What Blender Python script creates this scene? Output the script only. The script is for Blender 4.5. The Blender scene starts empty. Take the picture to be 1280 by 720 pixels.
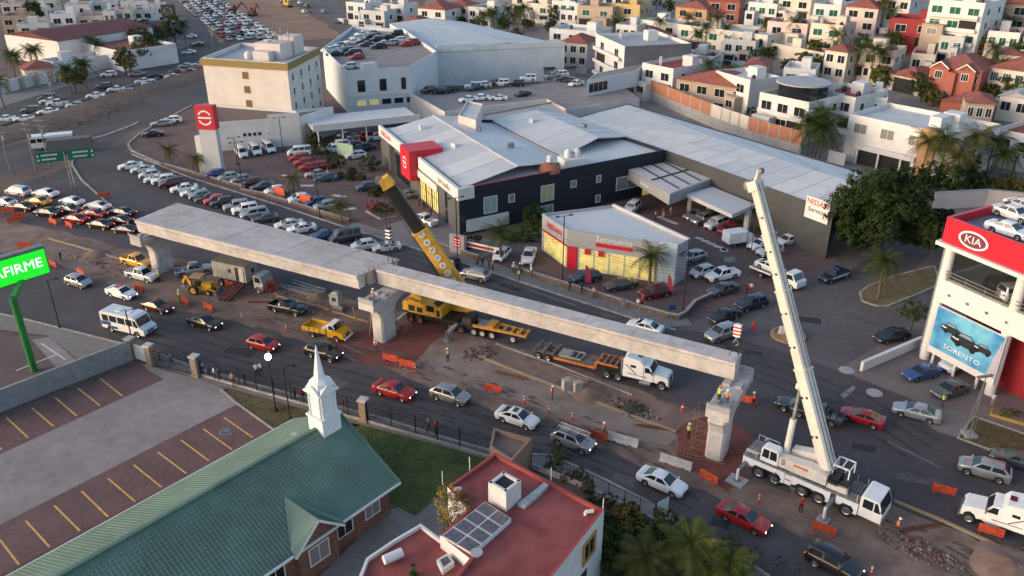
import bpy,bmesh,math,random
from mathutils import Vector,Matrix
RND = random.Random(7)
SC = bpy.context.scene
COL = SC.collection
rad = math.radians
# ---------------------------------------------------------------- camera, sky, sun, exposure
cd = bpy.data.cameras.new('camera'); cam = bpy.data.objects.new('camera',cd); COL.objects.link(cam)
cam.location = (0,0,49); cam.rotation_euler = (rad(90 - 25.8),0,0)
cd.sensor_width = 36; cd.lens = 36 * 1030 / 1280; cd.clip_end = 6000; SC.camera = cam
SUN_AZ,SUN_EL = 198,12          # direction to the sun: world angle from +X, elevation
w = bpy.data.worlds.new('World'); SC.world = w; w.use_nodes = True
nt = w.node_tree; sky = nt.nodes.new('ShaderNodeTexSky'); sky.sky_type = 'NISHITA'; sky.sun_disc = False
sky.sun_elevation = rad(SUN_EL); sky.sun_rotation = rad(90 - SUN_AZ); sky.air_density = 1.0; sky.dust_density = 2.2; sky.ozone_density = 1.3
bg = nt.nodes['Background']; bg.inputs[1].default_value = 0.15; nt.links.new(sky.outputs[0],bg.inputs[0])
sl = bpy.data.lights.new('sun','SUN'); sl.energy = 0.58; sl.angle = rad(34); sl.color = (1,0.72,0.65)
so = bpy.data.objects.new('sun',sl); COL.objects.link(so)
so.rotation_euler = Vector((-math.cos(rad(SUN_AZ)) * math.cos(rad(SUN_EL)),-math.sin(rad(SUN_AZ)) * math.cos(rad(SUN_EL)),-math.sin(rad(SUN_EL)))).to_track_quat('-Z','Y').to_euler()
SC.view_settings.view_transform = 'Standard'; SC.view_settings.look = 'None'; SC.view_settings.exposure = 1.26; SC.view_settings.gamma = 1
SC.view_settings.use_curve_mapping = False
# ---------------------------------------------------------------- materials
MATS = {}
def mat(name,rgb,rough=0.8,metal=0.0,var=0.0,scale=3.0,bump=0.0,rgb2=None,emit=0.0,spec=0.5,coat=0.0,detail=5,wave=None,var2=0,scale2=0.15,objvar=0):
    if name in MATS: return MATS[name]
    m = bpy.data.materials.new(name); m.use_nodes = True; n = m.node_tree; b = n.nodes['Principled BSDF']; L = n.links.new
    b.inputs['Base Color'].default_value = (*rgb,1); b.inputs['Roughness'].default_value = rough; b.inputs['Metallic'].default_value = metal
    b.inputs['Specular IOR Level'].default_value = spec; b.inputs['Coat Weight'].default_value = coat
    if emit: b.inputs['Emission Color'].default_value = (*rgb,1); b.inputs['Emission Strength'].default_value = emit
    if var or bump or rgb2 or wave:
        tc = n.nodes.new('ShaderNodeTexCoord'); geo = n.nodes.new('ShaderNodeNewGeometry')
        nz = n.nodes.new('ShaderNodeTexNoise'); nz.inputs['Scale'].default_value = scale; nz.inputs['Detail'].default_value = detail; nz.inputs['Roughness'].default_value = 0.65
        L(geo.outputs['Position'],nz.inputs['Vector'])
        fac = nz.outputs['Fac']
        if var2:
            n2 = n.nodes.new('ShaderNodeTexNoise'); n2.inputs['Scale'].default_value = scale2; n2.inputs['Detail'].default_value = 6; n2.inputs['Roughness'].default_value = 0.6
            L(geo.outputs['Position'],n2.inputs['Vector'])
            ad = n.nodes.new('ShaderNodeMix'); ad.data_type = 'FLOAT'; ad.inputs[0].default_value = var2
            L(fac,ad.inputs[2]); L(n2.outputs['Fac'],ad.inputs[3]); fac = ad.outputs[0]
        cr = n.nodes.new('ShaderNodeValToRGB')
        c2 = rgb2 or tuple(min(1,c * (1 + var)) for c in rgb); c1 = rgb if rgb2 else tuple(c * (1 - var) for c in rgb)
        cr.color_ramp.elements[0].position = 0.36; cr.color_ramp.elements[1].position = 0.64
        cr.color_ramp.elements[0].color = (*c1,1); cr.color_ramp.elements[1].color = (*c2,1)
        L(fac,cr.inputs[0]); L(cr.outputs[0],b.inputs['Base Color'])
        if bump:
            bp = n.nodes.new('ShaderNodeBump'); bp.inputs['Strength'].default_value = bump; bp.inputs['Distance'].default_value = 0.05
            L(nz.outputs['Fac'],bp.inputs['Height']); L(bp.outputs[0],b.inputs['Normal'])
    if objvar:   # each object its own slight tone
        oi = n.nodes.new('ShaderNodeObjectInfo'); mr = n.nodes.new('ShaderNodeMapRange'); mr.inputs[3].default_value = 1 - objvar; mr.inputs[4].default_value = 1 + objvar * .6; L(oi.outputs['Random'],mr.inputs[0])
        vm = n.nodes.new('ShaderNodeVectorMath'); vm.operation = 'SCALE'; L(mr.outputs[0],vm.inputs['Scale']); src = b.inputs['Base Color']
        if src.is_linked: L(src.links[0].from_socket,vm.inputs[0])
        else: vm.inputs[0].default_value = rgb
        L(vm.outputs[0],src)
    MATS[name] = m; return m
PAINT = dict(white=(.70,.70,.70),pearl=(.62,.60,.58),silver=(.36,.37,.39),grey=(.10,.105,.11),black=(.012,.012,.014),red=(.36,.012,.018),maroon=(.085,.010,.014),
             blue=(.02,.06,.20),navy=(.012,.018,.045),teal=(.02,.07,.10),yellow=(.72,.36,.015),gold=(.22,.18,.11),orange=(.6,.10,.02),green=(.02,.10,.04))
def paint(c):
    k = 'paint_' + c
    if k not in MATS: mat(k,PAINT[c],0.32,0.55 if c in ('silver','grey','gold') else 0.0,var=0.12,scale=1.5,coat=0.5,objvar=.22)
    return MATS[k]
GLASS = mat('dark_glass',(.016,.02,.024),0.07,spec=0.6)
RUBBER = mat('rubber',(.014,.014,.014),0.85,var=.3,scale=8)
RIM = mat('alloy_rim',(.33,.33,.34),0.35,0.8)
TRIM = mat('black_trim',(.02,.02,.02),0.6)
LAMP_OFF = mat('lamp_clear',(.6,.6,.58),0.15)
LAMP_ON = mat('headlamp_lit',(1,.93,.78),0.3,emit=2.0)
TAIL_OFF = mat('lamp_red',(.25,.01,.01),0.2)
TAIL_ON = mat('brakelamp_lit',(1,.06,.03),0.3,emit=2.6)
CONC = mat('concrete_pale',(.47,.43,.41),0.85,objvar=.06,var=.26,scale=1.1,bump=.15,var2=.5,scale2=.25)
CONC2 = mat('concrete_grey',(.33,.32,.31),0.9,var=.22,scale=1.4,bump=.2,var2=.5,scale2=.3)
STEEL = mat('steel_grey',(.25,.25,.26),0.5,0.6,var=.2,scale=2)
BLACKM = mat('black_metal',(.015,.015,.016),0.5,var=.3,scale=3)
WHITEM = mat('white_paint',(.72,.72,.71),0.5,var=.06,scale=1.2)
ORANGE = mat('barrier_orange',(.52,.065,.025),0.65,var=.3,scale=3,objvar=.3)
# ---------------------------------------------------------------- mesh builder and objects
ORG = {}
class MB:
    def __init__(s): s.v = []; s.f = []; s.m = []
    def face(s,pts,m=0):
        i = len(s.v); s.v += [tuple(p) for p in pts]; s.f.append(tuple(range(i,i + len(pts)))); s.m.append(m); return s
    def box(s,cx,cy,z0,lx,ly,h,a=0.0,m=0,taper=1.0):
        c,n = math.cos(a),math.sin(a); i = len(s.v)
        for z,k in ((z0,1.0),(z0 + h,taper)):
            for dx,dy in ((-1,-1),(1,-1),(1,1),(-1,1)):
                x,y = dx * lx / 2 * k,dy * ly / 2 * k; s.v.append((cx + x * c - y * n,cy + x * n + y * c,z))
        for q in ((0,3,2,1),(4,5,6,7),(0,1,5,4),(1,2,6,5),(2,3,7,6),(3,0,4,7)): s.f.append(tuple(i + k for k in q)); s.m.append(m)
        return s
    def prism(s,poly,z0,z1,m=0,mt=None,bottom=True):
        if sum(poly[k - 1][0] * poly[k][1] - poly[k][0] * poly[k - 1][1] for k in range(len(poly))) < 0: poly = poly[::-1]
        n = len(poly); i = len(s.v)
        z1s = z1 if isinstance(z1,(list,tuple)) else [z1] * n
        s.v += [(p[0],p[1],z0) for p in poly] + [(p[0],p[1],z1s[k]) for k,p in enumerate(poly)]
        for k in range(n): s.f.append((i + k,i + (k + 1) % n,i + n + (k + 1) % n,i + n + k)); s.m.append(m)
        s.f.append(tuple(i + n + k for k in range(n))); s.m.append(m if mt is None else mt)
        if bottom: s.f.append(tuple(i + k for k in reversed(range(n)))); s.m.append(m)
        return s
    def tube(s,p,q,r,r2=None,n=8,m=0):
        p = Vector(p); q = Vector(q); d = (q - p).normalized(); r2 = r if r2 is None else r2
        a = d.orthogonal().normalized(); b = d.cross(a); i = len(s.v)
        for c,rr in ((p,r),(q,r2)):
            for k in range(n):
                t = 2 * math.pi * k / n; s.v.append(tuple(c + (a * math.cos(t) + b * math.sin(t)) * rr))
        for k in range(n): s.f.append((i + k,i + (k + 1) % n,i + n + (k + 1) % n,i + n + k)); s.m.append(m)
        s.f.append(tuple(i + k for k in reversed(range(n)))); s.m.append(m); s.f.append(tuple(i + n + k for k in range(n))); s.m.append(m)
        return s
    def beam(s,p,q,w,h,m=0,w2=None,h2=None,up=(0,0,1)):
        p = Vector(p); q = Vector(q); d = (q - p).normalized(); sd = d.cross(Vector(up))
        if sd.length < 1e-4: sd = d.orthogonal()
        sd.normalize(); u = sd.cross(d); i = len(s.v); w2 = w if w2 is None else w2; h2 = h if h2 is None else h2
        for c,ww,hh in ((p,w,h),(q,w2,h2)):
            for a,b in ((-1,-1),(1,-1),(1,1),(-1,1)): s.v.append(tuple(c + sd * (a * ww / 2) + u * (b * hh / 2)))
        for f in ((0,3,2,1),(4,5,6,7),(0,1,5,4),(1,2,6,5),(2,3,7,6),(3,0,4,7)): s.f.append(tuple(i + k for k in f)); s.m.append(m)
        return s
    def lathe(s,c,prof,n=12,m=0):
        i = len(s.v)
        for r,z in prof:
            for k in range(n): t = 2 * math.pi * k / n; s.v.append((c[0] + r * math.cos(t),c[1] + r * math.sin(t),c[2] + z))
        for j in range(len(prof) - 1):
            for k in range(n): s.f.append((i + j * n + k,i + j * n + (k + 1) % n,i + (j + 1) * n + (k + 1) % n,i + (j + 1) * n + k)); s.m.append(m)
        s.f.append(tuple(i + (len(prof) - 1) * n + k for k in range(n))); s.m.append(m)
        return s
    def mesh(s,name,mats,off=(0,0,0),smooth=None):
        me = bpy.data.meshes.new(name); me.from_pydata([(x - off[0],y - off[1],z - off[2]) for x,y,z in s.v],[],s.f)
        mats = mats if isinstance(mats,(list,tuple)) else [mats]
        for q in mats: me.materials.append(q)
        if len(mats) > 1: me.polygons.foreach_set('material_index',[min(x,len(mats) - 1) for x in s.m])
        if smooth is not None:
            bm = bmesh.new(); bm.from_mesh(me); bmesh.ops.remove_doubles(bm,verts=bm.verts,dist=1e-4); bmesh.ops.recalc_face_normals(bm,faces=bm.faces); bm.to_mesh(me); bm.free()
            me.polygons.foreach_set('use_smooth',[True] * len(me.polygons)); me.set_sharp_from_angle(angle=rad(smooth))
        me.update(); return me
    def build(s,name,mats,parent=None,smooth=None,local=False):
        off = (0,0,0) if (parent is None or local) else ORG.get(parent.name,(0,0,0))
        return link(name,s.mesh(name,mats,off,smooth),parent)
def link(name,me,parent=None,loc=None,rz=0):
    o = bpy.data.objects.new(name,me); COL.objects.link(o)
    if parent: o.parent = parent; ORG[o.name] = ORG.get(parent.name,(0,0,0))
    if loc: o.location = loc
    if rz: o.rotation_euler = (0,0,rz)
    return o
def tag(o,label=None,cat=None,group=None,kind=None):
    if label: o['label'] = label
    if cat: o['category'] = cat
    if group: o['group'] = group
    if kind: o['kind'] = kind
    return o
def thing(name,label,cat,loc=(0,0,0),rz=0.0,group=None):
    o = bpy.data.objects.new(name,None); COL.objects.link(o); o.location = loc; o.rotation_euler = (0,0,rz); o.empty_display_size = .3
    ORG[o.name] = tuple(loc); return tag(o,label,cat,group)
def struct(name,mb,m,parent=None,**k):
    o = mb.build(name,m,parent,**k)
    if parent is None: o['kind'] = 'structure'
    return o
def flat(name,poly,z,m,parent=None):
    mb = MB()
    if sum(poly[k - 1][0] * poly[k][1] - poly[k][0] * poly[k - 1][1] for k in range(len(poly))) < 0: poly = poly[::-1]
    mb.face([(x,y,z) for x,y in poly]); return struct(name,mb,m,parent)
def line_poly(pts,w,side=0):
    """a strip of width w along a polyline; side 0 centred, 1 to its left, -1 to its right"""
    l = []; r = []
    for k,p in enumerate(pts):
        a = Vector(pts[max(0,k - 1)]); b = Vector(pts[min(len(pts) - 1,k + 1)]); d = (b - a).normalized(); nn = Vector((-d.y,d.x))
        lo,hi = (-w / 2,w / 2) if side == 0 else ((0,w) if side > 0 else (-w,0))
        l.append(tuple(Vector(p) + nn * hi)); r.append(tuple(Vector(p) + nn * lo))
    return l + r[::-1]
def kerb(name,pts,z0,h,w,m,side=0,parent=None):
    mb = MB(); l = line_poly(pts,w,side); n = len(pts)
    for k in range(n - 1): mb.prism([l[k],l[k + 1],l[2 * n - 2 - k],l[2 * n - 1 - k]],z0,z0 + h)
    return mb.build(name,m,parent)
def text_obj(name,s,size,m,parent,loc,rot,ext=.03,align='CENTER',sx=1.0):
    cu = bpy.data.curves.new(name,'FONT'); cu.body = s; cu.size = size; cu.extrude = ext; cu.align_x = align; cu.align_y = 'CENTER'; cu.resolution_u = 2
    t = bpy.data.objects.new('tmp',cu); COL.objects.link(t); dg = bpy.context.evaluated_depsgraph_get()
    me = bpy.data.meshes.new_from_object(t.evaluated_get(dg)); bpy.data.objects.remove(t); bpy.data.curves.remove(cu)
    me.name = name; me.materials.clear(); me.materials.append(m)
    o = link(name,me,parent); off = ORG.get(parent.name,(0,0,0)) if parent else (0,0,0)
    o.location = Vector(loc) - Vector(off); o.rotation_euler = rot; o.scale = (sx,1,1); return o
def wall_rot(p0,p1):
    """rotation that stands text upright on a wall running p0 -> p1, readable from the wall's right-hand side"""
    return (rad(90),0,math.atan2(p1[1] - p0[1],p1[0] - p0[0]))
def terrain(x,y):
    s = 0.87 * (x - 33) + 0.5 * (y - 212) - 8
    return 0.0 if s <= 0 else min(26.0,0.155 * s * s / (s + 14))
def lerp(a,b,t): return tuple(a[k] + (b[k] - a[k]) * t for k in range(len(a)))

# ================================================================ SETTING: ground, roads, pavements, lots
M_DIRT = mat('bare_earth',(.075,.050,.040),0.95,scale=.9,rgb2=(.165,.118,.095),bump=.5,detail=9,var2=.55,scale2=.09)
M_DIRT2 = mat('construction_earth',(.105,.064,.049),0.95,scale=.55,rgb2=(.265,.182,.142),bump=.5,detail=9,var2=.5,scale2=.16)
M_ASPH = mat('asphalt',(.049,.040,.041),0.85,scale=1.3,rgb2=(.090,.076,.077),bump=.12,detail=8,var2=.6,scale2=.12)
M_ASPH2 = mat('asphalt_worn',(.084,.069,.069),0.88,scale=.9,rgb2=(.142,.121,.119),bump=.12,detail=8,var2=.6,scale2=.1)
M_PAVER = mat('paver_red_brown',(.100,.060,.057),0.9,scale=1.2,rgb2=(.150,.098,.092),bump=.2,detail=8,var2=.6,scale2=.15)
M_PAVER2 = mat('church_paver',(.098,.052,.050),0.9,scale=2.2,rgb2=(.18,.098,.09),bump=.2,detail=9,var2=.5,scale2=.3)
M_SLAB = mat('lane_concrete',(.21,.172,.16),0.9,scale=.8,rgb2=(.30,.255,.24),bump=.15,detail=9,var2=.6,scale2=.2)
M_WALK = mat('pavement_concrete',(.155,.135,.128),0.9,scale=1.1,rgb2=(.23,.205,.19),bump=.15,detail=8,var2=.4,scale2=.3)
M_KERB = mat('kerb_concrete',(.30,.27,.24),0.9,var=.25,scale=.7)
M_KERBY = mat('kerb_yellow_worn',(.34,.20,.06),0.85,scale=.9,rgb2=(.28,.24,.20),detail=6)
M_GRASS = mat('lawn_green',(.040,.070,.014),0.95,scale=.7,rgb2=(.13,.135,.036),bump=.6,detail=9,var2=.5,scale2=.2)
M_GRASSD = mat('lawn_dry',(.085,.066,.030),0.95,scale=.7,rgb2=(.20,.145,.065),bump=.6,detail=9,var2=.5,scale2=.2)
M_RED = mat('red_gravel',(.14,.030,.022),0.95,scale=1.4,rgb2=(.19,.070,.054),bump=.6,detail=9,var2=.4,scale2=.4)
M_YEL = mat('line_yellow',(.62,.34,.10),0.8,var=.2,scale=2)
M_LINEW = mat('line_white_worn',(.30,.28,.27),0.8,scale=1.6,rgb2=(.15,.14,.14))
M_LINEB = mat('line_white',(.52,.50,.49),0.8,var=.2,scale=2)

def grid_axis(lo,hi,step,far):
    a = []; x = lo
    while x <= hi: a.append(x); x += step
    return [-far,-far / 3] + a + [far / 3,far] if far > abs(hi) else a
gx = grid_axis(-320,420,8,3000); gy = [-900,-200] + [-40 + 8 * k for k in range(76)] + [900,3000]
mb = MB(); mb.v = [(x,y,terrain(x,y) - 0.012) for y in gy for x in gx]
nx = len(gx)
mb.f = [(j * nx + i,j * nx + i + 1,(j + 1) * nx + i + 1,(j + 1) * nx + i) for j in range(len(gy) - 1) for i in range(nx - 1)]; mb.m = [0] * len(mb.f)
struct('ground',mb,M_DIRT,smooth=180)

def on_hill(x,y): return 0.87 * (x - 33) + 0.5 * (y - 212) > -16
mb = MB(); hx = [-40 + 6 * k for k in range(60)]; hy = [100 + 6 * k for k in range(80)]; idx = {}
for j in range(len(hy) - 1):
    for i in range(len(hx) - 1):
        cs_ = [(hx[i],hy[j]),(hx[i + 1],hy[j]),(hx[i + 1],hy[j + 1]),(hx[i],hy[j + 1])]
        if all(on_hill(*c) for c in cs_): mb.face([(x,y,terrain(x,y) + .03) for x,y in cs_])
struct('hillside',mb,mat('hillside_paving',(.13,.115,.105),.92,scale=.35,rgb2=(.27,.24,.22),detail=8,bump=.2,var2=.5,scale2=.07),smooth=180)
ROAD_NEAR = [(-73.56,96.53),(-61.83,92.28),(-47.6,86.34),(-42.38,84.05),(-35.38,80.1),(-27.13,76.43),(-20.38,73.46),(-13.16,70.38),(-6.34,66.96),(-1.55,64.77),(3.84,64.27),(8.83,60.46),(14.51,55.34),(18.32,51.16),(21.7,47.24)]
ROAD_FAR = [(56.05,60.69),(48.65,63.28),(46.52,65.02),(44.1,67.22),(43.82,72.71),(36.68,79.93),(32.02,84.05),(25.94,88.31),(20.29,89.54),(16.19,92.06),(6.45,99.38),(-4.6,107.97),(-14.58,115.32),(-26.12,123.54),(-43.49,136.82),(-60.49,149.31),(-79.18,165.04),(-85.06,170.94)]
flat('main_road',ROAD_NEAR + [(31.62,47.24),(47.11,47.24)] + ROAD_FAR + [(-86.5,157.88),(-95.26,132.0)],0.004,M_ASPH)
flat('junction_road',[(-80.83,165.04),(-85.6,172.16),(-86.25,178.52),(-84.48,191.08),(-81.07,203.62),(-78.55,214.03),(-86.47,238.01),(-94.86,212.23),(-101.62,183.92),(-111.1,157.88),(-102.99,144.63),(-92.05,157.88),(-90.84,167.35),(-87.71,168.53),(-89.32,162.78),(-87.04,157.36),(-80.68,147.88),(-71.55,136.82),(-61.56,124.59),(-46.27,132.0)],0.008,M_ASPH)
flat('avenue_road',[(-120.59,173.4),(-116.92,185.31),(-111.36,212.23),(-103.49,233.69),(-93.55,259.43),(-92.56,287.76),(-113.09,318.57),(-112.26,297.39),(-115.57,270.12),(-121.75,239.12),(-128.1,205.29),(-132.32,192.57)],0.004,M_ASPH)
flat('avenue_road_far',[(-110.54,290.9),(-110.65,311.21),(-130.28,358.49),(-156.89,411.97),(-183.69,470.78),(-188.01,470.78),(-144.06,370.59),(-124.8,326.27)],0.008,M_ASPH2)
flat('jam_road',[(-92.62,297.39),(-87.91,300.74),(-97.27,326.27),(-123.91,375.65),(-151.36,434.4),(-166.4,470.78),(-178.07,470.78),(-154.93,415.04),(-125.5,356.16),(-104.71,318.57)],0.004,M_ASPH2)
flat('uptown_road',[(-57.92,307.65),(-49.76,311.21),(-75.23,386.16),(-98.55,470.78),(-129.66,470.78),(-103.54,415.04),(-83.77,375.65),(-71.3,347.11)],0.004,M_ASPH2)
def bank(lo,hi,h,m):
    mb = MB(); n = len(lo)
    for k in range(n - 1):
        a,b,c,d = lo[k],lo[k + 1],hi[k + 1],hi[k]; m1,m2 = lerp(a,d,.7),lerp(b,c,.7)
        mb.face([(*a,-.05),(*b,-.05),(*m2,h),(*m1,h)]); mb.face([(*m1,h),(*m2,h),(*c,.01),(*d,.01)])
    return struct('earth_bank',mb,m,smooth=180)
bank([(-111.1,157.88),(-108.2,169.73),(-102.3,185.31),(-98.81,197.96),(-95.22,213.13),(-90.74,226.45),(-86.83,239.12)],[(-119.83,172.16),(-116.14,183.92),(-111.27,203.62),(-108.04,218.66),(-102.64,231.58),(-97.39,244.78),(-92.7,256.88)],1.3,mat('bank_earth',(.060,.042,.034),.95,scale=.5,rgb2=(.135,.095,.076),bump=.6,detail=9,var2=.4,scale2=.12))
# side street between the two dealerships
flat('side_street',[(20.29,89.54),(25.94,88.31),(32.02,84.05),(36.68,79.93),(49.75,87.91),(57.06,101.36),(65.87,118.49),(74.85,132.0),(58.41,118.49),(49.7,111.69),(39.99,103.4),(32.02,98.42),(25.68,93.81)],0.008,M_ASPH2)
flat('dark_street',[(47.83,106.59),(54.21,103.4),(59.32,109.38),(70.14,123.54),(81.65,132.0),(81.51,138.49),(59.65,118.49)],0.012,M_ASPH)
# dealership lot of red-brown pavers
LOT = [(20.33,89.74),(16.22,92.28),(6.47,99.63),(-4.61,108.25),(-14.61,115.63),(-26.19,123.89),(-43.61,137.24),(-60.65,149.79),(-79.33,166.19),(-82.51,170.94),(-83.62,179.84),(-82.14,194.84),(-77.95,212.23),(-79.11,219.61),(-46.42,217.72),(-27.45,238.01),(32.5,208.71),(50.96,118.49),(47.11,109.38),(39.99,103.4),(32.02,98.42),(25.68,93.81)]
flat('dealer_lot',LOT,0.006,M_PAVER)
# pavement and low wall along the dealership
KN = [(20.25,89.33),(16.16,91.85),(6.44,99.14),(-4.59,107.69),(-14.55,115.01),(-26.06,123.19),(-43.38,136.41),(-60.32,148.83),(-78.12,164.47)]
kerb('dealer_kerb',KN,0,.14,.3,M_KERB)['kind'] = 'structure'
o = flat('dealer_pavement',line_poly([(22.38,91.63),(19.58,91.21),(16.4,93.59),(6.53,100.86),(-4.66,109.66),(-14.75,116.89),(-26.37,124.94)],2.4),0.05,M_WALK)
WALLN = [(26.68,98.42),(23.87,96.07),(22.02,92.93),(21.04,92.06),(19.8,92.49),(16.56,94.7),(6.6,102.12),(0.0,107.14)]
M_LOWW = mat('low_wall_stone',(.13,.095,.08),.9,var=.3,scale=1.2,bump=.3)
def low_wall(pts,h,label):
    t = thing('low_wall',label,'wall',(*pts[0],0)); kerb('wall_body',pts,0,h,.3,M_LOWW,0,t); kerb('coping',pts,h,.07,.44,M_KERB,0,t); return t
low_wall(WALLN,.75,'low stone retaining wall with pale coping round the used car showroom forecourt')
low_wall([(-4.94,110.82),(-7.78,113.18),(-11.59,115.94)],.7,'short low stone wall in front of the crane boom and dark showroom')
low_wall([(-26.56,126.02),(-32.26,130.08),(-44.06,138.92),(-48.68,141.07)],.6,'low stone retaining wall below the forecourt with orange bannered cars')
low_wall([(-48.61,142.83),(-55.33,147.41),(-62.13,152.24),(-68.64,156.83)],.5,'low stone wall beside the row of cars backed to the kerb')
kerb('corner_kerb',[(-69.15,157.36),(-73.72,161.67),(-79.49,167.35),(-82.17,172.16),(-83.0,180.51),(-82.23,192.57),(-80.65,206.99)],0,.18,.5,M_KERB)['kind'] = 'structure'
kerb('island_kerb',[(-89.32,162.78),(-87.04,157.36),(-80.68,147.88),(-71.55,136.82),(-63.11,126.74)],0,.15,.35,M_KERB)['kind'] = 'structure'
kerb('avenue_kerb',[(-93.89,173.4),(-90.14,178.52),(-87.66,187.43),(-87.37,190.34)],0,.15,.7,M_KERB)['kind'] = 'structure'
kerb('avenue_kerb',[(-119.98,181.18),(-113.99,201.16),(-106.71,225.45),(-94.4,262.03)],0,.5,.4,M_KERB)['kind'] = 'structure'
kerb('near_kerb',ROAD_NEAR,0,.13,.28,M_KERB)['kind'] = 'structure'
# pavement in front of the church and bank
flat('church_pavement',[(-73.42,96.3),(-61.72,92.06),(-47.52,86.14),(-42.31,83.87),(-35.32,79.93),(-27.08,76.27),(-20.35,73.31),(-13.14,70.24),(-6.33,66.82),(-1.54,64.64),(3.84,64.14),(8.81,60.35),(14.49,55.24),(18.3,51.07),(21.67,47.15),(17.96,47.15),(16.97,49.57),(13.47,54.15),(5.9,60.69),(1.51,62.8),(-1.52,63.28),(-6.24,65.53),(-14.58,68.98),(-23.17,72.71),(-34.4,77.73),(-41.31,81.33),(-44.12,82.58),(-49.11,81.33),(-56.58,87.91),(-70.17,91.0)],0.06,M_WALK)
# median: construction strip
import itertools
def rough_edge(pts,amp,step=1.6,seed=1):
    r = random.Random(seed); out = []
    for k in range(len(pts)):
        a,b = pts[k],pts[(k + 1) % len(pts)]; d = math.dist(a,b); n = max(1,int(d / step))
        for j in range(n): t = j / n; out.append((a[0] + (b[0] - a[0]) * t + r.uniform(-amp,amp),a[1] + (b[1] - a[1]) * t + r.uniform(-amp,amp)))
    return out
MED = [(-85.05,115.32),(-68.63,111.69),(-59.73,105.25),(-44.75,95.38),(-30.79,89.95),(-22.76,84.8),(-15.53,80.8),(-6.9,75.0),(0.0,70.95),(4.09,69.81),(9.33,65.27),(15.45,60.46),(18.62,58.25),(24.31,53.57),(27.48,51.16),(29.76,47.24),(47.11,47.24),(41.62,49.57),(39.4,52.07),(33.66,57.39),(31.48,56.35),(24.26,63.04),(22.61,65.53),(19.85,70.95),(14.69,75.16),(7.26,80.1),(1.88,84.05),(-3.9,87.91),(-8.09,92.06),(-23.48,98.42),(-38.72,106.59),(-59.8,115.94),(-74.64,123.54),(-95.26,132.0)]
flat('median_earth',rough_edge(MED,.45),0.012,M_DIRT2)
def streaks(name,pts,n,m,seed,ln,wd,z):
    r = random.Random(seed); mb = MB()
    for i_ in range(n):
        z += .00006; k = r.randrange(len(pts) - 1); f = r.random(); c = Vector(lerp(pts[k],pts[k + 1],f)); d = (Vector(pts[k + 1]) - Vector(pts[k])).normalized(); nn = Vector((-d.y,d.x)); c += nn * r.uniform(-wd,wd); l_ = r.uniform(.3,1) * ln; w_ = r.uniform(.08,.3)
        mb.face([(*(c - d * l_ / 2 - nn * w_ * .3),z),(*(c + d * l_ * .1 - nn * w_),z),(*(c + d * l_ / 2),z),(*(c - d * l_ * .1 + nn * w_),z)])
    return tag(mb.build(name,m),name.replace('_',' ') + ' streaked along the ground','stain',kind='stuff')
streaks('damp_soil_patches',[(-30.81,93.81),(-19.17,85.95),(-7.16,78.73),(4.93,70.24),(14.4,63.04)],130,mat('damp_soil',(.095,.07,.058),.95,var=.3,scale=2),2,2.6,2.2,.021)
streaks('wheel_rut_soil',[(30.89,54.84),(35.5,51.52),(37.65,49.31)],60,mat('damp_soil',(0,0,0)),3,2.2,2.0,.0205)
streaks('pale_dust_patches',[(-70.47,115.32),(-52.97,105.25),(-31.66,93.15),(-16.95,84.05)],110,mat('pale_dust',(.175,.138,.12),.95,var=.25,scale=2),4,3.0,2.4,.030)
streaks('road_patch_marks',[(-39.64,86.92),(-21.49,78.73),(-6.62,70.95),(4.68,65.53),(15.69,57.93)],60,mat('patched_asphalt',(.034,.029,.030),.8,var=.3,scale=3),5,2.4,2.6,.016)
streaks('road_dust_marks',[(0.0,102.63),(12.32,93.81),(22.6,84.05),(31.71,77.08),(40.94,68.16)],90,mat('road_dust',(.085,.074,.07),.9,var=.3,scale=2),6,3.2,3.0,.022)
flat('median_concrete',rough_edge([(-9.86,80.8),(-7.59,84.8),(-1.85,81.86),(5.23,76.11),(13.24,70.95),(16.74,67.49),(14.9,66.04),(11.11,67.09),(4.96,70.95),(0.0,73.92),(-5.27,76.75)],.3,seed=3),0.016,mat('old_screed',(.165,.120,.098),.92,scale=.8,rgb2=(.27,.21,.18),bump=.3,detail=9,var2=.5,scale2=.3))
flat('red_gravel_patch',rough_edge([(-21.75,86.92),(-18.7,88.92),(-14.03,91.0),(-9.65,92.49),(-7.95,89.95),(-10.36,84.05),(-12.7,80.1),(-15.6,81.33),(-19.57,82.94)],.5,seed=4),0.02,M_RED)
flat('red_gravel_patch',rough_edge([(17.76,69.53),(19.79,70.66),(23.45,68.84),(23.78,65.53),(21.98,63.04),(21.76,60.69),(19.96,59.34),(17.8,61.15),(15.81,62.44),(15.49,64.89)],.5,seed=5),0.02,M_RED)
kerb('median_kerb',[(-31.61,98.9),(-25.03,95.61),(-20.35,92.71),(-18.11,91.42)],0,.18,.3,M_KERBY)['kind'] = 'structure'
kerb('median_kerb',[(-5.18,84.05),(0.0,80.1),(4.4,76.91),(8.92,73.46),(13.16,70.38),(16.46,68.16)],0,.14,.35,M_KERBY)['kind'] = 'structure'
kerb('median_kerb',[(34.01,57.71),(36.7,55.54),(39.59,52.81),(41.92,50.09)],0,.16,.32,M_KERBY)['kind'] = 'structure'
kerb('median_kerb',[(-72.41,119.15),(-64.11,114.7),(-57.73,111.11)],0,.16,.35,M_KERBY)['kind'] = 'structure'
kerb('median_kerb',[(-1.92,85.95),(5.48,80.8),(12.92,74.84)],0,.1,.25,M_KERB)['kind'] = 'structure'
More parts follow.
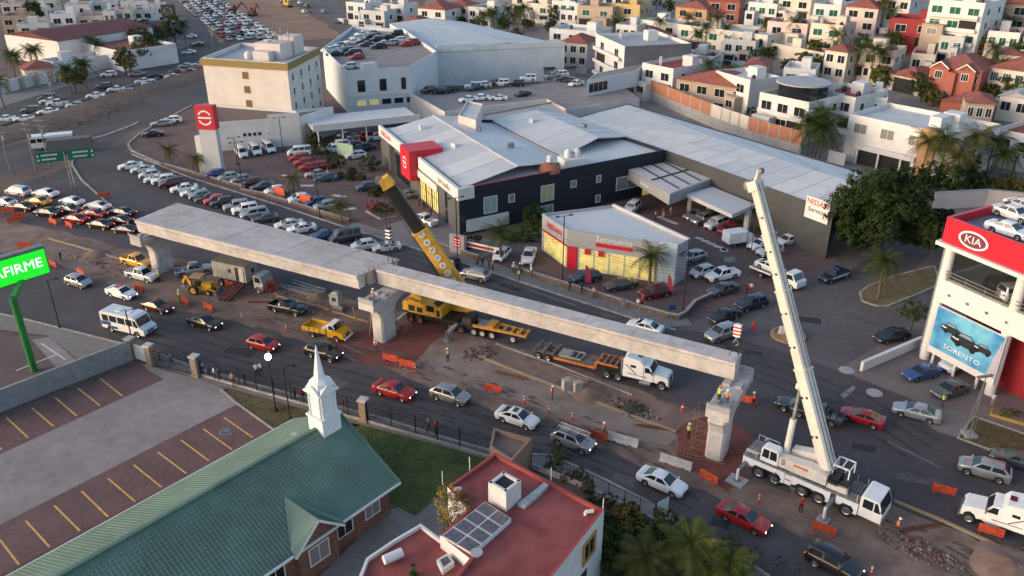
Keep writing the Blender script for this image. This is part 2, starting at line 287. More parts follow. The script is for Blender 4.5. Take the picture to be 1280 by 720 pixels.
# Kia side: forecourt, grass verge, island
flat('kia_forecourt',[(37.01,80.1),(43.88,72.86),(44.17,67.35),(46.59,65.14),(48.72,63.41),(56.05,60.69),(74.14,87.91),(51.6,92.06)],0.02,mat('forecourt_paver',(.14,.108,.10),.9,scale=1,rgb2=(.20,.165,.155),bump=.15,detail=8,var2=.5,scale2=.2))
flat('kia_apron',[(41.2,72.12),(44.37,73.01),(47.49,70.81),(44.18,67.22),(42.71,68.16)],0.026,M_WALK)
flat('verge_grass',[(44.28,67.09),(47.59,70.66),(51.08,67.62),(53.65,65.27),(51.45,61.62),(46.52,65.02)],0.05,M_GRASSD)
kerb('verge_kerb',[(51.45,61.62),(46.52,65.02),(44.2,67.09),(47.66,70.81),(51.15,67.75),(53.81,65.53)],0,.16,.25,M_KERB)['kind'] = 'structure'
ISL = [(61.02,108.53),(54.1,105.25),(48.95,101.87),(46.98,99.87),(46.29,97.23),(47.64,95.84),(49.1,95.84),(53.47,98.66),(58.95,102.37)]
flat('street_island',ISL,0.14,M_GRASSD); kerb('island_kerb',ISL + ISL[:1],0,.17,.3,M_KERB)['kind'] = 'structure'
# verge by Nissan service / green strips
for nm,q,m in (('showroom_garden',[(-1.86,118.49),(2.47,117.85),(7.7,123.19),(6.67,128.95),(0.0,123.19)],M_GRASS),
                 ('forecourt_apron',[(-16.99,128.21),(-10.89,132.0),(-8.12,119.15),(0.0,118.49),(-4.7,110.82),(-11.65,116.57),(-13.18,117.21)],M_WALK)):
    flat(nm,q,0.012,m)
flat('entry_ramp',[(-20.9,123.89),(-16.99,128.21),(-13.18,117.21),(-14.61,115.63),(-16.41,118.49)],0.018,M_WALK)
# dirt excavation strip beside the jam, far left yards
flat('yard_paving',[(-132.32,192.57),(-128.1,205.29),(-121.75,239.12),(-115.57,270.12),(-112.26,297.39),(-125.42,326.27),(-134.74,290.9),(-132.68,238.01),(-142.2,208.71)],0.006,M_WALK)
M_DIRTR = mat('excavated_earth',(.20,.105,.062),.95,scale=.3,rgb2=(.33,.20,.135),bump=.5,detail=9,var2=.5,scale2=.06)
flat('excavated_strip',rough_edge([(-91.7,304.16),(-85.44,307.65),(-69.51,307.65),(-62.14,314.85),(-86.16,370.59),(-125.67,455.56),(-160.78,470.78),(-118.68,375.65),(-93.3,326.27)],1.5,6,6),0.004,M_DIRTR)
flat('excavated_strip',rough_edge([(-176.34,470.78),(-178.94,470.78),(-142.58,386.16),(-116.94,330.25),(-102.69,299.06),(-100.71,299.06),(-111.32,322.38),(-133.03,370.59)],.8,5,8),0.012,M_DIRTR)
# church ground
flat('church_paving',[(-56.08,70.66),(-52.62,70.38),(-42.68,81.33),(-40.27,82.22),(-34.24,78.06),(-23.24,73.01),(-23.99,68.43),(-40.6,48.89),(-42.81,46.28),(-54.59,65.53)],0.004,M_PAVER2)
flat('church_lane',[(-52.05,61.38),(-49.34,64.52),(-38.69,78.06),(-41.21,79.93),(-42.41,81.33),(-34.13,77.73),(-30.92,75.95),(-29.04,73.16),(-43.87,54.74),(-46.02,51.52)],0.008,M_SLAB)
LINES = [[(-53.78,68.84),(-49.61,65.27)],[(-52.12,70.66),(-48.07,67.22)],[(-50.4,72.41),(-46.48,69.12)],[(-48.95,74.38),(-45.0,70.95)],[(-47.44,76.27),(-43.46,72.86)],[(-45.88,78.23),(-41.88,74.69)],[(-44.09,51.16),(-40.81,48.14)],[(-42.85,52.91),(-39.73,50.09)],[(-41.94,55.24),(-38.27,52.07)],[(-40.43,57.18),(-36.65,53.96)],[(-38.94,59.12),(-35.06,55.74)],[(-37.35,60.92),(-33.51,57.71)],[(-35.81,62.92),(-31.92,59.67)],[(-34.3,64.89),(-30.35,61.62)],[(-32.75,66.82),(-28.89,63.53)],[(-31.17,68.7),(-27.22,65.27)],[(-29.69,70.66),(-25.75,67.22)]]
for l in LINES: flat('parking_line',line_poly(l,.17),0.0125,M_YEL)['kind'] = 'structure'
flat('church_walk',[(-11.19,56.35),(-8.53,57.61),(-3.03,63.04),(0.0,61.85),(-5.46,54.35),(-7.79,50.62),(-12.4,47.24),(-16.12,47.24)],0.004,M_WALK)
flat('church_lawn',[(-31.53,75.95),(-30.2,76.75),(-23.24,73.01),(-15.07,69.53),(-18.33,67.49),(-24.03,68.57),(-28.78,73.16)],0.016,M_GRASSD)
flat('church_lawn',[(-16.3,69.53),(-13.79,69.12),(-6.26,65.78),(-2.14,63.77),(-4.79,60.69),(-8.41,55.84),(-11.41,57.93),(-14.82,65.53)],0.016,M_GRASS)
kerb('lawn_kerb',[(-31.7,75.95),(-29.04,73.16),(-23.91,68.43)],0,.12,.2,M_KERB)['kind'] = 'structure'
flat('bank_lot',[(-68.28,87.91),(-56.58,87.91),(-47.84,82.58),(-43.97,82.22),(-53.1,71.24),(-56.2,68.16)],0.05,M_PAVER)
flat('bank_walk',[(-58.01,86.92),(-56.18,87.51),(-50.45,82.22),(-51.53,80.1)],0.066,M_SLAB)
for l in [[(-56.06,79.76),(-53.31,83.31)],[(-56.35,85.95),(-51.66,82.22)]]: flat('bank_line',line_poly(l,.2),0.072,M_LINEB)
# lot markings
for l in [[(-38.84,144.63),(-36.49,144.63)],[(-39.29,139.77),(-37.73,141.07)],[(-43.79,150.27),(-42.51,151.25)],[(-28.58,132.0),(-26.67,132.79)],[(-32.06,139.34),(-29.49,138.49)]]:
    flat('lot_marking',line_poly(l,1.0),0.012,M_LINEB)
for k in range(5):
    a = lerp((29.22,119.15),(32.06,114.7),k / 4); flat('arrow_dash',line_poly([(a[0] - .5,a[1] + .4),(a[0] + .5,a[1] - .3)],.8),0.012,M_LINEB)
flat('arrow_head',[(32.1,115.94),(32.56,113.79),(31.31,114.09)],0.012,M_LINEB)
for k in range(4):
    a = lerp((24.7,128.21),(26.5,125.66),k / 3); flat('arrow_dash',line_poly([(a[0] - .5,a[1] + .4),(a[0] + .5,a[1] - .3)],.8),0.012,M_LINEB)
flat('lot_symbol',[(31.24,111.69),(32.97,111.99),(32.78,110.24),(31.07,109.95)],0.012,mat('marking_green',(.16,.22,.19),.8,var=.3,scale=3))
# disabled bay symbol on the church lot
cs = (-28.82,68.16); mb = MB()
for k in range(14):
    t0,t1 = k * .36 + .6,(k + 1) * .36 + .6
    mb.face([(cs[0] + .55 * math.cos(t0),cs[1] + .55 * math.sin(t0),.0125),(cs[0] + .55 * math.cos(t1),cs[1] + .55 * math.sin(t1),.0125),(cs[0] + .4 * math.cos(t1),cs[1] + .4 * math.sin(t1),.0125),(cs[0] + .4 * math.cos(t0),cs[1] + .4 * math.sin(t0),.0125)][::-1])
for p,q in (((0,.9),(0,.1)),((0,.1),(.5,.1)),((.5,.1),(.75,-.5))):
    l = line_poly([(cs[0] + p[0],cs[1] + p[1]),(cs[0] + q[0],cs[1] + q[1])],.15); mb.face([(x,y,.014) for x,y in l])
struct('disabled_bay_symbol',mb,mat('marking_blue',(.16,.20,.26),.8,var=.3,scale=3))
# rubble and litter: uncountable
def rubble(name,poly_pts,n,smin,smax,mats,seed):
    r = random.Random(seed); mb = MB()
    for _ in range(n):
        w = [r.random() ** 1.2 for _ in poly_pts]; sw = sum(w); x = sum(p[0] * a for p,a in zip(poly_pts,w)) / sw; y = sum(p[1] * a for p,a in zip(poly_pts,w)) / sw
        sz = r.uniform(smin,smax) * (1.8 if r.random() < .06 else 1)
        i = len(mb.v); mb.box(x,y,0.0,sz,sz * r.uniform(.5,1),sz * r.uniform(.35,.8),r.uniform(0,6.3),m=r.randrange(len(mats)),taper=r.uniform(.4,.9))
    return tag(mb.build(name,mats),'loose ' + name.replace('_',' ') + ' scattered on the bare ground','rubble',kind='stuff')
MR = [mat('rubble_grey',(.22,.19,.17),.95,var=.3,scale=2),mat('rubble_brown',(.12,.085,.07),.95,var=.3,scale=2),mat('rubble_red',(.16,.06,.045),.95,var=.3,scale=2)]
rubble('broken_concrete',[(-7.06,84.05),(-3.87,86.92),(0.0,84.43),(-2.75,81.33),(-5.54,81.86)],420,.08,.35,MR,1)
rubble('kerb_rubble',[(9.03,74.69),(13.65,73.92),(15.53,69.81),(11.58,70.95)],380,.08,.4,MR,2)
rubble('demolition_rubble',[(38.65,50.62),(42.59,52.44),(42.78,47.24),(36.99,46.83)],500,.1,.45,MR,3)
rubble('median_stones',[(30.39,55.34),(36.81,51.52),(37.43,48.89),(31.18,50.62)],300,.06,.25,MR,4)
rubble('median_stones',[(-38.32,105.25),(-23.12,96.53),(-17.04,91.0),(-29.34,92.06)],220,.06,.25,MR,5)
rubble('site_stones',[(-74.57,118.49),(-58.49,112.88),(-48.09,101.36),(-60.36,106.59)],160,.06,.25,MR,6)
rubble('bank_stones',[(-111.31,175.29),(-105.75,200.35),(-93.13,249.5),(-84.93,225.45),(-98.65,185.31),(-101.57,157.88)],420,.12,.4,MR[1:2],7)
def offset_line(pts,off):
    out = []
    for k,p in enumerate(pts):
        a = Vector(pts[max(0,k - 1)]); b = Vector(pts[min(len(pts) - 1,k + 1)]); d = (b - a).normalized(); out.append((p[0] - d.y * off,p[1] + d.x * off))
    return out
M_TYRE = mat('tyre_track',(.044,.037,.038),.8,var=.25,scale=.8)
for i,off in enumerate((1.9,3.4,4.9,6.4)): flat('tyre_track',line_poly(offset_line(ROAD_NEAR[2:13],off),.38),.0042 + .0003 * (i + 1),M_TYRE)
for i,off in enumerate((2.0,3.6,5.4,7.0)): flat('tyre_track',line_poly(offset_line([(44.1,67.22),(39.87,75.47),(33.33,82.22),(25.85,87.91),(20.22,89.13),(6.43,98.9),(-4.59,107.69),(-14.55,115.01),(-26.06,123.19)],off),.4),.0047 + .0003 * (i + 6),M_TYRE)
r = random.Random(5)
for i,q in enumerate([(-46.98,93.15),(-32.02,84.05),(-19.44,77.4),(-3.31,70.95),(10.33,60.69),(17.85,54.84),(23.6,60.69),(0.0,101.36),(12.26,93.15),(34.31,65.53),(37.61,60.69),(37.44,92.06),(44.52,92.06),(27.31,84.05),(-77.98,147.88),(-69.4,152.74),(-59.04,141.07)]):
    a = r.uniform(-.7,-.3); d = Vector((math.cos(a),math.sin(a))); l_ = r.uniform(1.5,4.5); flat('repair_patch',line_poly([(q[0] - d.x * l_ / 2,q[1] - d.y * l_ / 2),(q[0] + d.x * l_ / 2,q[1] + d.y * l_ / 2)],r.uniform(.8,1.8)),.0172 + .0004 * i,mat('patch_dark',(.030,.026,.027),.85,var=.3,scale=1.5) if i % 2 else mat('patch_pale',(.10,.086,.084),.9,var=.3,scale=1.5))
# worn lane lines
for l in [[(37.08,66.56),(40.33,62.56)],[(-54.73,145.55),(-43.27,136.0)],[(2.18,100.86),(8.37,96.07)]]: flat('lane_line',line_poly(l,.14),0.0105,M_LINEW)
for i,q in enumerate([[(35.31,74.84),(37.4,76.75),(37.57,76.27),(35.6,74.22)]]): flat('inspection_cover',q,0.0105,M_LINEW)
for c in ((39.2,75.31),(37.86,79.93)):
    mb = MB(); mb.lathe((c[0],c[1],0),[(.85,.0),(.85,.03),(.8,.035)],20); tag(mb.build('manhole_cover',CONC2),kind='structure')

# ================================================================ FLYOVER: piers, deck, girder
E2 = 57.1
BR_A = -29.7
def e(a,d): return Vector((math.cos(rad(a)) * d,math.sin(rad(a)) * d))
ZC = 6.2; ZT = 8.2; ZD = 7.9
ux = e(BR_A,1); uy = e(BR_A + 90,1)             # along the bridge, across it (away from the camera)
G0 = Vector((-16.01,89.33)); G1 = Vector((21.28,67.86))       # near top edge of the long girder
def pier(c,label,ext_near,ext_far,zc=ZC,w=2.2,cw=1.7,cl=2.6,top_stops=True):
    """hammerhead pier: flared column, cap beam across the road; c is the column centre"""
    t = thing('bridge_pier',label,'pier',(c[0],c[1],0))
    def pt(a,b,z): q = Vector(c) + ux * a + uy * b; return (q.x,q.y,z)
    # column: octagon-ish section flaring into the cap
    mb = MB(); prof = [(0,0,0),(zc - 2.9,0,0),(zc - 2.2,.25,.3),(zc - 1.6,.7,.9),(zc - 1.15,ext_near - cl / 2 - .3,ext_far - cl / 2 - .3)]
    rings = []
    for z,en,ef in prof:
        hw = cw / 2; ch = .22; b0 = -cl / 2 - en; b1 = cl / 2 + ef
        rings.append([pt(-hw,b0 + ch,z),pt(-hw + ch,b0,z),pt(hw - ch,b0,z),pt(hw,b0 + ch,z),pt(hw,b1 - ch,z),pt(hw - ch,b1,z),pt(-hw + ch,b1,z),pt(-hw,b1 - ch,z)])
    for r0,r1 in zip(rings,rings[1:]):
        for k in range(8): mb.face([r0[k],r0[(k + 1) % 8],r1[(k + 1) % 8],r1[k]])
    mb.face(rings[-1]); mb.build('column',CONC,t)
    mb = MB(); h = w / 2
    mb.prism([pt(-h,-ext_near,0)[:2],pt(h,-ext_near,0)[:2],pt(h,ext_far,0)[:2],pt(-h,ext_far,0)[:2]],zc - 1.2,zc - .35)
    mb.build('cap_beam',CONC,t)
    for b0,b1 in ((-ext_near,-ext_near + .3),(ext_far - .3,ext_far)):
        mb = MB(); mb.prism([pt(-h,b0,0)[:2],pt(h,b0,0)[:2],pt(h,b1,0)[:2],pt(-h,b1,0)[:2]],zc - .349,zc + .25); mb.build('end_stop',CONC2,t)
    for b in (-ext_near * .55,0,ext_far * .5):
        for a in (-.55,.55):
            mb = MB(); q = pt(a,b,0); mb.box(q[0],q[1],zc - .349,.6,.8,.3,rad(BR_A)); mb.build('bearing_pad',CONC2,t)
    return t
c3 = Vector((19.85,63.65)) + uy * .9 - ux * .6
c2 = Vector((-15.19,86.34)) + uy * .9 - ux * .8
c1 = Vector((-49.56,106.05)) + uy * .9 - ux * .9
pier(c3,'grey concrete hammerhead pier with two workers standing on its cap',1.85,6.5)
pier(c2,'grey concrete hammerhead pier between the wide deck and the single girder',3.0,5.0)
pier(c1,'grey concrete hammerhead pier beside the yellow pickup',3.4,4.6)
def girder(name,label,a,b,width,z0,zt,parent=None,ends=True):
    """box girder with overhanging top flanges, a and b on its near top edge"""
    a = Vector(a[:2]); b = Vector(b[:2]); d = (b - a).normalized(); n = Vector((-d.y,d.x))
    t = parent or thing(name,label,'girder',(a.x,a.y,z0))
    mb = MB(); sec = [(0,zt),(0,zt - .3),(.14,zt - .5),(.3,z0),(width - .3,z0),(width - .14,zt - .5),(width,zt - .3),(width,zt)]
    ra = [(a + n * s,z) for s,z in sec]; rb = [(b + n * s,z) for s,z in sec]
    for k in range(8):
        k2 = (k + 1) % 8; mb.face([(ra[k][0].x,ra[k][0].y,ra[k][1]),(rb[k][0].x,rb[k][0].y,rb[k][1]),(rb[k2][0].x,rb[k2][0].y,rb[k2][1]),(ra[k2][0].x,ra[k2][0].y,ra[k2][1])][::-1])
    mb.face([(p.x,p.y,z) for p,z in ra]); mb.face([(p.x,p.y,z) for p,z in rb][::-1])
    mb.build('box_girder',CONC,t)
    if ends:
        for q,s in ((a,-1),(b,1)):
            mb = MB(); c = q + n * width / 2 - d * s * .15
            for k in (-.5,.5): cc = c + n * k; mb.tube((cc.x,cc.y,zt),(cc.x,cc.y,zt + .35),.05,n=6)
            mb.build('lifting_loop',STEEL,t)
    return t
ga = G0 - ux * .3; gb = G1 + ux * 0.1
g = girder('bridge_girder','long pale concrete box girder being lowered onto the far pier cap',ga,gb,2.15,ZC - .05,ZT)
for k in range(1,8):   # faint cast joints on the flange
    p = Vector(lerp(tuple(ga),tuple(gb),k / 8)); n = uy
    mb = MB(); mb.beam((p.x,p.y,ZT + .004),(p.x + n.x * 2.1,p.y + n.y * 2.1,ZT + .004),.04,.02); mb.build('cast_joint',CONC2,g)
# wide deck of four girders side by side
dk = thing('bridge_deck','wide pale concrete flyover deck of four girders side by side','deck',(*(-18.3,88.05),ZC))
DNL,DFL,DNR,DFR = Vector((-52.06,106.31)),Vector((-48.69,113.39)),Vector((-18.3,88.05)),Vector((-13.81,92.95))
for k in range(4):
    a = DNL.lerp(DFL,k / 4); b = DNR.lerp(DFR,k / 4); wd = (DNR - DFR).length / 4
    d = (b - a).normalized(); n = Vector((-d.y,d.x)); wl = ((DNL - DFL).length / 4)
    girder('','',a,b,min(wl,wd) * .985,ZC - .05,ZD - .012 * (k % 2),dk,ends=False)
mb = MB(); cc = [DNL,DNR,DFR,DFL]; ctr = sum(cc,Vector((0,0))) / 4
DSM = mat('deck_slab',(.42,.385,.37),.9,var=.22,scale=.9,bump=.15,var2=.6,scale2=.2)
for k in range(8):
    g_ = .006; mb = MB(); q = [DNL.lerp(DFL,k / 8 + g_),DNR.lerp(DFR,k / 8 + g_),DNR.lerp(DFR,(k + 1) / 8 - g_),DNL.lerp(DFL,(k + 1) / 8 - g_)]; mb.prism([tuple(x) for x in q],ZD + .002,ZD + .1 - .015 * (k % 2)); mb.build('slab',DSM,dk)
for k in ():
    a = DNL.lerp(DFL,k / 4); b = DNR.lerp(DFR,k / 4); mb = MB(); mb.beam((a.x,a.y,ZD + .104),(b.x,b.y,ZD + .104),.09,.02); mb.build('joint_strip',CONC2,dk)
for k in (.2,.42,.66,.85):
    a = DNL.lerp(DNR,k); b = DFL.lerp(DFR,k); a = a.lerp(b,.03); b = a.lerp(b,.95); mb = MB(); mb.beam((a.x,a.y,ZD + .108),(b.x,b.y,ZD + .108),.06,.02); mb.build('joint_strip',CONC2,dk)
for k in range(9):
    q = DNR.lerp(DFR,.05 + k * .11); mb = MB(); mb.tube((q.x,q.y,ZD + .1),(q.x,q.y,ZD + .55),.035,n=5); mb.build('starter_bar',mat('rust',(.16,.06,.03),.9,var=.3,scale=5),dk)
# near-face and end panel of the wide deck
# ================================================================ CRANES
CREAM = mat('crane_cream',(.60,.56,.50),.4,var=.08,scale=.8,coat=.2)
CRYEL = mat('crane_yellow',(.55,.29,.025),.5,var=.2,scale=1.2)
GREYM = mat('machine_grey',(.16,.16,.165),.6,var=.25,scale=2)
def wheel_mesh(r,w,name='wheel'):
    mb = MB(); n = 20
    prof = [(r * .62,-w / 2),(r * .93,-w / 2),(r,-w * .36),(r,w * .36),(r * .93,w / 2),(r * .62,w / 2)]
    for j,(rr,y) in enumerate(prof):
        for k in range(n): t = 2 * math.pi * k / n; mb.v.append((rr * math.cos(t),y,rr * math.sin(t)))
    for j in range(len(prof) - 1):
        for k in range(n): mb.f.append((j * n + k,j * n + (k + 1) % n,(j + 1) * n + (k + 1) % n,(j + 1) * n + k)); mb.m.append(0)
    me = mb.mesh('tyre',RUBBER,smooth=35)
    mb = MB(); prof = [(r * .63,-w * .42),(r * .5,-w * .3),(r * .22,-w * .36),(r * .2,-w * .46),(.01,-w * .46)]
    for sgn in (1,-1):
        i = len(mb.v)
        for rr,y in prof:
            for k in range(n): t = 2 * math.pi * k / n; mb.v.append((rr * math.cos(t),y * sgn,rr * math.sin(t)))
        for j in range(len(prof) - 1):
            for k in range(n): mb.f.append((i + j * n + k,i + j * n + (k + 1) % n,i + (j + 1) * n + (k + 1) % n,i + (j + 1) * n + k)); mb.m.append(0)
    return me,mb.mesh('rim',RIM,smooth=30)
def add_wheels(t,xs,y,r,w,rimmat=None,name='wheel'):
    a,b = wheel_mesh(r,w)
    if rimmat: b.materials[0] = rimmat
    for x in xs:
        for s in (-1,1):
            o = link(name,a,t,(x,s * y,r)); link('rim',b,o)
def lbox(t,name,m,*boxes,smooth=None,tap=1.0):
    mb = MB()
    for b in boxes: mb.box(*b,taper=tap)
    return mb.build(name,m,t,local=True)
def quadglass(t,name,pts,m=None):
    mb = MB(); mb.face(pts); nrm = (Vector(pts[1]) - Vector(pts[0])).cross(Vector(pts[2]) - Vector(pts[0])).normalized() * -.03
    mb.face([tuple(Vector(p) + nrm) for p in pts][::-1])
    for k in range(len(pts)): a,b = pts[k],pts[(k + 1) % len(pts)]; mb.face([b,a,tuple(Vector(a) + nrm),tuple(Vector(b) + nrm)])
    return mb.build(name,m or GLASS,t,local=True)
def side_prism(name,t,m,prof,y0,y1,mats=None,smooth=None):
    """extrude an x-z outline from y0 to y1"""
    mb = MB(); n = len(prof)
    if sum(prof[k - 1][0] * prof[k][1] - prof[k][0] * prof[k - 1][1] for k in range(n)) < 0: prof = prof[::-1]
    mb.v = [(x,y0,z) for x,z in prof] + [(x,y1,z) for x,z in prof]
    mb.f = [tuple(range(n)),tuple(reversed(range(n,2 * n)))] + [(k,k + n,(k + 1) % n + n,(k + 1) % n) for k in range(n)]; mb.m = [0] * len(mb.f)
    return mb.build(name,m,t,local=True,smooth=smooth)

STRIPE_RED = mat('stripe_red',(.55,.03,.02),.5)
# ---- white all-terrain crane
WA = -40.1
wx0 = Vector((22.74,61.04)); wx4 = Vector((28.92,55.84))
wd = (wx4 - wx0).normalized(); wn = Vector((-wd.y,wd.x)); L = (wx4 - wx0).length
SCL = L / 8.1
org = wx0 + wn * 1.25 * SCL * 1.0
wc = thing('mobile_crane','white five axle mobile crane with raised telescopic boom beside the pier','crane',(org.x,org.y,0),math.atan2(wd.y,wd.x))
wc.scale = (SCL,) * 3
AX = [0,1.55,4.1,5.65,8.1]
side_prism('chassis',wc,WHITEM,[(-1.7,1.0),(-1.6,2.05),(8.9,1.75),(8.9,1.0),(7.2,.85),(6.6,.75),(3.2,.75),(2.6,.75),(-.9,.95)],-.75,.75)
for s in (-1,1):   # mudguards: arched skirts over the axles
    y0,y1 = (-1.42,-.78) if s < 0 else (.78,1.42)
    for x0,x1 in ((-1.6,2.45),(3.1,6.6),(7.1,9.0)):
        lo = [(x0,1.0),(x0,1.85),(x1,1.85),(x1,.7),(x1 - .35,.7)]
        arch = [a for a in AX if x0 < a < x1]; lo += [(arch[-1] + .62,1.05),(arch[-1] + .35,1.38),(arch[0] - .35,1.38),(arch[0] - .62,1.05)]
        side_prism('mudguard',wc,WHITEM,lo,y0,y1)
    lbox(wc,'side_locker',WHITEM,(2.78,s * 1.1,.75,.6,.6,1.0))
add_wheels(wc,AX,1.13,.64,.46)
side_prism('deck_plate',wc,GREYM,[(-1.65,1.88),(-1.65,2.02),(9.0,2.02),(9.0,1.88)],-1.38,1.38)
# driving cab at the front
side_prism('driver_cab',wc,WHITEM,[(9.06,.75),(9.06,2.7),(9.25,2.85),(10.55,2.78),(10.95,1.7),(10.95,.7)],-1.32,1.32)
quadglass(wc,'windscreen',[(10.97,-1.2,1.72),(10.97,1.2,1.72),(10.6,1.15,2.7),(10.6,-1.15,2.7)])
for s in (-1,1):
    p = [(9.3,s * 1.335,1.75),(10.15,s * 1.335,1.7),(10.15,s * 1.335,2.6),(9.3,s * 1.335,2.6)]; quadglass(wc,'side_window',p if s < 0 else p[::-1])
    p = [(10.25,s * 1.335,1.7),(10.82,s * 1.335,1.7),(10.48,s * 1.335,2.6),(10.25,s * 1.335,2.6)]; quadglass(wc,'side_window',p if s < 0 else p[::-1])
    lbox(wc,'headlight',LAMP_OFF,(10.97,s * 1.0,.95,.06,.4,.22)); lbox(wc,'mirror',TRIM,(10.9,s * 1.5,2.0,.1,.2,.5))
lbox(wc,'bumper',GREYM,(10.98,0,.5,.14,2.6,.34))
# superstructure with operator cab, engine box, boom foot and counterweight
side_prism('superstructure',wc,CREAM,[(1.2,2.2),(1.2,3.1),(4.4,3.45),(6.0,3.2),(6.0,2.2)],-1.3,-.35)
side_prism('superstructure',wc,CREAM,[(1.9,2.2),(2.1,3.3),(4.6,3.9),(6.0,3.3),(6.0,2.2)],.4,1.3)
mb = MB(); mb.lathe((3.2,0,1.95),[(1.25,0),(1.25,.3),(1.1,.32)],20); mb.build('slew_ring',GREYM,wc,local=True)
lbox(wc,'turntable',CREAM,(3.6,0,2.22,4.6,1.0,.5))
side_prism('operator_cab',wc,WHITEM,[(-.05,2.15),(.02,3.5),(.3,3.7),(1.45,3.7),(1.6,3.4),(1.6,2.15)],-1.38,-.42)
quadglass(wc,'cab_window',[(.1,-1.4,2.6),(.75,-1.4,2.6),(.75,-1.4,3.5),(.2,-1.4,3.5)]); quadglass(wc,'cab_window',[(.85,-1.4,2.6),(1.5,-1.4,2.6),(1.45,-1.4,3.5),(.85,-1.4,3.5)])
quadglass(wc,'cab_window',[(-.07,-.5,2.5),(-.07,-1.3,2.5),(.0,-1.3,3.45),(.0,-.5,3.45)])
lbox(wc,'vent_grille',BLACKM,*[(2.1,-1.305,2.55 + k * .16,.35,.02,.08) for k in range(4)])
lbox(wc,'winch_frame',WHITEM,*[(x,y,2.9,.09,.09,1.1) for x in (6.1,7.5) for y in (-.3,1.2)],*[(6.8,y,3.95,1.5,.1,.1) for y in (-.3,1.2)],*[(x,.45,3.95,.1,1.6,.1) for x in (6.1,6.8,7.5)])
mb = MB(); mb.tube((6.5,-.9,2.7),(6.5,.9,2.7),.42,n=14); mb.tube((7.4,-.9,2.65),(7.4,.9,2.65),.4,n=14); mb.build('winch_drum',BLACKM,wc,local=True)
lbox(wc,'counterweight',CREAM,(6.9,-.7,2.05,1.7,.9,.55),(6.4,1.0,2.05,1.0,.7,.9))
mb = MB()
for k in range(4): mb.tube((6.2 + .22 * k,-1.2,2.6),(6.25 + .22 * k,-1.25,2.95),.08,n=8); mb.tube((6.1 + .25 * k,-1.0,2.65),(7.3,-.6 + .1 * k,2.9),.05,n=6)
mb.build('hydraulic_hose',BLACKM,wc,local=True)
lbox(wc,'tool_rack',GREYM,*[(8.2 + .25 * k,0,2.02,.06,2.0,.35) for k in range(4)],(8.6,-.95,2.3,.95,.06,.06),(8.6,.95,2.3,.95,.06,.06),(8.6,0,2.03,.9,1.7,.16))
lbox(wc,'rear_deck_box',GREYM,(-.9,.3,2.03,1.3,1.7,.25),(-.9,-.2,2.29,1.1,.4,.1))
# outriggers
def outrigger(x,y,L_,zc=.95,foot=True):
    s = 1 if y > 0 else -1
    mb = MB(); mb.beam((x,s * .7,zc + .25),(x,s * L_,zc + .1),.32,.42); mb.build('outrigger_beam',GREYM,wc,local=True)
    mb = MB(); mb.tube((x,s * L_,zc + .45),(x,s * L_,.22),.13,n=10); mb.build('outrigger_jack',WHITEM,wc,local=True)
    mb = MB(); mb.lathe((x,s * L_,.13),[(.35,0),(.3,.1),(.15,.14)],12); mb.build('outrigger_foot',GREYM,wc,local=True)
outrigger(-1.25,-1,3.0); outrigger(-1.25,1,3.0); outrigger(6.85,-1,3.0); outrigger(6.85,1,3.0)
lbox(wc,'ground_mat',CONC2,(-1.25,-3.0,.01,1.7,1.5,.12)); lbox(wc,'ground_mat',CONC2,(-1.25,3.0,.01,1.5,1.3,.12)); lbox(wc,'ground_mat',CONC2,(6.85,3.0,.01,1.0,1.0,.12),(6.85,-3.0,.01,1.0,1.0,.12))
# boom: three telescoped hexagonal sections from the pivot to above the girder's end
def boom(t,org_inv,foot,tip,secs,mat_of,name='boom_section'):
    f = org_inv @ Vector(foot); p = org_inv @ Vector(tip); d = p - f
    for i,(t0,t1,wd_,ht) in enumerate(secs):
        a = f + d * t0; b = f + d * t1; dn = d.normalized(); sd = dn.cross(Vector((0,0,1))).normalized(); u = sd.cross(dn); mb = MB()
        sec = [(-.5,-.15),(-.5,.45),(-.38,.5),(.38,.5),(.5,.45),(.5,-.15),(.3,-.45),(0,-.52),(-.3,-.45)]; n = len(sec)
        for c in (a,b): mb.v += [tuple(c + sd * (x * wd_) + u * (y * ht)) for x,y in sec]
        mb.f = [tuple(reversed(range(n))),tuple(range(n,2 * n))] + [(k,(k + 1) % n,(k + 1) % n + n,k + n) for k in range(n)]; mb.m = [0] * len(mb.f)
        mb.build(name,mat_of(i),t,local=True,smooth=40)
        if i < len(secs) - 1 or True:   # collar at the section's head
            mb = MB(); c = a + d * (t1 - t0) * .985
            for s1,s2 in zip([(x * 1.13,y * 1.13) for x,y in sec],[(x * 1.13,y * 1.13) for x,y in sec[1:] + sec[:1]]):
                q = [c + sd * (s1[0] * wd_) + u * (s1[1] * ht),c + sd * (s2[0] * wd_) + u * (s2[1] * ht)]; w_ = dn * .16
                mb.face([tuple(q[0]),tuple(q[1]),tuple(q[1] + w_),tuple(q[0] + w_)])
            mb.face([tuple(c + sd * (x * 1.13 * wd_) + u * (y * 1.13 * ht) + w_) for x,y in sec]); mb.face([tuple(c + sd * (x * 1.13 * wd_) + u * (y * 1.13 * ht)) for x,y in sec][::-1])
            mb.build('boom_collar',mat_of(i),t,local=True)
    return f,p,d.normalized()
hook_top = Vector((*((G1 + uy * 1.05) - ux * 1.0),0))
TIPW = (21.39,68.61,25.39)
bpy.context.view_layer.update()
inv = wc.matrix_world.inverted()
FOOTW = inv.inverted() @ Vector((5.6,-.1,3.2))
f,p,dn = boom(wc,inv,FOOTW,TIPW,[(0,.36,1.15,1.4),(.36,.64,1.02,1.24),(.64,.84,.90,1.1),(.84,1.0,.80,.98)],lambda i: CREAM)
sd = dn.cross(Vector((0,0,1))).normalized(); u_ = sd.cross(dn)
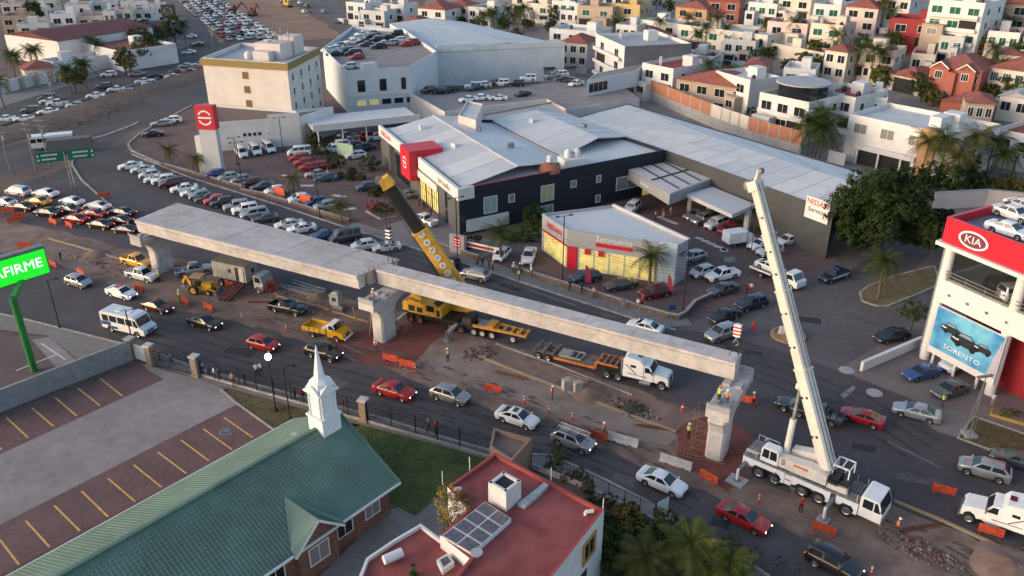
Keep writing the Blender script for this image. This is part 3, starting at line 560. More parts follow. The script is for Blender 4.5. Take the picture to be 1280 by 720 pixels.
mb = MB(); mb.beam(p - dn * .1,p + dn * .8,1.0,1.1,up=tuple(u_)); mb.build('boom_head',CREAM,wc,local=True)
mb = MB()
for k in (-.35,0,.35): c = p + dn * .55 + sd * k + u_ * -.55; mb.tube(c - sd * .1,c + sd * .1,.42,n=14)
mb.build('head_sheave',GREYM,wc,local=True)
mb = MB(); mb.beam(p + dn * .7 + u_ * .2,p + dn * 1.5 - sd * .2 + u_ * 1.1,.35,.4); mb.build('rooster_head',CREAM,wc,local=True)
mb = MB(); mb.tube(p + dn * 1.45 + u_ * 1.05 - sd * .25,p + dn * 1.45 + u_ * 1.05 + sd * .1,.28,n=12); mb.build('head_sheave',GREYM,wc,local=True)
for tt in (.12,.26,.44,.56,.7,.78,.9):
    c = f + (p - f) * tt; mb = MB(); r_ = .14 * (1 - .3 * tt)
    for k in (-.3,.25): cc = c + sd * (.62 - .12 * tt) * 0 + u_ * (-.0) ; mb.tube(c - sd * (.63 * (1 - .28 * tt)) + u_ * k,c - sd * (.66 * (1 - .28 * tt)) + u_ * k,r_,n=8)
    mb.build('boom_port',BLACKM,wc,local=True)
for k in (-.22,.22): mb = MB(); mb.tube(f + u_ * .75 + sd * k,p + dn * .5 + u_ * .62 + sd * k,.03,n=5); mb.build('hoist_cable',BLACKM,wc,local=True)
for s in (-1,1):
    for x in (-1.4,-.4,.6,2.9,3.9,7.9,8.8): mb = MB(); mb.tube((x,s * 1.36,2.02),(x,s * 1.36,2.75),.02,n=5); mb.build('handrail_post',WHITEM,wc,local=True)
    mb = MB(); mb.tube((-1.4,s * 1.36,2.75),(.6,s * 1.36,2.75),.02,n=5); mb.build('handrail',WHITEM,wc,local=True)
    lbox(wc,'marker_stripe',STRIPE_RED,(2.78,s * 1.405,1.2,.5,.012,.12)); lbox(wc,'mud_flap',BLACKM,(6.72,s * 1.1,.45,.04,.55,.4)); lbox(wc,'step',GREYM,(3.4,s * 1.45,.62,.5,.16,.06))
lbox(wc,'decal',STRIPE_RED,(3.7,-1.306,2.9,1.3,.012,.16))
# luffing ram
ra = Vector((1.75,.05,2.75)); rb = f + (p - f) * .30 - u_ * .62
mb = MB(); mb.tube(ra,ra.lerp(rb,.52),.30,n=14); mb.build('luffing_cylinder',CREAM,wc,local=True)
mb = MB(); mb.tube(ra.lerp(rb,.5),rb,.17,n=12); mb.build('luffing_rod',STEEL,wc,local=True)
mb = MB(); mb.beam(rb - sd * .5,rb + sd * .5,.35,.5); mb.build('ram_bracket',CREAM,wc,local=True)
mb = MB(); mb.beam(ra - sd * .5 - Vector((0,0,.3)),ra + sd * .5 - Vector((0,0,.3)),.4,.5); mb.build('ram_bracket',CREAM,wc,local=True)
# hoist ropes and hook blocks (held by the crane, but a thing of its own)
STRIPE_R = mat('stripe_red',(.55,.03,.02),.5); STRIPE_W = mat('stripe_white',(.75,.75,.73),.5); STRIPE_K = mat('stripe_black',(.02,.02,.02),.5)
def hook(tip,zblk,zg,dirv,label,c1,c2,rope_r=.035,bw=.9,bh=1.5):
    t = thing('hook_block',label,'hook',(tip[0],tip[1],zblk))
    n = 7; d = Vector((dirv.x,dirv.y,0)).normalized(); c = Vector((tip[0],tip[1],0))
    for k in range(n):
        z0 = zblk + bh * k / n; z1 = zblk + bh * (k + 1) / n; mb = MB(); wv = bw * (1 - .25 * abs(k - n / 2) / n)
        mb.beam((c.x,c.y,z0),(c.x,c.y,z1),.45,wv,up=tuple(d)); mb.build('stripe',c1 if k % 2 else c2,t)
    mb = MB()
    for s in (-.25,.25):
        q = c + d * s; mb.tube((q.x,q.y,zblk + bh),(q.x,q.y,tip[2] - .2),rope_r,n=5)
    mb.build('hoist_rope',BLACKM,t)
    mb = MB(); mb.tube((c.x,c.y,zblk),(c.x,c.y,zblk - .5),.12,n=8)
    for k in range(8):
        a0,a1 = -1.57 + k * .6,-1.57 + (k + 1) * .6
        mb.tube((c.x + .25 * math.cos(a0) * d.x,c.y + .25 * math.cos(a0) * d.y,zblk - .75 + .25 * math.sin(a0)),(c.x + .25 * math.cos(a1) * d.x,c.y + .25 * math.cos(a1) * d.y,zblk - .75 + .25 * math.sin(a1)),.07,n=6)
    mb.build('hook',GREYM,t)
    mb = MB()
    for s in (-1,1): q = c + Vector((ux.x,ux.y,0)) * (s * .5); mb.tube((c.x,c.y,zblk - 1.0),(q.x,q.y,zg),rope_r,n=5)
    mb.build('sling',BLACKM,t)
hook((TIPW[0],TIPW[1],TIPW[2] - .3),10.76,ZT + .3,ux,'red and white striped hook block hanging over the girder end',STRIPE_R,STRIPE_W,bw=.75,bh=1.25)
# ---- yellow truck crane behind the girder
YC = Vector((-8.41,90.79)); YA = -24.7
yt = thing('truck_crane','yellow truck crane with black tipped boom rising behind the girder','crane',(YC.x,YC.y,0),rad(YA))
side_prism('chassis',yt,BLACKM,[(-5.2,.75),(-5.2,1.35),(4.3,1.35),(4.3,.75)],-.9,.9)
side_prism('deck_plate',yt,BLACKM,[(-5.2,1.36),(-5.2,1.5),(2.4,1.5),(2.4,1.36)],-1.25,1.25)
add_wheels(yt,[-4.2,-2.9,1.5,2.9],1.02,.55,.42,mat('rim_red',(.32,.09,.03),.6,var=.3,scale=4))
side_prism('superstructure',yt,CRYEL,[(-4.4,1.55),(-4.6,2.4),(-4.2,3.3),(-2.2,3.0),(.3,2.9),(.3,1.55)],-1.3,1.3)
lbox(yt,'engine_cover',CRYEL,(-3.6,.2,3.05,1.6,1.8,.8),tap=.85); lbox(yt,'counterweight',CRYEL,(-4.9,0,1.6,.8,2.4,1.2),tap=.92)
for x,w_,z_,h_ in ((-3.9,.9,1.75,.8),(-2.75,.8,1.75,.7),(-.15,.5,1.7,.9)): lbox(yt,'side_grille',BLACKM,(x,-1.31,z_,w_,.03,h_))
mb = MB(); mb.tube((-2.9,.5,3.0),(-2.9,.5,4.0),.09,n=8); mb.build('exhaust',STEEL,yt,local=True)
mb = MB(); mb.tube((-.6,-.9,3.1),(-.6,.9,3.1),.38,n=14); mb.build('winch_drum',BLACKM,yt,local=True)
for k in range(5): mb = MB(); mb.tube((-4.3 + k * .8,-1.28,3.0),(-4.3 + k * .8,-1.28,3.7),.025,n=5); mb.build('rail_post',CRYEL,yt,local=True)
mb = MB(); mb.tube((-4.3,-1.28,3.7),(-1.1,-1.28,3.7),.025,n=5); mb.build('rail',CRYEL,yt,local=True)
side_prism('operator_cab',yt,CRYEL,[(-1.9,1.55),(-1.9,3.0),(-1.7,3.15),(-.6,3.15),(-.35,2.4),(-.35,1.55)],-1.35,-.5)
quadglass(yt,'cab_window',[(-1.75,-1.37,2.2),(-.6,-1.37,2.2),(-.7,-1.37,3.0),(-1.75,-1.37,3.0)])
lbox(yt,'driver_cab',BLACKM,(3.6,0,1.351,1.3,2.0,.8),tap=.9)
STR = [mat('outrigger_white',(.62,.62,.6),.6,var=.2,scale=3),BLACKM]
for x in (-5.0,2.2):
    for s in (-1,1):
        mb = MB(); n = 12
        for k in range(n):
            y0,y1 = .9 + 2.6 * k / n,.9 + 2.6 * (k + .5) / n; mb.beam((x,s * y0,.95),(x,s * (y0 + 2.6 / n),.95),.34,.36,m=1); mb.beam((x,s * y0,.95),(x,s * y1,.95),.36,.38,m=0)
        mb.build('outrigger_beam',STR,yt,local=True)
        mb = MB(); mb.tube((x,s * 3.4,1.3),(x,s * 3.4,.2),.12,n=8); mb.lathe((x,s * 3.4,.02),[(.5,0),(.5,.12),(.2,.2)],12); mb.build('outrigger_jack',GREYM,yt,local=True)
bpy.context.view_layer.update(); inv = yt.matrix_world.inverted()
TIPY = (-14.53,90.07000000000001,19.19)
FOOTY = yt.matrix_world @ Vector((1.2,.9,2.6))
FOOTY = Vector((*(-5.2,91.8),2.4))
mb = MB(); q = inv @ FOOTY; mb.beam(q + Vector((-4.4,0,-.3)),q + Vector((.8,0,.2)),2.2,1.5); mb.build('boom_cradle',CRYEL,yt,local=True)
f,p,dn = boom(yt,inv,FOOTY,TIPY,[(0,.62,1.7,1.9),(.62,.95,1.45,1.6)],lambda i: CRYEL if i == 0 else BLACKM)
sd = dn.cross(Vector((0,0,1))).normalized(); u_ = sd.cross(dn)
mb = MB(); mb.beam(p - dn * .9,p + dn * .35,1.5,1.55,up=tuple(u_),w2=1.1,h2=1.2); mb.build('boom_head',CRYEL,yt,local=True)
mb = MB()
for k in (-.3,.3): c = p + dn * .3 + sd * k - u_ * .6; mb.tube(c - sd * .1,c + sd * .1,.4,n=12)
mb.build('head_sheave',GREYM,yt,local=True)
# lettered discs on the boom's camera side
DW = mat('disc_white',(.72,.72,.70),.6)
cam_l = (inv @ Vector((0,0,49))); side = u_ if (cam_l - f).dot(u_) > (cam_l - f).dot(sd) * 1e-6 and abs((cam_l - f).normalized().dot(u_)) > abs((cam_l - f).normalized().dot(sd)) else sd * (1 if (cam_l - f).dot(sd) > 0 else -1)
half = .5 * 1.9 if side == u_ else .5 * 1.7
for k,ch in enumerate('SAMMACG'):
    c = f + (p - f) * (.60 - .062 * k) + side * (half + .02); mb = MB(); mb.tube(c,c + side * .03,.42,n=18); d_ = mb.build('letter_disc',DW,yt,local=True)
    cu = text_obj('letter',ch,.62,STRIPE_K,d_,(0,0,0),(0,0,0),ext=.005)
    zax = side; yax = dn; xax = yax.cross(zax); Mx = Matrix((xax,yax,zax)).transposed().to_4x4(); Mx.translation = c + side * .04; cu.matrix_local = Mx
ra = q + Vector((-2.6,0,.2)); rb = f + (p - f) * .36 - u_ * .7
mb = MB(); mb.tube(ra,ra.lerp(rb,.55),.26,n=12); mb.build('luffing_cylinder',CRYEL,yt,local=True)
mb = MB(); mb.tube(ra.lerp(rb,.5),rb,.15,n=10); mb.build('luffing_rod',STEEL,yt,local=True)
mb = MB(); mb.beam(f + dn * 2 - u_ * 1.0,f + (p - f) * .3 - u_ * 1.3,.12,.12); mb.beam(f + (p - f) * .3 - u_ * 1.3,p - u_ * .9,.06,.06); mb.build('boom_cable',BLACKM,yt,local=True)
hook((TIPY[0],TIPY[1],TIPY[2] - .3),11.82,ZT + .3,ux,'white and black striped hook block hanging beside the girder joint',STRIPE_W,STRIPE_K,bw=.7,bh=1.5)

# ================================================================ VEHICLES
CARP = dict(  # L, W, H, belt, hood, trunk, x of: windscreen base, roof front, roof rear, rear glass base, wheel radius, wheelbase
    sedan=(4.6,1.78,1.46,.95,.86,1.0,1.18,.30,-.80,-1.86,.33,2.70),
    hatch=(3.95,1.72,1.52,.96,.88,1.0,1.15,.38,-1.35,-1.90,.32,2.52),
    suv=(4.55,1.86,1.70,1.08,1.0,1.12,1.12,.42,-1.70,-2.16,.37,2.70),
    coupe=(4.4,1.75,1.38,.90,.80,.96,1.05,.12,-.72,-1.95,.33,2.62),longsedan=(4.85,1.82,1.48,.96,.90,1.02,1.12,.32,-.98,-1.82,.34,2.85),crossover=(4.4,1.82,1.62,1.05,.98,1.1,1.2,.45,-1.45,-2.12,.36,2.64),wagon=(4.7,1.82,1.72,1.02,.92,1.05,1.5,.75,-1.95,-2.26,.34,2.8),jeep=(4.3,1.78,1.78,1.1,1.06,1.12,.82,.5,-1.98,-2.1,.38,2.55),
    van=(4.9,1.86,2.0,1.12,.95,1.12,1.75,1.05,-2.35,-2.43,.34,3.0),
    pickup=(5.2,1.84,1.74,1.02,1.0,1.0,1.15,.55,-.72,-.92,.38,3.2))
def car_parts(kind,cargo=False):
    L,W,H,belt,hood,trunk,xw,xrf,xrr,xr,wr,wb = CARP[kind]
    w = W / 2; xf,xb = L / 2,-L / 2; fa,ra = wb / 2 + .05,-wb / 2 + .05
    st = []   # stations: x, zbottom, ztop, width scale, bed
    def top(x):
        if x >= xw: return hood + (belt - hood) * max(0,1 - (x - xw) / .35) * .9 - .10 * max(0,(x - xw) / (xf - xw)) ** 2
        if x <= xr: return trunk
        return belt
    xs = [xb,xb + .10,xb + .35,xf - .45,xf - .16,xf,xw,xr,0]
    for c in (fa,ra): xs += [c - wr - .08,c - wr * .75,c - wr * .1 - .12,c + wr * .1 + .12,c + wr * .75,c + wr + .08]
    if kind == 'pickup': xs += [xr - .04,xr - .12,xb + .14,xb + .06]
    xs = sorted(set(round(x,3) for x in xs))
    for x in xs:
        zb = .24
        for c in (fa,ra):
            dx = abs(x - c)
            if dx < wr + .04: zb = max(zb,wr + math.sqrt(max(0,(wr + .06) ** 2 - dx * dx)))
        ws = 1.0; zt = top(x)
        if x == xs[0]: zb,ws,zt = .40,.90,zt - .12
        elif x == xs[1]: zb,ws = .30,.96
        if x == xs[-1]: zb,ws,zt = .34,.72,hood - .26
        elif x > xf - .2: zb,ws,zt = .27,.90,hood - .12
        elif x > xf - .5: ws = .97
        st.append((x,zb,zt,ws,kind == 'pickup' and xb + .1 < x < xr - .08))
    mb = MB(); rings = []
    for x,zb,zt,ws,bed in st:
        a = w * ws; mid = max(zb + .08,.52)
        r = [(0,zb + .02),(a * .93,zb),(a,min(mid,zt - .2) if zb < .5 else max(zb + .03,.66)),(a * .985,zt - .10),(a * .93,zt),((a * .84,.66) if bed else (a * .75,zt + .015)),((0,.64) if bed else (0,zt + .03))]
        rings.append([(x,y,z) for y,z in r] + [(x,-y,z) for y,z in r[-2:0:-1]])
    n = len(rings[0])
    for r in rings: mb.v += r
    for j in range(len(rings) - 1):
        for k in range(n): mb.f.append((j * n + k,j * n + (k + 1) % n,(j + 1) * n + (k + 1) % n,(j + 1) * n + k)); mb.m.append(0)
    mb.f.append(tuple(range(n))); mb.m.append(0); mb.f.append(tuple((len(rings) - 1) * n + k for k in reversed(range(n)))); mb.m.append(0)
    # greenhouse
    wbs,wr_ = w * .93,w * .74
    Bf,Br,Rf,Rr = xw,xr,xrf,xrr; z0 = belt - .06; zr = H - .03
    ring0 = [(Br,-wbs,z0),(Bf,-wbs,z0),(Bf,wbs,z0),(Br,wbs,z0)]; ring1 = [(Rr,-wr_,zr - .05),(Rf,-wr_,zr - .05),(Rf,wr_,zr - .05),(Rr,wr_,zr - .05)]
    ring2 = [(Rr + .12,-wr_ * .86,H),(Rf - .14,-wr_ * .86,H),(Rf - .14,wr_ * .86,H),(Rr + .12,wr_ * .86,H)]
    for a,b in ((ring0,ring1),(ring1,ring2)):
        for k in range(4): mb.face([a[k],a[(k + 1) % 4],b[(k + 1) % 4],b[k]])
    mb.face(ring2)
    parts = [('body',mb,'paint',52)]
    def panel(a,b,c,d,u0,u1,v0,v1,off=.012):
        a,b,c,d = map(Vector,(a,b,c,d)); nn = (b - a).cross(d - a).normalized() * off
        def pt(u,v): return tuple((a.lerp(b,u)).lerp(d.lerp(c,u),v) + nn)
        return [pt(u0,v0),pt(u1,v0),pt(u1,v1),pt(u0,v1)]
    r0,r1 = ring0,ring1
    ws_ = MB(); ws_.face(panel(r0[1],r0[2],r1[2],r1[1],.06,.94,.12,.95)); parts.append(('windscreen',ws_,'glass',None))
    rw = MB(); rw.face(panel(r0[3],r0[0],r1[0],r1[3],.08,.92,.2,.93)); parts.append(('rear_window',rw,'glass',None))
    for a,b,c,d in ((r0[0],r0[1],r1[1],r1[0]),(r0[2],r0[3],r1[3],r1[2])):
        spl = [(.06,.46),(.52,.93)] if kind != 'pickup' else [(.1,.48),(.54,.93)]
        if kind == 'van': spl = [(.04,.32),(.36,.64),(.68,.96)]
        if cargo: spl = [(.72,.96)]
        for u0,u1 in spl: sw = MB(); sw.face(panel(a,b,c,d,u0,u1,.2,.92)); parts.append(('side_window',sw,'glass',None))
    for s in (-1,1):
        h = MB(); h.box(xf - .10,s * w * .60,hood - .29,.18,w * .28,.10,-s * .35,taper=.85); parts.append(('headlight',h,'lampf',None))
        h = MB(); h.box(xb + .05,s * w * .72,trunk - .30,.12,w * .28,.16,s * .2,taper=.9); parts.append(('taillight',h,'lampr',None))
        h = MB(); h.box(xw - .05,s * (w + .07),belt - .02,.16,.17,.13,0,taper=.8); parts.append(('mirror',h,'paint',None))
    h = MB(); h.box(xf - .02,0,.36,.10,W * .52,.20,0,taper=.9); parts.append(('grille',h,'trim',None))
    h = MB(); h.box(xb + .05,0,.62,.05,.42,.13); parts.append(('number_plate',h,'plate',None))
    return parts,(fa,ra,w - .13,wr)
PLATE = mat('plate',(.6,.6,.58),.5)
def lampmat(k,lit):
    if k == 'lampf': return LAMP_ON if lit in ('on','both') else LAMP_OFF
    return TAIL_ON if lit in ('brake','both') else TAIL_OFF
CARM = {}
def car_mesh(kind,cargo=False):
    key = (kind,cargo)
    if key in CARM: return CARM[key]
    parts,wl = car_parts(kind,cargo); base = dict(paint=paint('white'),glass=GLASS,lampf=LAMP_OFF,lampr=TAIL_OFF,trim=TRIM,plate=PLATE)
    full = [(n,m.mesh(n,base[k],smooth=s),k) for n,m,k,s in parts]
    tyre,rim = wheel_mesh(wl[3],.21)
    # one joined mesh for vehicles too small in the picture to show parts
    J = MB(); ix = dict(paint=0,glass=1,lampf=2,lampr=3,trim=4,plate=2)
    for n,m,k,s in parts:
        if n in ('mirror','number_plate','grille'): continue
        o = len(J.v); J.v += m.v; J.f += [tuple(o + q for q in f) for f in m.f]; J.m += [ix[k]] * len(m.f)
    for x in wl[:2]:
        for s in (-1,1): J.tube((x,s * (wl[2] - .1),wl[3]),(x,s * (wl[2] + .11),wl[3]),wl[3],n=10,m=4); J.tube((x,s * (wl[2] + .11),wl[3]),(x,s * (wl[2] + .12),wl[3]),wl[3] * .6,n=8,m=5)
    jm = J.mesh(kind + '_far',[paint('white'),GLASS,LAMP_OFF,TAIL_OFF,RUBBER,RIM])
    CARM[key] = (full,tyre,rim,wl,jm); return CARM[key]
VARIANT = dict(sedan=('sedan','sedan','longsedan','coupe'),suv=('suv','crossover','wagon','jeep'),hatch=('hatch','hatch','crossover'))
NAMES = dict(sedan='sedan_car',hatch='hatchback_car',suv='suv_car',van='passenger_van',pickup='pickup_truck')
WORD = dict(sedan='sedan',hatch='hatchback',suv='SUV',van='van',pickup='pickup truck')
def car(kind,colour,x,y,ang,z=0.0,ctx='',group=None,lit='',near=True,label=None,cargo=False):
    shape = RND.choice(VARIANT.get(kind,(kind,))); full,tyre,rim,wl,jm = car_mesh(shape,cargo); lab = label or f'{colour} {WORD[kind]} {ctx}'
    cat = 'car' if kind in ('sedan','hatch','suv') else ('van' if kind == 'van' else 'pickup')
    pm = paint(colour)
    if not near:
        o = link(NAMES[kind],jm,None,(x,y,z),rad(ang)); o.material_slots[0].link = 'OBJECT'; o.material_slots[0].material = pm
        if lit:
            for i,k in ((2,'lampf'),(3,'lampr')): o.material_slots[i].link = 'OBJECT'; o.material_slots[i].material = lampmat(k,lit)
        return tag(o,lab,cat,group)
    t = thing(NAMES[kind],lab,cat,(x,y,z),rad(ang),group)
    for n,me,k in full:
        o = link(n,me,t)
        if k in ('paint','lampf','lampr'): o.material_slots[0].link = 'OBJECT'; o.material_slots[0].material = pm if k == 'paint' else lampmat(k,lit)
    for xx in wl[:2]:
        for s in (-1,1): q = link('wheel',tyre,t,(xx,s * wl[2],wl[3])); link('rim',rim,q)
    return t
def cars(lst,z,ctx,group,near=True,jit=1.5):
    for k,c,x,y,a,fl in lst: car(k,c,x,y,a + RND.uniform(-jit,jit),z,ctx,group,fl,near)
# ---- moving on the near carriageway
NEARC = [('hatch','silver',-59.53,102.29,-27.0,''),('sedan','white',-52.11,98.79,-27.0,'on'),('sedan','maroon',-45.76,94.8,-26.0,'on'),('sedan','black',-38.19,90.42,-25.0,'on'),('hatch','red',-29.46,85.0,-24.0,'on'),('suv','black',-21.84,82.94,-25.0,'both'),('sedan','red',-12.63,74.94,-27.0,'on'),('hatch','silver',-6.55,74.01,-29.0,''),('sedan','white',0.57,69.87,-30.0,''),('suv','silver',6.01,65.94,-34.0,'on'),('sedan','white',13.66,59.77,-37.0,''),('sedan','red',19.87,55.0,-41.0,'on'),('suv','black',25.71,49.6,-43.0,'both')]
NL = ['silver hatchback passing the green bank sign pole','white sedan driving past the white pickup and pier','dark red sedan with headlights lit behind the black sedan','black sedan with headlights lit beside the yellow dump truck lane',
      'bright red hatchback with headlights lit in front of the dump truck','black SUV driving beside the yellow dump truck','red sedan with headlights lit ahead of the silver hatchback','silver hatchback between the red sedan and white sedan',
      'white sedan driving just ahead of the pickup with a ladder rack','silver SUV with a ladder on its roof rack','white sedan beside the concrete barriers by the pier','dark red sedan below the crane outrigger','black SUV with red tail lamp at the foot of the crane']
for (k,c,x,y,a,fl),lb in zip(NEARC,NL):
    t = car(k,c,x,y,a,ctx='',group=None,lit=fl,label=lb)
    if lb.startswith('white sedan driving past'):
        lbox(t,'roof_panel',paint('red'),(-.37,0,1.462,.95,1.1,.012))
    if lb.startswith('white sedan driving just'):
        lbox(t,'sunroof',GLASS,(-.2,0,1.462,.5,.8,.01))
    if 'ladder on' in lb:
        mb = MB()
        for s in (-.3,.3): mb.beam((-1.6,s,1.95),(1.7,s,1.95),.06,.09)
        for q in range(11): mb.beam((-1.5 + q * .31,-.3,1.95),(-1.5 + q * .31,.3,1.95),.04,.04)
        mb.build('ladder',mat('ladder_pink',(.5,.38,.36),.6),t,local=True)
        mb = MB()
        for xx in (-1.8,-.2,1.3): mb.beam((xx,-.75,1.85),(xx,.75,1.85),.05,.05); mb.beam((xx,-.75,1.6),(xx,-.75,1.85),.04,.04); mb.beam((xx,.75,1.6),(xx,.75,1.85),.04,.04)
        for s in (-.75,.75): mb.beam((-2.4,s,1.85),(2.2,s,1.85),.05,.05)
        mb.build('roof_rack',BLACKM,t,local=True)
# ---- parked on the works strip
for (k,c,x,y,a,fl),lb in zip([('pickup','yellow',-54.29,109.06,-28.0,''),('pickup','white',-51.59,104.38,-25.0,''),('pickup','silver',-44.89,105.99,20.0,''),('pickup','black',-28.81,94.34,-22.0,'')],
        ['yellow pickup truck parked against the first pier','white pickup truck beside the yellow pickup','silver pickup truck parked behind the site office truck','black pickup truck parked beside the striped kerb under the deck']):
    car(k,c,x,y,a,label=lb)
# ---- far carriageway and side street
for (k,c,x,y,a,fl),lb in zip([('hatch','silver',-5.14,104.38,155.0,''),('suv','black',-9.57,108.49,150.0,''),('sedan','white',16.33,89.17,150.0,''),('suv','silver',25.4,87.54,212.0,''),('sedan','black',26.86,92.13,212.0,''),('suv','navy',31.06,95.48,207.0,''),('sedan','red',35.75,70.01,147.0,''),('sedan','silver',41.68,70.87,152.0,''),('suv','silver',43.84,61.5,150.0,''),('sedan','grey',47.67,62.93,150.0,''),('pickup','grey',31.37,70.58,150.0,''),('sedan','black',29.93,71.74,150.0,'')],
        ['silver hatchback driving past people on the showroom pavement','black SUV parked behind the yellow boom','white car mostly hidden behind the long girder','silver SUV waiting below the striped hook block','black sedan between the silver and navy SUVs','navy SUV leaving the side street',
         'old red sedan driving past the white boom','silver sedan stopped beside the forecourt apron','silver SUV in front of the white tractor truck','dark grey sedan beside the dry grass verge','dark grey pickup passing behind the crane boom','black sedan hidden beside the crane luffing ram']):
    car(k,c,x,y,a,label=lb)
# ---- red-fronted dealer forecourt, side street
for (k,c,x,y,a,fl),lb in zip([('sedan','blue',45.6,78.53,200.0,''),('sedan','grey',47.17,75.1,205.0,''),('hatch','white',50.26,80.6,215.0,''),('sedan','black',45.8,86.94,200.0,''),('pickup','navy',44.91,104.11,212.0,'')],
        ['blue sedan parked beside the white boundary wall','grey sedan parked on the forecourt under the billboard','white hatchback standing under the car billboard','black sedan beside the round clipped tree','navy patrol pickup with white stripes in the side street']):
    t = car(k,c,x,y,a,label=lb)
    if 'patrol' in lb:
        for s in (-1,1): lbox(t,'stripe',paint('white'),(-.2,s * .925,.7,3.4,.012,.22))
        lbox(t,'light_bar',paint('blue'),(.0,0,1.74,.25,1.1,.12)); lbox(t,'roll_bar',BLACKM,(-.95,0,1.0,.08,1.5,.75))
for (k,c,x,y,a,fl),lb in zip([('hatch','teal',10.21,103.59,200.0,''),('sedan','grey',14.82,101.27,200.0,''),('suv','maroon',19.11,98.79,203.0,'')],['teal hatchback in front of the lit showroom window','dark grey sedan in front of the lit showroom window','maroon SUV beside the red banner and palm']):
    car(k,c,x,y,a,label=lb)
# ---- used car forecourt and service yard
cars([('hatch','silver',26.45,110.5,212.0,''),('hatch','white',26.8,105.45,215.0,''),('pickup','white',29.37,104.38,205.0,''),('sedan','grey',28.42,99.77,208.0,'')],0,'parked at the end of the used car showroom','cars beside the used car showroom')
cars([('suv','white',20.24,131.03,240.0,''),('suv','silver',31.03,125.78,215.0,''),('suv','white',32.77,123.64,215.0,''),('hatch','red',34.33,121.56,215.0,''),('hatch','maroon',18.42,125.06,215.0,''),('sedan','white',37.71,115.34,210.0,''),('hatch','white',38.35,112.88,210.0,''),('hatch','white',42.31,116.92,210.0,''),('sedan','silver',30.43,127.98,212.0,'')],0,'parked in the service yard by the grey wall','cars in the service yard')
# ---- angle parked along the road, backed towards the kerb
ROW = [('sedan','white',-74.27,154.75,205,''),('sedan','white',-71.11,152.71,205,''),('hatch','white',-68.35,149.25,205,''),('sedan','white',-66.21,146.85,205,''),('suv','white',-64.37,145.92,205,''),('suv','maroon',-62.2,144.07,205,''),('sedan','white',-59.04,141.38,205,''),('sedan','white',-56.7,139.2,205,''),('hatch','silver',-54.84,137.49,205,''),('sedan','grey',-53.16,136.24,205,''),('hatch','red',-51.36,135.01,205,''),('hatch','black',-49.59,133.79,205,''),('suv','silver',-46.8,131.81,205,''),('suv','white',-44.85,130.25,205,''),('suv','silver',-42.71,128.36,205,''),('sedan','grey',-40.48,126.51,205,''),('sedan','white',-35.85,123.64,205,''),('sedan','white',-33.4,121.9,205,''),('sedan','blue',-29.34,118.87,205,''),('van','grey',-25.87,118.22,205,''),('hatch','white',-22.38,115.03,205,''),('sedan','white',-18.91,114.41,205,'')]
cars(ROW[:16],0,'backed up to the kerb along the dealership wall','cars parked along the kerb')
cars(ROW[16:],0,'parked on the road beyond the flyover deck','cars parked beyond the deck',jit=8)
cars([('hatch','blue',-55.98,149.73,208,''),('hatch','silver',-53.12,147.8,208,''),('hatch','silver',-50.3,146.38,208,''),('hatch','maroon',-47.84,144.53,208,''),('sedan','grey',-45.29,142.71,208,''),('hatch','white',-42.29,140.06,208,''),('hatch','white',-37.02,135.83,208,''),('hatch','blue',-33.74,134.19,208,''),('hatch','silver',-31.55,132.2,208,''),('hatch','teal',-26.35,142.26,208,'')],0,'on show along the low forecourt wall','cars on show along the forecourt wall')
cars([('hatch','red',-42.65,160.07,195,''),('hatch','red',-40.8,156.84,195,''),('hatch','red',-39.32,153.72,195,''),('hatch','red',-37.37,154.75,195,''),('sedan','silver',-36.92,149.73,195,''),('sedan','teal',-34.77,147.33,195,''),('van','white',-43.56,163.98,195,'')],0,'on show in front of the clipped hedges','cars on show before the hedges')
cars([('van','white',-55.19,163.41,300.0,''),('van','white',-52.89,165.13,300.0,''),('van','white',-50.56,166.89,300.0,'')],0,'parked nose out against the white hotel wing','white vans at the hotel wing')
cars([('suv','white',-36.37,169.27,200,''),('suv','silver',-34.62,171.72,200,''),('sedan','black',-32.0,166.3,200,''),('sedan','grey',-30.96,168.07,200,''),('suv','red',-32.16,175.51,200,''),('hatch','white',-29.38,175.51,200,''),('hatch','white',-31.55,161.73,200,''),('sedan','grey',-36.28,176.15,200,''),('pickup','white',-36.81,166.3,200,'')],0,'under the long white canopy','cars under the white canopy')
car('pickup','pearl',*(-14.32,125.55),-41.4 + 180,label='pale pickup truck in front of the lit showroom glass'); 
car('hatch','white',*(-1.53,111.5),250,label='white hatchback beneath the small palm'); car('pickup','white',*(2.47,110.91),262,label='white pickup truck facing the road beside the round hedge')
car('sedan','silver',*(-18.63,138.06),200,label='silver sedan behind the crane boom by the showroom glass')
# ---- queue at the left with brake lamps lit
JAM = [('suv','white',-88.05,139.63,161,''),('sedan','white',-87.46,134.19,161,''),('sedan','white',-82.77,138.77,161,''),('sedan','yellow',-81.88,134.6,161,''),('sedan','black',-83.01,131.81,161,''),('sedan','black',-77.44,129.11,161,''),('sedan','white',-76.08,134.6,161,''),('sedan','grey',-74.85,130.64,161,''),('sedan','white',-70.58,132.2,161,''),('sedan','red',-69.5,128.36,161,''),('sedan','red',-71.36,126.14,161,''),('sedan','black',-66.18,123.64,161,''),('sedan','black',-65.04,129.11,161,''),('sedan','black',-63.86,125.42,161,''),('sedan','black',-61.31,121.56,161,'')]
for k,c,x,y,a,fl in JAM: car(k,c,x,y,a + RND.uniform(-3,3),0,'queueing with brake lamps lit beside the orange barriers','queue at the junction','brake')
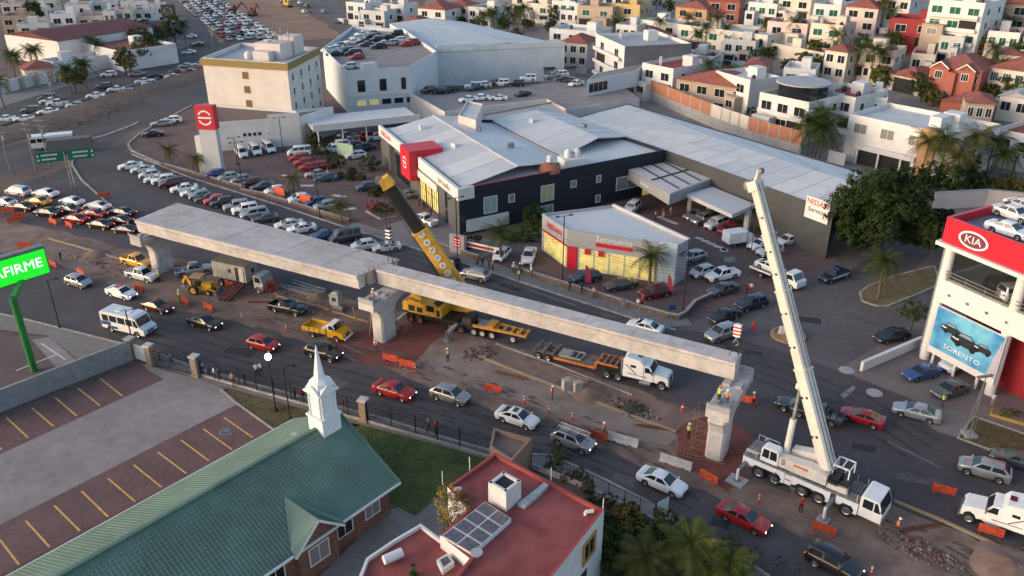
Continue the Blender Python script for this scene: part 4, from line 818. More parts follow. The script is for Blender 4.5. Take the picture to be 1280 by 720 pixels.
# ---- far avenue
AVE = [('sedan','white',-119.08,191.51,198,''),('suv','grey',-117.17,199.29,198,''),('sedan','white',-114.57,191.51,198,''),('sedan','white',-112.48,198.49,198,''),('pickup','white',-114.28,206.8,198,''),('suv','grey',-119.84,213.0,198,''),('sedan','white',-117.61,209.42,198,''),('sedan','pearl',-108.84,205.09,198,''),('suv','grey',-111.37,226.46,198,''),('sedan','white',-108.9,215.76,198,''),('sedan','white',-105.79,213.0,198,''),('sedan','white',-106.79,223.45,198,''),('sedan','silver',-102.32,220.51,198,''),('suv','white',-117.21,242.68,198,''),('sedan','white',-103.62,233.78,198,''),('suv','white',-100.56,230.59,198,''),('sedan','black',-103.06,240.4,198,''),('sedan','silver',-109.55,243.84,198,''),('sedan','white',-97.99,240.4,198,''),('sedan','grey',-99.16,247.37,198,''),('sedan','silver',-99.63,255.99,198,''),('sedan','grey',-95.61,247.37,198,''),('sedan','silver',-107.95,266.54,198,''),('sedan','white',-106.92,279.4,198,''),('sedan','grey',-109.4,295.09,198,''),('sedan','silver',-80.58,187.09,198,''),('sedan','black',-79.08,178.12,198,''),('sedan','white',-118.02,312.5,198,''),('sedan','white',-96.11,258.56,198,''),('suv','white',-79.27,190.01,198,'')]
cars([c for c in AVE if c[2] < 1e9],0,'driving on the far avenue','cars on the far avenue',near=False,jit=3)
# ---- dense queue on the road uphill
LANE = [(-92.1,307.65),(-97.59,316.7),(-105.19,330.25),(-117.15,353.85),(-132.4,383.48),(-150.92,421.31),(-162.96,448.29)]
for li,off in enumerate((-8,-4.6,-1.2,2.2,5.6,9)):
    pts = [Vector(p) for p in LANE]; acc = RND.uniform(0,5)
    for a,b in zip(pts,pts[1:]):
        d = (b - a); ln = d.length; d.normalize(); n = Vector((-d.y,d.x)); s = acc
        while s < ln:
            if RND.random() > .1:
                q = a + d * s + n * off
                car(RND.choice(['sedan','sedan','hatch','suv','suv','pickup']),RND.choice(['white'] * 7 + ['silver','silver','grey','black','red']),q.x,q.y,math.degrees(math.atan2(d.y,d.x)) + 180,0,'in the packed queue coming down beside the excavation','packed queue beside the excavation',near=False)
            s += RND.uniform(7.5,11)
        acc = s - ln
cars([('sedan','white',-100.99,412.6,120.0,''),('suv','grey',-94.22,397.67,300.0,''),('sedan','white',-91.91,381.04,120.0,''),('sedan','black',-70.66,349.16,300.0,''),('sedan','white',-109.03,422.09,120.0,''),('pickup','white',-60.52,329.88,300.0,''),('sedan','silver',-83.07,381.04,120.0,'')],0,'on the wide road beyond the hotel','cars on the road beyond the hotel',near=False)

# ================================================================ TRUCKS AND MACHINES
def pickup_like(t,y0,y1): pass
# white and blue minibus
BUSW = mat('bus_white',(.66,.66,.66),.35,var=.05,scale=1,coat=.3)
def minibus(xy,ang):
    t = thing('minibus','white and blue public minibus beside the stone gate pillars','bus',(*xy,0),rad(ang)); L = 6.6; W = 2.1
    side_prism('body',t,BUSW,[(-3.3,.5),(-3.35,2.5),(-3.1,2.75),(1.9,2.75),(2.25,2.55),(2.75,1.5),(3.35,1.25),(3.4,.5),(2.75,.45),(2.6,.8),(2.2,.95),(1.8,.8),(1.65,.45),(-1.4,.45),(-1.55,.8),(-1.95,.95),(-2.35,.8),(-2.5,.45)],-W / 2,W / 2)
    quadglass(t,'windscreen',[(2.73,-.95,1.58),(2.73,.95,1.58),(2.3,.92,2.5),(2.3,-.92,2.5)])
    for s in (-1,1):
        for x0,x1 in ((-3.0,-2.0),(-1.85,-.7),(-.55,.6),(.75,1.75)):
            p = [(x0,s * (W / 2 + .012),1.5),(x1,s * (W / 2 + .012),1.5),(x1,s * (W / 2 + .012),2.35),(x0,s * (W / 2 + .012),2.35)]; quadglass(t,'side_window',p if s < 0 else p[::-1])
        p = [(1.9,s * (W / 2 + .012),1.5),(2.6,s * (W / 2 + .012),1.5),(2.25,s * (W / 2 + .012),2.35),(1.9,s * (W / 2 + .012),2.35)]; quadglass(t,'side_window',p if s < 0 else p[::-1])
        lbox(t,'livery_panel',paint('blue'),(-2.5,s * (W / 2 + .006),.95,1.5,.012,.5),(-1.2,s * (W / 2 + .006),.6,.9,.012,.35)); lbox(t,'headlight',LAMP_OFF,(3.4,s * .75,.85,.08,.35,.2)); lbox(t,'mirror',TRIM,(2.6,s * 1.25,1.6,.1,.22,.35))
    lbox(t,'grille',mat('grille_blue',(.05,.08,.2),.5),(3.41,0,.7,.06,1.0,.3)); lbox(t,'bumper',TRIM,(3.43,0,.42,.1,2.0,.2)); lbox(t,'roof_hatch',BUSW,(-1.0,0,2.752,.8,.8,.08),(.6,0,2.752,.6,.6,.06))
    for k in range(7): lbox(t,'roof_rib',WHITEM,(-2.7 + k * .7,0,2.752,.04,1.9,.02))
    add_wheels(t,[2.2,-1.95],.9,.4,.25)
minibus((-47.04,89.14),-22)
# yellow dump truck
def dump_truck(xy,ang):
    t = thing('dump_truck','small yellow dump truck with white cab roof beside the pier','truck',(*xy,0),rad(ang))
    lbox(t,'chassis',BLACKM,(-.3,0,.55,5.4,.9,.22))
    for nm,b in (('bed_floor',(-1.2,0,.85,3.3,2.0,.08)),('bed_side',(-1.2,-1.0,.93,3.3,.07,.55)),('bed_side',(-1.2,1.0,.93,3.3,.07,.55)),('tailgate',(-2.82,0,.93,.07,1.93,.55)),('headboard',(.42,0,.93,.07,1.93,.75))): lbox(t,nm,CRYEL,b)
    for k in range(5):
        for s in (-1,1): lbox(t,'bed_rib',CRYEL,(-2.6 + k * .7,s * 1.06,.9,.08,.05,.58))
    side_prism('cab',t,paint('yellow'),[(.55,.5),(.55,1.45),(1.65,1.45),(2.75,1.22),(2.85,.5),(2.25,.5),(2.1,.85),(1.75,.9),(1.45,.85),(1.35,.5)],-.95,.95)
    side_prism('cab_roof',t,WHITEM,[(.56,1.451),(.62,2.15),(1.35,2.15),(1.65,1.451)],-.86,.86)
    quadglass(t,'windscreen',[(1.68,-.8,1.47),(1.68,.8,1.47),(1.42,.74,2.08),(1.42,-.74,2.08)])
    for s in (-1,1):
        p = [(.75,s * .875,1.5),(1.5,s * .875,1.5),(1.3,s * .875,2.05),(.78,s * .875,2.05)]; quadglass(t,'side_window',p if s < 0 else p[::-1]); lbox(t,'headlight',LAMP_OFF,(2.84,s * .65,.85,.06,.3,.2)); lbox(t,'mirror',TRIM,(1.6,s * 1.1,1.5,.08,.2,.3))
    lbox(t,'bumper',STRIPE_W,(2.95,0,.42,.1,1.95,.22)); lbox(t,'grille',BLACKM,(2.86,0,.7,.05,.8,.3)); lbox(t,'sand_load',STRIPE_W,(-.3,.2,.94,1.0,1.0,.3),tap=.5)
    add_wheels(t,[1.78,-1.6],.82,.4,.26)
dump_truck((-22.45,87.85),-20)
# tractor trucks
def tractor(xy,ang,label,sc=1.0):
    t = thing('tractor_truck',label,'truck',(*xy,0),rad(ang)); t.scale = (sc,) * 3
    lbox(t,'chassis',BLACKM,(-1.0,0,.75,7.4,.95,.3)); lbox(t,'fifth_wheel',BLACKM,(-2.9,0,1.06,1.1,1.0,.16))
    side_prism('sleeper',t,WHITEM,[(-1.75,.85),(-1.75,3.0),(-1.4,3.35),(.2,3.1),(.55,2.6),(.55,.85)],-1.15,1.15,smooth=None)
    side_prism('cab',t,WHITEM,[(.56,.75),(.56,2.62),(1.15,2.55),(1.62,1.85),(1.62,.75)],-1.08,1.08)
    side_prism('bonnet',t,WHITEM,[(1.63,.8),(1.63,1.82),(3.1,1.62),(3.32,1.3),(3.32,.7),(3.15,.62),(3.0,1.02),(2.65,1.2),(2.25,1.02),(2.1,.7)],-1.02,1.02)
    quadglass(t,'windscreen',[(1.64,-.95,1.88),(1.64,.95,1.88),(1.2,.9,2.5),(1.2,-.9,2.5)])
    for s in (-1,1):
        p = [(.68,s * 1.095,1.8),(1.5,s * 1.095,1.8),(1.1,s * 1.095,2.42),(.7,s * 1.095,2.42)]; quadglass(t,'side_window',p if s < 0 else p[::-1])
        p = [(-.9,s * 1.165,2.15),(-.3,s * 1.165,2.15),(-.3,s * 1.165,2.45),(-.9,s * 1.165,2.45)]; quadglass(t,'sleeper_window',p if s < 0 else p[::-1])
        mb = MB(); mb.tube((.2,s * 1.05,.5),(1.4,s * 1.05,.5),.28,n=12); mb.build('fuel_tank',STEEL,t,local=True)
        mb = MB(); mb.tube((-1.95,s * .95,.9),(-1.95,s * .95,3.2),.09,n=8); mb.build('exhaust_stack',STEEL,t,local=True)
        lbox(t,'headlight',LAMP_OFF,(3.28,s * .85,1.0,.1,.3,.2)); lbox(t,'mirror',TRIM,(1.55,s * 1.35,1.8,.1,.2,.5)); lbox(t,'step',STEEL,(1.0,s * 1.12,.5,.8,.25,.08))
        mb = MB(); mb.beam((-1.5,s * 1.17,2.4),(-.2,s * 1.17,1.4),.03,.07); mb.beam((-1.3,s * 1.17,1.35),(1.0,s * 1.17,1.25),.03,.05); mb.build('livery_stripe',BLACKM,t,local=True)
    lbox(t,'skylight',GLASS,(-.1,0,3.2,.5,.7,.03)); lbox(t,'bumper',STEEL,(3.4,0,.5,.14,2.1,.32)); lbox(t,'grille',BLACKM,(3.335,0,.85,.04,1.0,.6))
    add_wheels(t,[2.62,-2.3,-3.6],.98,.5,.3)
    return t
tractor((14.21,77.79),-23.8,'white tractor truck coupled to the orange lowbed trailer')
tractor((41.86,54.37),145.1,'white tractor truck standing by the rubble heap',1.0)
def lowbed(a,b):
    a = Vector(a); b = Vector(b); d = b - a; ln = d.length; t = thing('lowbed_trailer','rusty orange lowbed trailer loaded with steel frames','trailer',(a.x,a.y,0),math.atan2(d.y,d.x)); k = ln / 13.0
    OR = mat('trailer_orange',(.42,.13,.025),.7,var=.35,scale=1.5); RU = mat('trailer_deck',(.14,.11,.095),.9,var=.35,scale=1.5)
    for s in (-1,1):
        mb = MB(); mb.beam((3.2 * k,s * 1.15,.75),(9.6 * k,s * 1.15,.75),.16,.3); mb.build('side_beam',OR,t,local=True)
        mb = MB(); mb.beam((9.6 * k,s * 1.0,1.45),(12.9 * k,s * 1.0,1.45),.18,.22); mb.beam((9.55 * k,s * 1.0,.7),(9.75 * k,s * 1.0,1.5),.3,.3); mb.build('gooseneck',OR,t,local=True)
        mb = MB(); mb.beam((0,s * .85,1.0),(3.2 * k,s * .85,1.0),.2,.24); mb.build('rear_frame',RU,t,local=True)
    lbox(t,'deck',RU,(6.4 * k,0,.8,6.2 * k,2.2,.1))
    for x in (0.1,1.5 * k,3.0 * k): lbox(t,'cross_beam',RU,(x,0,1.06,.3,2.7,.14))
    for q in range(7): lbox(t,'gooseneck_slat',BLACKM if q % 2 else OR,(9.9 * k + q * .42 * k,0,1.45,.16,1.8,.12))
    mb = MB()
    for s in (-.8,.8): mb.beam((3.9 * k,s,1.0),(7.2 * k,s,1.1),.14,.16)
    for q in range(5): mb.beam((4.0 * k + q * .8 * k,-.8,1.03),(4.0 * k + q * .8 * k,.8,1.03),.14,.12)
    mb.build('steel_frame',mat('frame_pale',(.26,.23,.20),.8,var=.25,scale=2),t,local=True)
    lbox(t,'plate',mat('frame_pale',(0,0,0)),(4.6 * k,0,1.1,1.7 * k,1.6,.06))
    add_wheels(t,[.7 * k,2.2 * k],1.0,.45,.3)
lowbed((3.0,83.68),(12.22,79.07))
def dolly(a,b):
    a = Vector(a); b = Vector(b); d = b - a; ln = d.length; t = thing('dolly_trailer','orange four axle dolly trailer parked beside the crane outrigger','trailer',(a.x,a.y,0),math.atan2(d.y,d.x)); k = ln / 9
    OR = mat('trailer_yellow',(.52,.22,.02),.65,var=.25,scale=1.5)
    for s in (-.75,.75):
        mb = MB(); mb.beam((0,s,1.25),(5 * k,s,1.2),.3,.3); mb.beam((5 * k,s,1.2),(9 * k,s * .9,1.0),.26,.24); mb.build('side_beam',OR,t,local=True)
    for x in (.1,1.3,2.6,4.0,5.3,6.6,7.8,8.9): lbox(t,'cross_beam',OR,(x * k,0,1.1,.3,1.5,.2))
    lbox(t,'turntable',GREYM,(1.9 * k,0,1.38,1.7 * k,1.5,.12),); lbox(t,'upper_frame',OR,(3.2 * k,0,1.4,1.2 * k,1.9,.22))
    add_wheels(t,[.6 * k,2.0 * k,3.6 * k,7.0 * k],.95,.5,.34,mat('rim_pale',(.45,.43,.42),.6))
dolly((-4.73,89.13),(1.93,86.53))
# flatbed recovery truck with a white sedan
tw = thing('recovery_truck','white flatbed recovery truck in the side street','truck',(*(37.06,103.31),0),rad(-53.0))
lbox(tw,'flatbed',mat('flatbed_tan',(.30,.22,.17),.7,var=.2,scale=2),(-1.6,0,1.0,5.6,2.3,.14)); lbox(tw,'chassis',BLACKM,(-.3,0,.6,7.4,.9,.35))
for s in (-1,1): lbox(tw,'side_rail',WHITEM,(-1.6,s * 1.15,1.0,5.6,.1,.24))
side_prism('cab',tw,WHITEM,[(1.5,.55),(1.5,2.3),(2.6,2.3),(3.1,1.5),(3.5,1.3),(3.5,.55)],-1.05,1.05)
quadglass(tw,'windscreen',[(3.12,-.95,1.52),(3.12,.95,1.52),(2.64,.9,2.24),(2.64,-.9,2.24)])
for s in (-1,1):
    p = [(1.75,s * 1.065,1.5),(2.85,s * 1.065,1.5),(2.5,s * 1.065,2.15),(1.75,s * 1.065,2.15)]; quadglass(tw,'side_window',p if s < 0 else p[::-1])
add_wheels(tw,[2.6,-2.4],.95,.42,.28)
bpy.context.view_layer.update(); q = tw.matrix_world @ Vector((-1.7,0,1.14)); car('sedan','white',q.x,q.y,-53.0,1.14,label='white sedan carried on the recovery truck flatbed')
# white box truck
bx = thing('box_truck','small white box truck between the white cars in the service yard','truck',(*(34.85,116.64),0),rad(20))
lbox(bx,'cargo_box',WHITEM,(-1.0,0,.75,3.2,2.0,1.7)); side_prism('cab',bx,WHITEM,[(.65,.5),(.65,1.9),(1.6,1.9),(2.1,1.2),(2.6,1.0),(2.6,.5)],-.9,.9)
quadglass(bx,'windscreen',[(2.12,-.8,1.22),(2.12,.8,1.22),(1.64,.75,1.84),(1.64,-.75,1.84)]); add_wheels(bx,[1.9,-1.5],.82,.36,.24)
for k in range(6): lbox(bx,'box_rib',WHITEM,(-2.3 + k * .55,-1.02,.78,.06,.04,1.6))
# site office trailer truck with box body
ofz = thing('site_office_truck','grey box bodied site office truck parked under the deck','truck',(*(-37.31,102.23),0),rad(-23.2))
OFM = mat('office_grey',(.27,.26,.24),.7,var=.15,scale=1.5)
lbox(ofz,'box_body',OFM,(-.6,0,1.25,5.6,2.4,2.3)); lbox(ofz,'roof',mat('office_roof',(.20,.17,.16),.85,var=.2,scale=1),(-.6,0,3.551,5.75,2.55,.1)); lbox(ofz,'chassis',BLACKM,(.4,0,.7,8.0,1.0,.5))
lbox(ofz,'doorway',BLACKM,(.75,-1.203,1.3,.6,.02,2.0)); lbox(ofz,'door',mat('door_cream',(.42,.38,.33),.7),(1.5,-1.25,1.3,.75,.06,2.0)); lbox(ofz,'window',GLASS,(-.5,-1.203,2.3,.6,.02,.55)); lbox(ofz,'window',GLASS,(2.203,.3,2.3,.02,.6,.55))
for k in range(8): lbox(ofz,'wall_rib',OFM,(-3.1 + k * .42,-1.215,1.3,.05,.03,2.1))
side_prism('cab',ofz,mat('cab_grey',(.30,.31,.31),.5,var=.1),[(3.3,.6),(3.3,2.5),(4.4,2.5),(4.8,1.5),(4.8,.6)],-1.1,1.1); quadglass(ofz,'windscreen',[(4.82,-1,1.55),(4.82,1,1.55),(4.45,.95,2.4),(4.45,-.95,2.4)])
p = [(3.5,-1.115,1.6),(4.5,-1.115,1.6),(4.3,-1.115,2.35),(3.5,-1.115,2.35)]; quadglass(ofz,'side_window',p)
add_wheels(ofz,[3.9,-1.2,-2.4],1.0,.48,.3)
# red cable reel beside it
rl = thing('hose_reel','red round hose reel in front of the site office truck','reel',(*(-32.46,100.2),0),rad(40)); mb = MB(); mb.tube((0,-.12,.85),(0,.12,.85),.32,n=16); mb.build('drum',BLACKM,rl,local=True)
for s in (-1,1):
    mb = MB()
    for k in range(20):
        a0,a1 = k * math.pi / 10,(k + 1) * math.pi / 10; mb.tube((.78 * math.cos(a0),s * .16,.85 + .78 * math.sin(a0)),(.78 * math.cos(a1),s * .16,.85 + .78 * math.sin(a1)),.07,n=6)
    for k in range(6): a0 = k * math.pi / 3; mb.tube((0,s * .16,.85),(.76 * math.cos(a0),s * .16,.85 + .76 * math.sin(a0)),.05,n=6)
    mb.build('flange',ORANGE,rl,local=True)
# backhoe loader
bh = thing('backhoe_loader','dirty yellow backhoe loader with tan canopy beside the office truck','loader',(*(-41.7,99.83),0),rad(-10))
lbox(bh,'chassis',CRYEL,(0,0,.6,2.8,.8,.45)); lbox(bh,'bonnet',CRYEL,(.9,0,1.06,1.3,.85,.55)); lbox(bh,'canopy',mat('canopy_tan',(.36,.23,.13),.7),(-.4,0,2.5,1.7,1.5,.12)); lbox(bh,'canopy_post',BLACKM,*[(x,y,1.0,.08,.08,1.5) for x in (-1.1,.3) for y in (-.6,.6)])
lbox(bh,'seat',BLACKM,(-.5,0,1.06,.5,.6,.6)); add_wheels(bh,[-.9],.75,.68,.4,CRYEL); add_wheels(bh,[1.15],.7,.42,.3,CRYEL)
mb = MB(); mb.beam((1.0,-.5,1.0),(2.3,-.5,.5),.15,.22); mb.beam((1.0,.5,1.0),(2.3,.5,.5),.15,.22); mb.build('loader_arm',CRYEL,bh,local=True); side_prism('bucket',bh,GREYM,[(2.2,.1),(2.2,.8),(2.4,.9),(2.6,.15),(3.0,.1),(3.0,.05)],-1.0,1.0)
mb = MB(); mb.beam((-1.4,0,1.0),(-2.2,.2,2.3),.25,.35); mb.beam((-2.2,.2,2.3),(-2.9,.3,1.2),.2,.28); mb.build('backhoe_arm',CRYEL,bh,local=True); side_prism('digging_bucket',bh,GREYM,[(-3.2,.7),(-2.7,1.2),(-2.5,.8),(-2.9,.45)],.05,.55)
# tilted red ramp frame
rp = thing('loading_ramp','dark red sloping steel ramp in front of the site office truck','ramp',(*(-37.5,98.98),0),rad(70.4))
for s in (-.8,0,.8):
    mb = MB(); mb.beam((-1.8,s,.12),(1.8,s,1.0),.16,.2); mb.build('ramp_beam',mat('ramp_red',(.10,.03,.025),.8,var=.3,scale=3),rp,local=True)
for k in range(8): lbox(rp,'ramp_slat',mat('ramp_red',(0,0,0)),(-1.6 + k * .46,0,.25 + k * .112,.3,1.7,.05))
# generator / pump unit
gn = thing('generator_set','grey generator on a rusty base under the deck','generator',(*(-22.65,94.86),0),rad(-20)); lbox(gn,'housing',mat('gen_grey',(.28,.29,.30),.6,var=.2),(0,0,.9,1.3,1.1,1.5)); lbox(gn,'base',mat('rust',(0,0,0)),(.2,0,.0,2.0,1.4,.35),); lbox(gn,'engine',GREYM,(.3,0,.351,1.5,1.0,.54)); lbox(gn,'control_panel',BLACKM,(.0,-.56,1.5,.6,.03,.5)); lbox(gn,'cowl',mat('gen_grey',(0,0,0)),(0,0,2.401,1.0,.8,.25),tap=.7)
# white bus and tanker far left
for (x,y),lb,c in (((-96.46,169.15),'white bus waiting beside the power poles',BUSW),((-91.32,166.16),'grey tarpaulin covered truck beside the white bus',mat('tarp_grey',(.12,.12,.12),.9,var=.2))):
    t = thing('parked_bus',lb,'bus',(x,y,0),rad(22)); side_prism('body',t,c,[(-4.2,.6),(-4.2,3.0),(4.0,3.0),(4.4,1.6),(4.4,.6)],-1.2,1.2)
    for s in (-1,1):
        for k in range(6):
            p = [(-3.9 + k * 1.25,s * 1.215,1.7),(-2.85 + k * 1.25,s * 1.215,1.7),(-2.85 + k * 1.25,s * 1.215,2.5),(-3.9 + k * 1.25,s * 1.215,2.5)]
            if c is BUSW: quadglass(t,'side_window',p if s < 0 else p[::-1])
    quadglass(t,'windscreen',[(4.42,-1,1.65),(4.42,1,1.65),(4.1,1,2.8),(4.1,-1,2.8)]); add_wheels(t,[2.8,-2.6],1.05,.5,.28)

# ================================================================ BUILDINGS
WM = {}
def wallm(name,rgb,var=.1,scale=.5,rough=.85): return mat('wall_' + name,rgb,rough,var=var,scale=scale,bump=.05,var2=.5,scale2=.15)
W_WHITE = wallm('white',(.61,.59,.575)); W_CREAM = wallm('cream',(.60,.53,.44)); W_PINK = wallm('pink',(.58,.47,.43)); W_GREY = wallm('grey',(.20,.20,.21)); W_DARK = wallm('charcoal',(.045,.045,.048)); W_BLACK = wallm('blackblue',(.013,.015,.022))
W_BLUE = wallm('paleblue',(.56,.58,.60)); W_RED = wallm('red',(.27,.03,.035)); W_BRICK = wallm('brickred',(.32,.10,.075)); W_TAN = wallm('tan',(.38,.29,.22)); W_OCHRE = wallm('ochre',(.42,.25,.13)); W_YEL = wallm('yellow',(.5,.36,.16)); W_CONC = wallm('rawconcrete',(.14,.145,.155),.2)
R_GREY = mat('roof_grey',(.34,.34,.35),.8,var=.15,scale=.4,var2=.5,scale2=.1); R_RED = mat('roof_red',(.30,.055,.05),.85,var=.18,scale=.5,var2=.5,scale2=.12); R_TILE = mat('roof_tile',(.24,.075,.055),.85,var=.25,scale=1.2); R_WHITE = mat('roof_white',(.52,.51,.50),.75,var=.12,scale=.4,var2=.5,scale2=.1)
R_METAL = mat('roof_metal',(.50,.50,.51),.5,0,var=.08,scale=.25,var2=.5,scale2=.06); R_METAL2 = mat('roof_metal_blue',(.43,.47,.50),.5,0,var=.1,scale=.3)
FRAME_W = mat('frame_white',(.68,.68,.66),.5); FRAME_D = mat('frame_dark',(.03,.03,.03),.5); FRAME_O = mat('frame_ochre',(.40,.22,.07),.7); GREENG = mat('green_glass',(.02,.10,.07),.1); CURT = mat('curtained_glass',(.22,.22,.21),.15); BLUEG = mat('blue_glass',(.05,.09,.13),.08)
LITG = mat('lit_glass',(.72,.60,.22),.25,emit=.12,var=.25,scale=1.2)
SHADE = mat('shade_black',(.02,.02,.02),.9)  # flat near-black that paints the shade inside openings; one dark door shares it
def ccw(poly): return poly if sum(poly[k - 1][0] * poly[k][1] - poly[k][0] * poly[k - 1][1] for k in range(len(poly))) > 0 else poly[::-1]
def inset(poly,d):
    out = []; n = len(poly)
    for k in range(n):
        a,b,c = Vector(poly[k - 1]),Vector(poly[k]),Vector(poly[(k + 1) % n]); d1 = (b - a).normalized(); d2 = (c - b).normalized(); n1 = Vector((-d1.y,d1.x)); n2 = Vector((-d2.y,d2.x)); bis = (n1 + n2)
        bis = bis.normalized() if bis.length > 1e-6 else n1; out.append(tuple(b + bis * (d / max(.35,bis.dot(n1)))))
    return out
def shell(t,poly,z0,z1,m,rm=None,par=.6,th=.22,wname='wall',rname='roof'):
    poly = ccw(poly); inn = inset(poly,th); n = len(poly); mb = MB()
    for k in range(n):
        a,b = poly[k],poly[(k + 1) % n]; ia,ib = inn[k],inn[(k + 1) % n]
        mb.face([(*a,z0),(*b,z0),(*b,z1),(*a,z1)]); mb.face([(*a,z1),(*b,z1),(*ib,z1),(*ia,z1)]); mb.face([(*ib,z1 - par),(*ia,z1 - par),(*ia,z1),(*ib,z1)])
    w_ = mb.build(wname,m,t)
    if rm: mb = MB(); mb.face([(*p,z1 - par + .002) for p in inset(poly,th - .02)]); mb.build(rname,rm,t)
    return w_
def block(name,label,cat,poly,z0,z1,m,rm=R_GREY,par=.6,group=None):
    t = thing(name,label,cat,(poly[0][0],poly[0][1],z0),0,group); shell(t,poly,z0,z1,m,rm,par); return t
WINM = {}
def win(t,p0,p1,u,zc,w,h,frame=None,glass=None,mull=1,name='window',sill=False,trans=0,proud=.07,fw=.09):
    """window on the wall p0 -> p1 (outside on its right), u metres from p0 to the window's centre"""
    frame = frame or FRAME_W; glass = glass or GLASS; key = (round(w,2),round(h,2),frame.name,glass.name,mull,trans,round(proud,2),round(fw,2))
    if key not in WINM:
        mb = MB()
        for x,zz,lx,lz in ((0,-h / 2 - fw,w + 2 * fw,fw),(0,h / 2,w + 2 * fw,fw),(-w / 2 - fw / 2,-h / 2,fw,h),(w / 2 + fw / 2,-h / 2,fw,h)): mb.box(x,-proud / 2,zz,lx,proud,lz)
        for k in range(1,mull + 1): mb.box(-w / 2 + w * k / (mull + 1),-proud * .4,-h / 2 + .002,.06,proud * .7,h - .004)
        for k in range(1,trans + 1): mb.box(0,-proud * .36,-h / 2 + h * k / (trans + 1),w - .004,proud * .62,.05)
        g_ = MB(); g_.box(0,-.012,-h / 2 + .001,w - .002,.02,h - .002)
        WINM[key] = (mb.mesh(name,frame),g_.mesh('pane',glass))
    a = Vector(p0[:2]); b = Vector(p1[:2]); d = (b - a).normalized(); q = a + d * u; fm,gm = WINM[key]; off = ORG.get(t.name,(0,0,0))
    o = link(name,fm,t,(q.x - off[0],q.y - off[1],zc - off[2]),math.atan2(d.y,d.x)); link('pane',gm,o); return o
def slabx(t,name,p0,p1,u0,u1,z0,z1,out,m,inn=0.0):
    """box on a wall from u0 to u1 sticking out"""
    a = Vector(p0[:2]); b = Vector(p1[:2]); d = (b - a).normalized(); nn = Vector((d.y,-d.x)); mb = MB(); A_ = a + d * u0; B_ = a + d * u1
    mb.prism([tuple(A_ - nn * inn),tuple(B_ - nn * inn),tuple(B_ + nn * out),tuple(A_ + nn * out)],z0,z1); return mb.build(name,m,t)
def wl(p0,p1): return math.dist(p0[:2],p1[:2])
def along(p0,p1,u,out=0.0):
    a = Vector(p0[:2]); b = Vector(p1[:2]); d = (b - a).normalized(); nn = Vector((d.y,-d.x)); return tuple(a + d * u + nn * out)
TANKM = mat('tank_black',(.02,.02,.02),.5); TANKW = mat('tank_white',(.6,.58,.55),.6)
def tank(xy,z,label,m=TANKM,r=.6,h=1.2):
    mb = MB(); mb.lathe((0,0,0),[(r,0),(r,h * .7),(r * .8,h * .9),(r * .3,h),(r * .28,h * 1.08)],14); return tag(link('water_tank',mb.mesh('water_tank',m,smooth=40),None,(*xy,z)),label,'tank','rooftop water tanks')
# ---------------------------------------------------------------- hotel
HH = 16.0
FL,FR,BR_ = [(-67.75,183.8),(-47.65,177.36),(-45.04,196.99)]; BL_ = (FL[0] + BR_[0] - FR[0],FL[1] + BR_[1] - FR[1])
ht = block('hotel_building','tall white hotel block with olive cornice and small square windows','building',[FL,FR,BR_,BL_],0,HH,wallm('hotel',(.60,.545,.51)),R_GREY,.9)
cor = mat('olive_cornice',(.24,.17,.06),.8,var=.1)
ip = inset(ccw([FL,FR,BR_,BL_]),-.35); mb = MB(); ii = inset(ccw([FL,FR,BR_,BL_]),-.01)
for k in range(4):
    a,b,c,d = ip[k],ip[(k + 1) % 4],ii[(k + 1) % 4],ii[k]; z0,z1 = HH - 1.5,HH - .15
    mb.face([(*a,z0),(*b,z0),(*b,z1),(*a,z1)]); mb.face([(*a,z1),(*b,z1),(*c,z1),(*d,z1)]); mb.face([(*b,z0),(*a,z0),(*d,z0),(*c,z0)])
mb.build('cornice',cor,ht)
for k in range(4): win(ht,FL,FR,wl(FL,FR) * .5,HH - 3.2 - 3.05 * k,1.35,1.35,cor,mat('olive_glass',(.16,.10,.03),.3),0)
for k in range(4):
    for j in range(4): win(ht,FR,BR_,wl(FR,BR_) * (.13 + .25 * j),HH - 3.4 - 3.05 * k,1.1,1.5,FRAME_W,mat('grey_glass',(.10,.10,.11),.15),0); slabx(ht,'air_unit',FR,BR_,wl(FR,BR_) * (.13 + .25 * j) - .4,wl(FR,BR_) * (.13 + .25 * j) + .4,HH - 4.75 - 3.05 * k,HH - 4.4 - 3.05 * k,.3,W_WHITE)
pc = lerp(FR,BL_,.38); mb = MB(); ang = math.atan2(FR[1] - FL[1],FR[0] - FL[0])
mb.box(pc[0] + 1,pc[1] + 2,HH - .9,6.5,5,3.4,ang); mb.box(pc[0] + 4,pc[1] + 6,HH - .9,4,4,4.2,ang); mb.box(pc[0] - .5,pc[1] - 1.6,HH - .9,4,2.0,2.0,ang); mb.build('penthouse',wallm('penthouse',(.58,.52,.49)),ht)
for k in range(7):
    mb = MB(); x,y = pc[0] - 1 + k * .9,pc[1] + 2.5 + (k % 3); mb.tube((x,y,HH + 2.4),(x,y,HH + 4.2 + (k % 3) * .7),.07,n=5); mb.box(x,y,HH + 3.6 + (k % 3) * .5,.35,.3,1.0,k); mb.build('antenna',STEEL,ht)
mb = MB(); mb.lathe((pc[0] + .5,pc[1] + .2,HH + 2.5),[(.1,0),(.7,.35),(.9,.75)],14); mb.build('dish',W_WHITE,ht)
for k in range(2): tank((FL[0] + 9 + k * 2.0,FL[1] + 4),HH - .898,'pale round water tank on the hotel roof',TANKW,.85,1.5)
for k in range(2): tank((FL[0] + 11.5 + k * 2,FL[1] + 6.2),HH - .898,'pale round water tank on the hotel roof',TANKW,.6,.9)
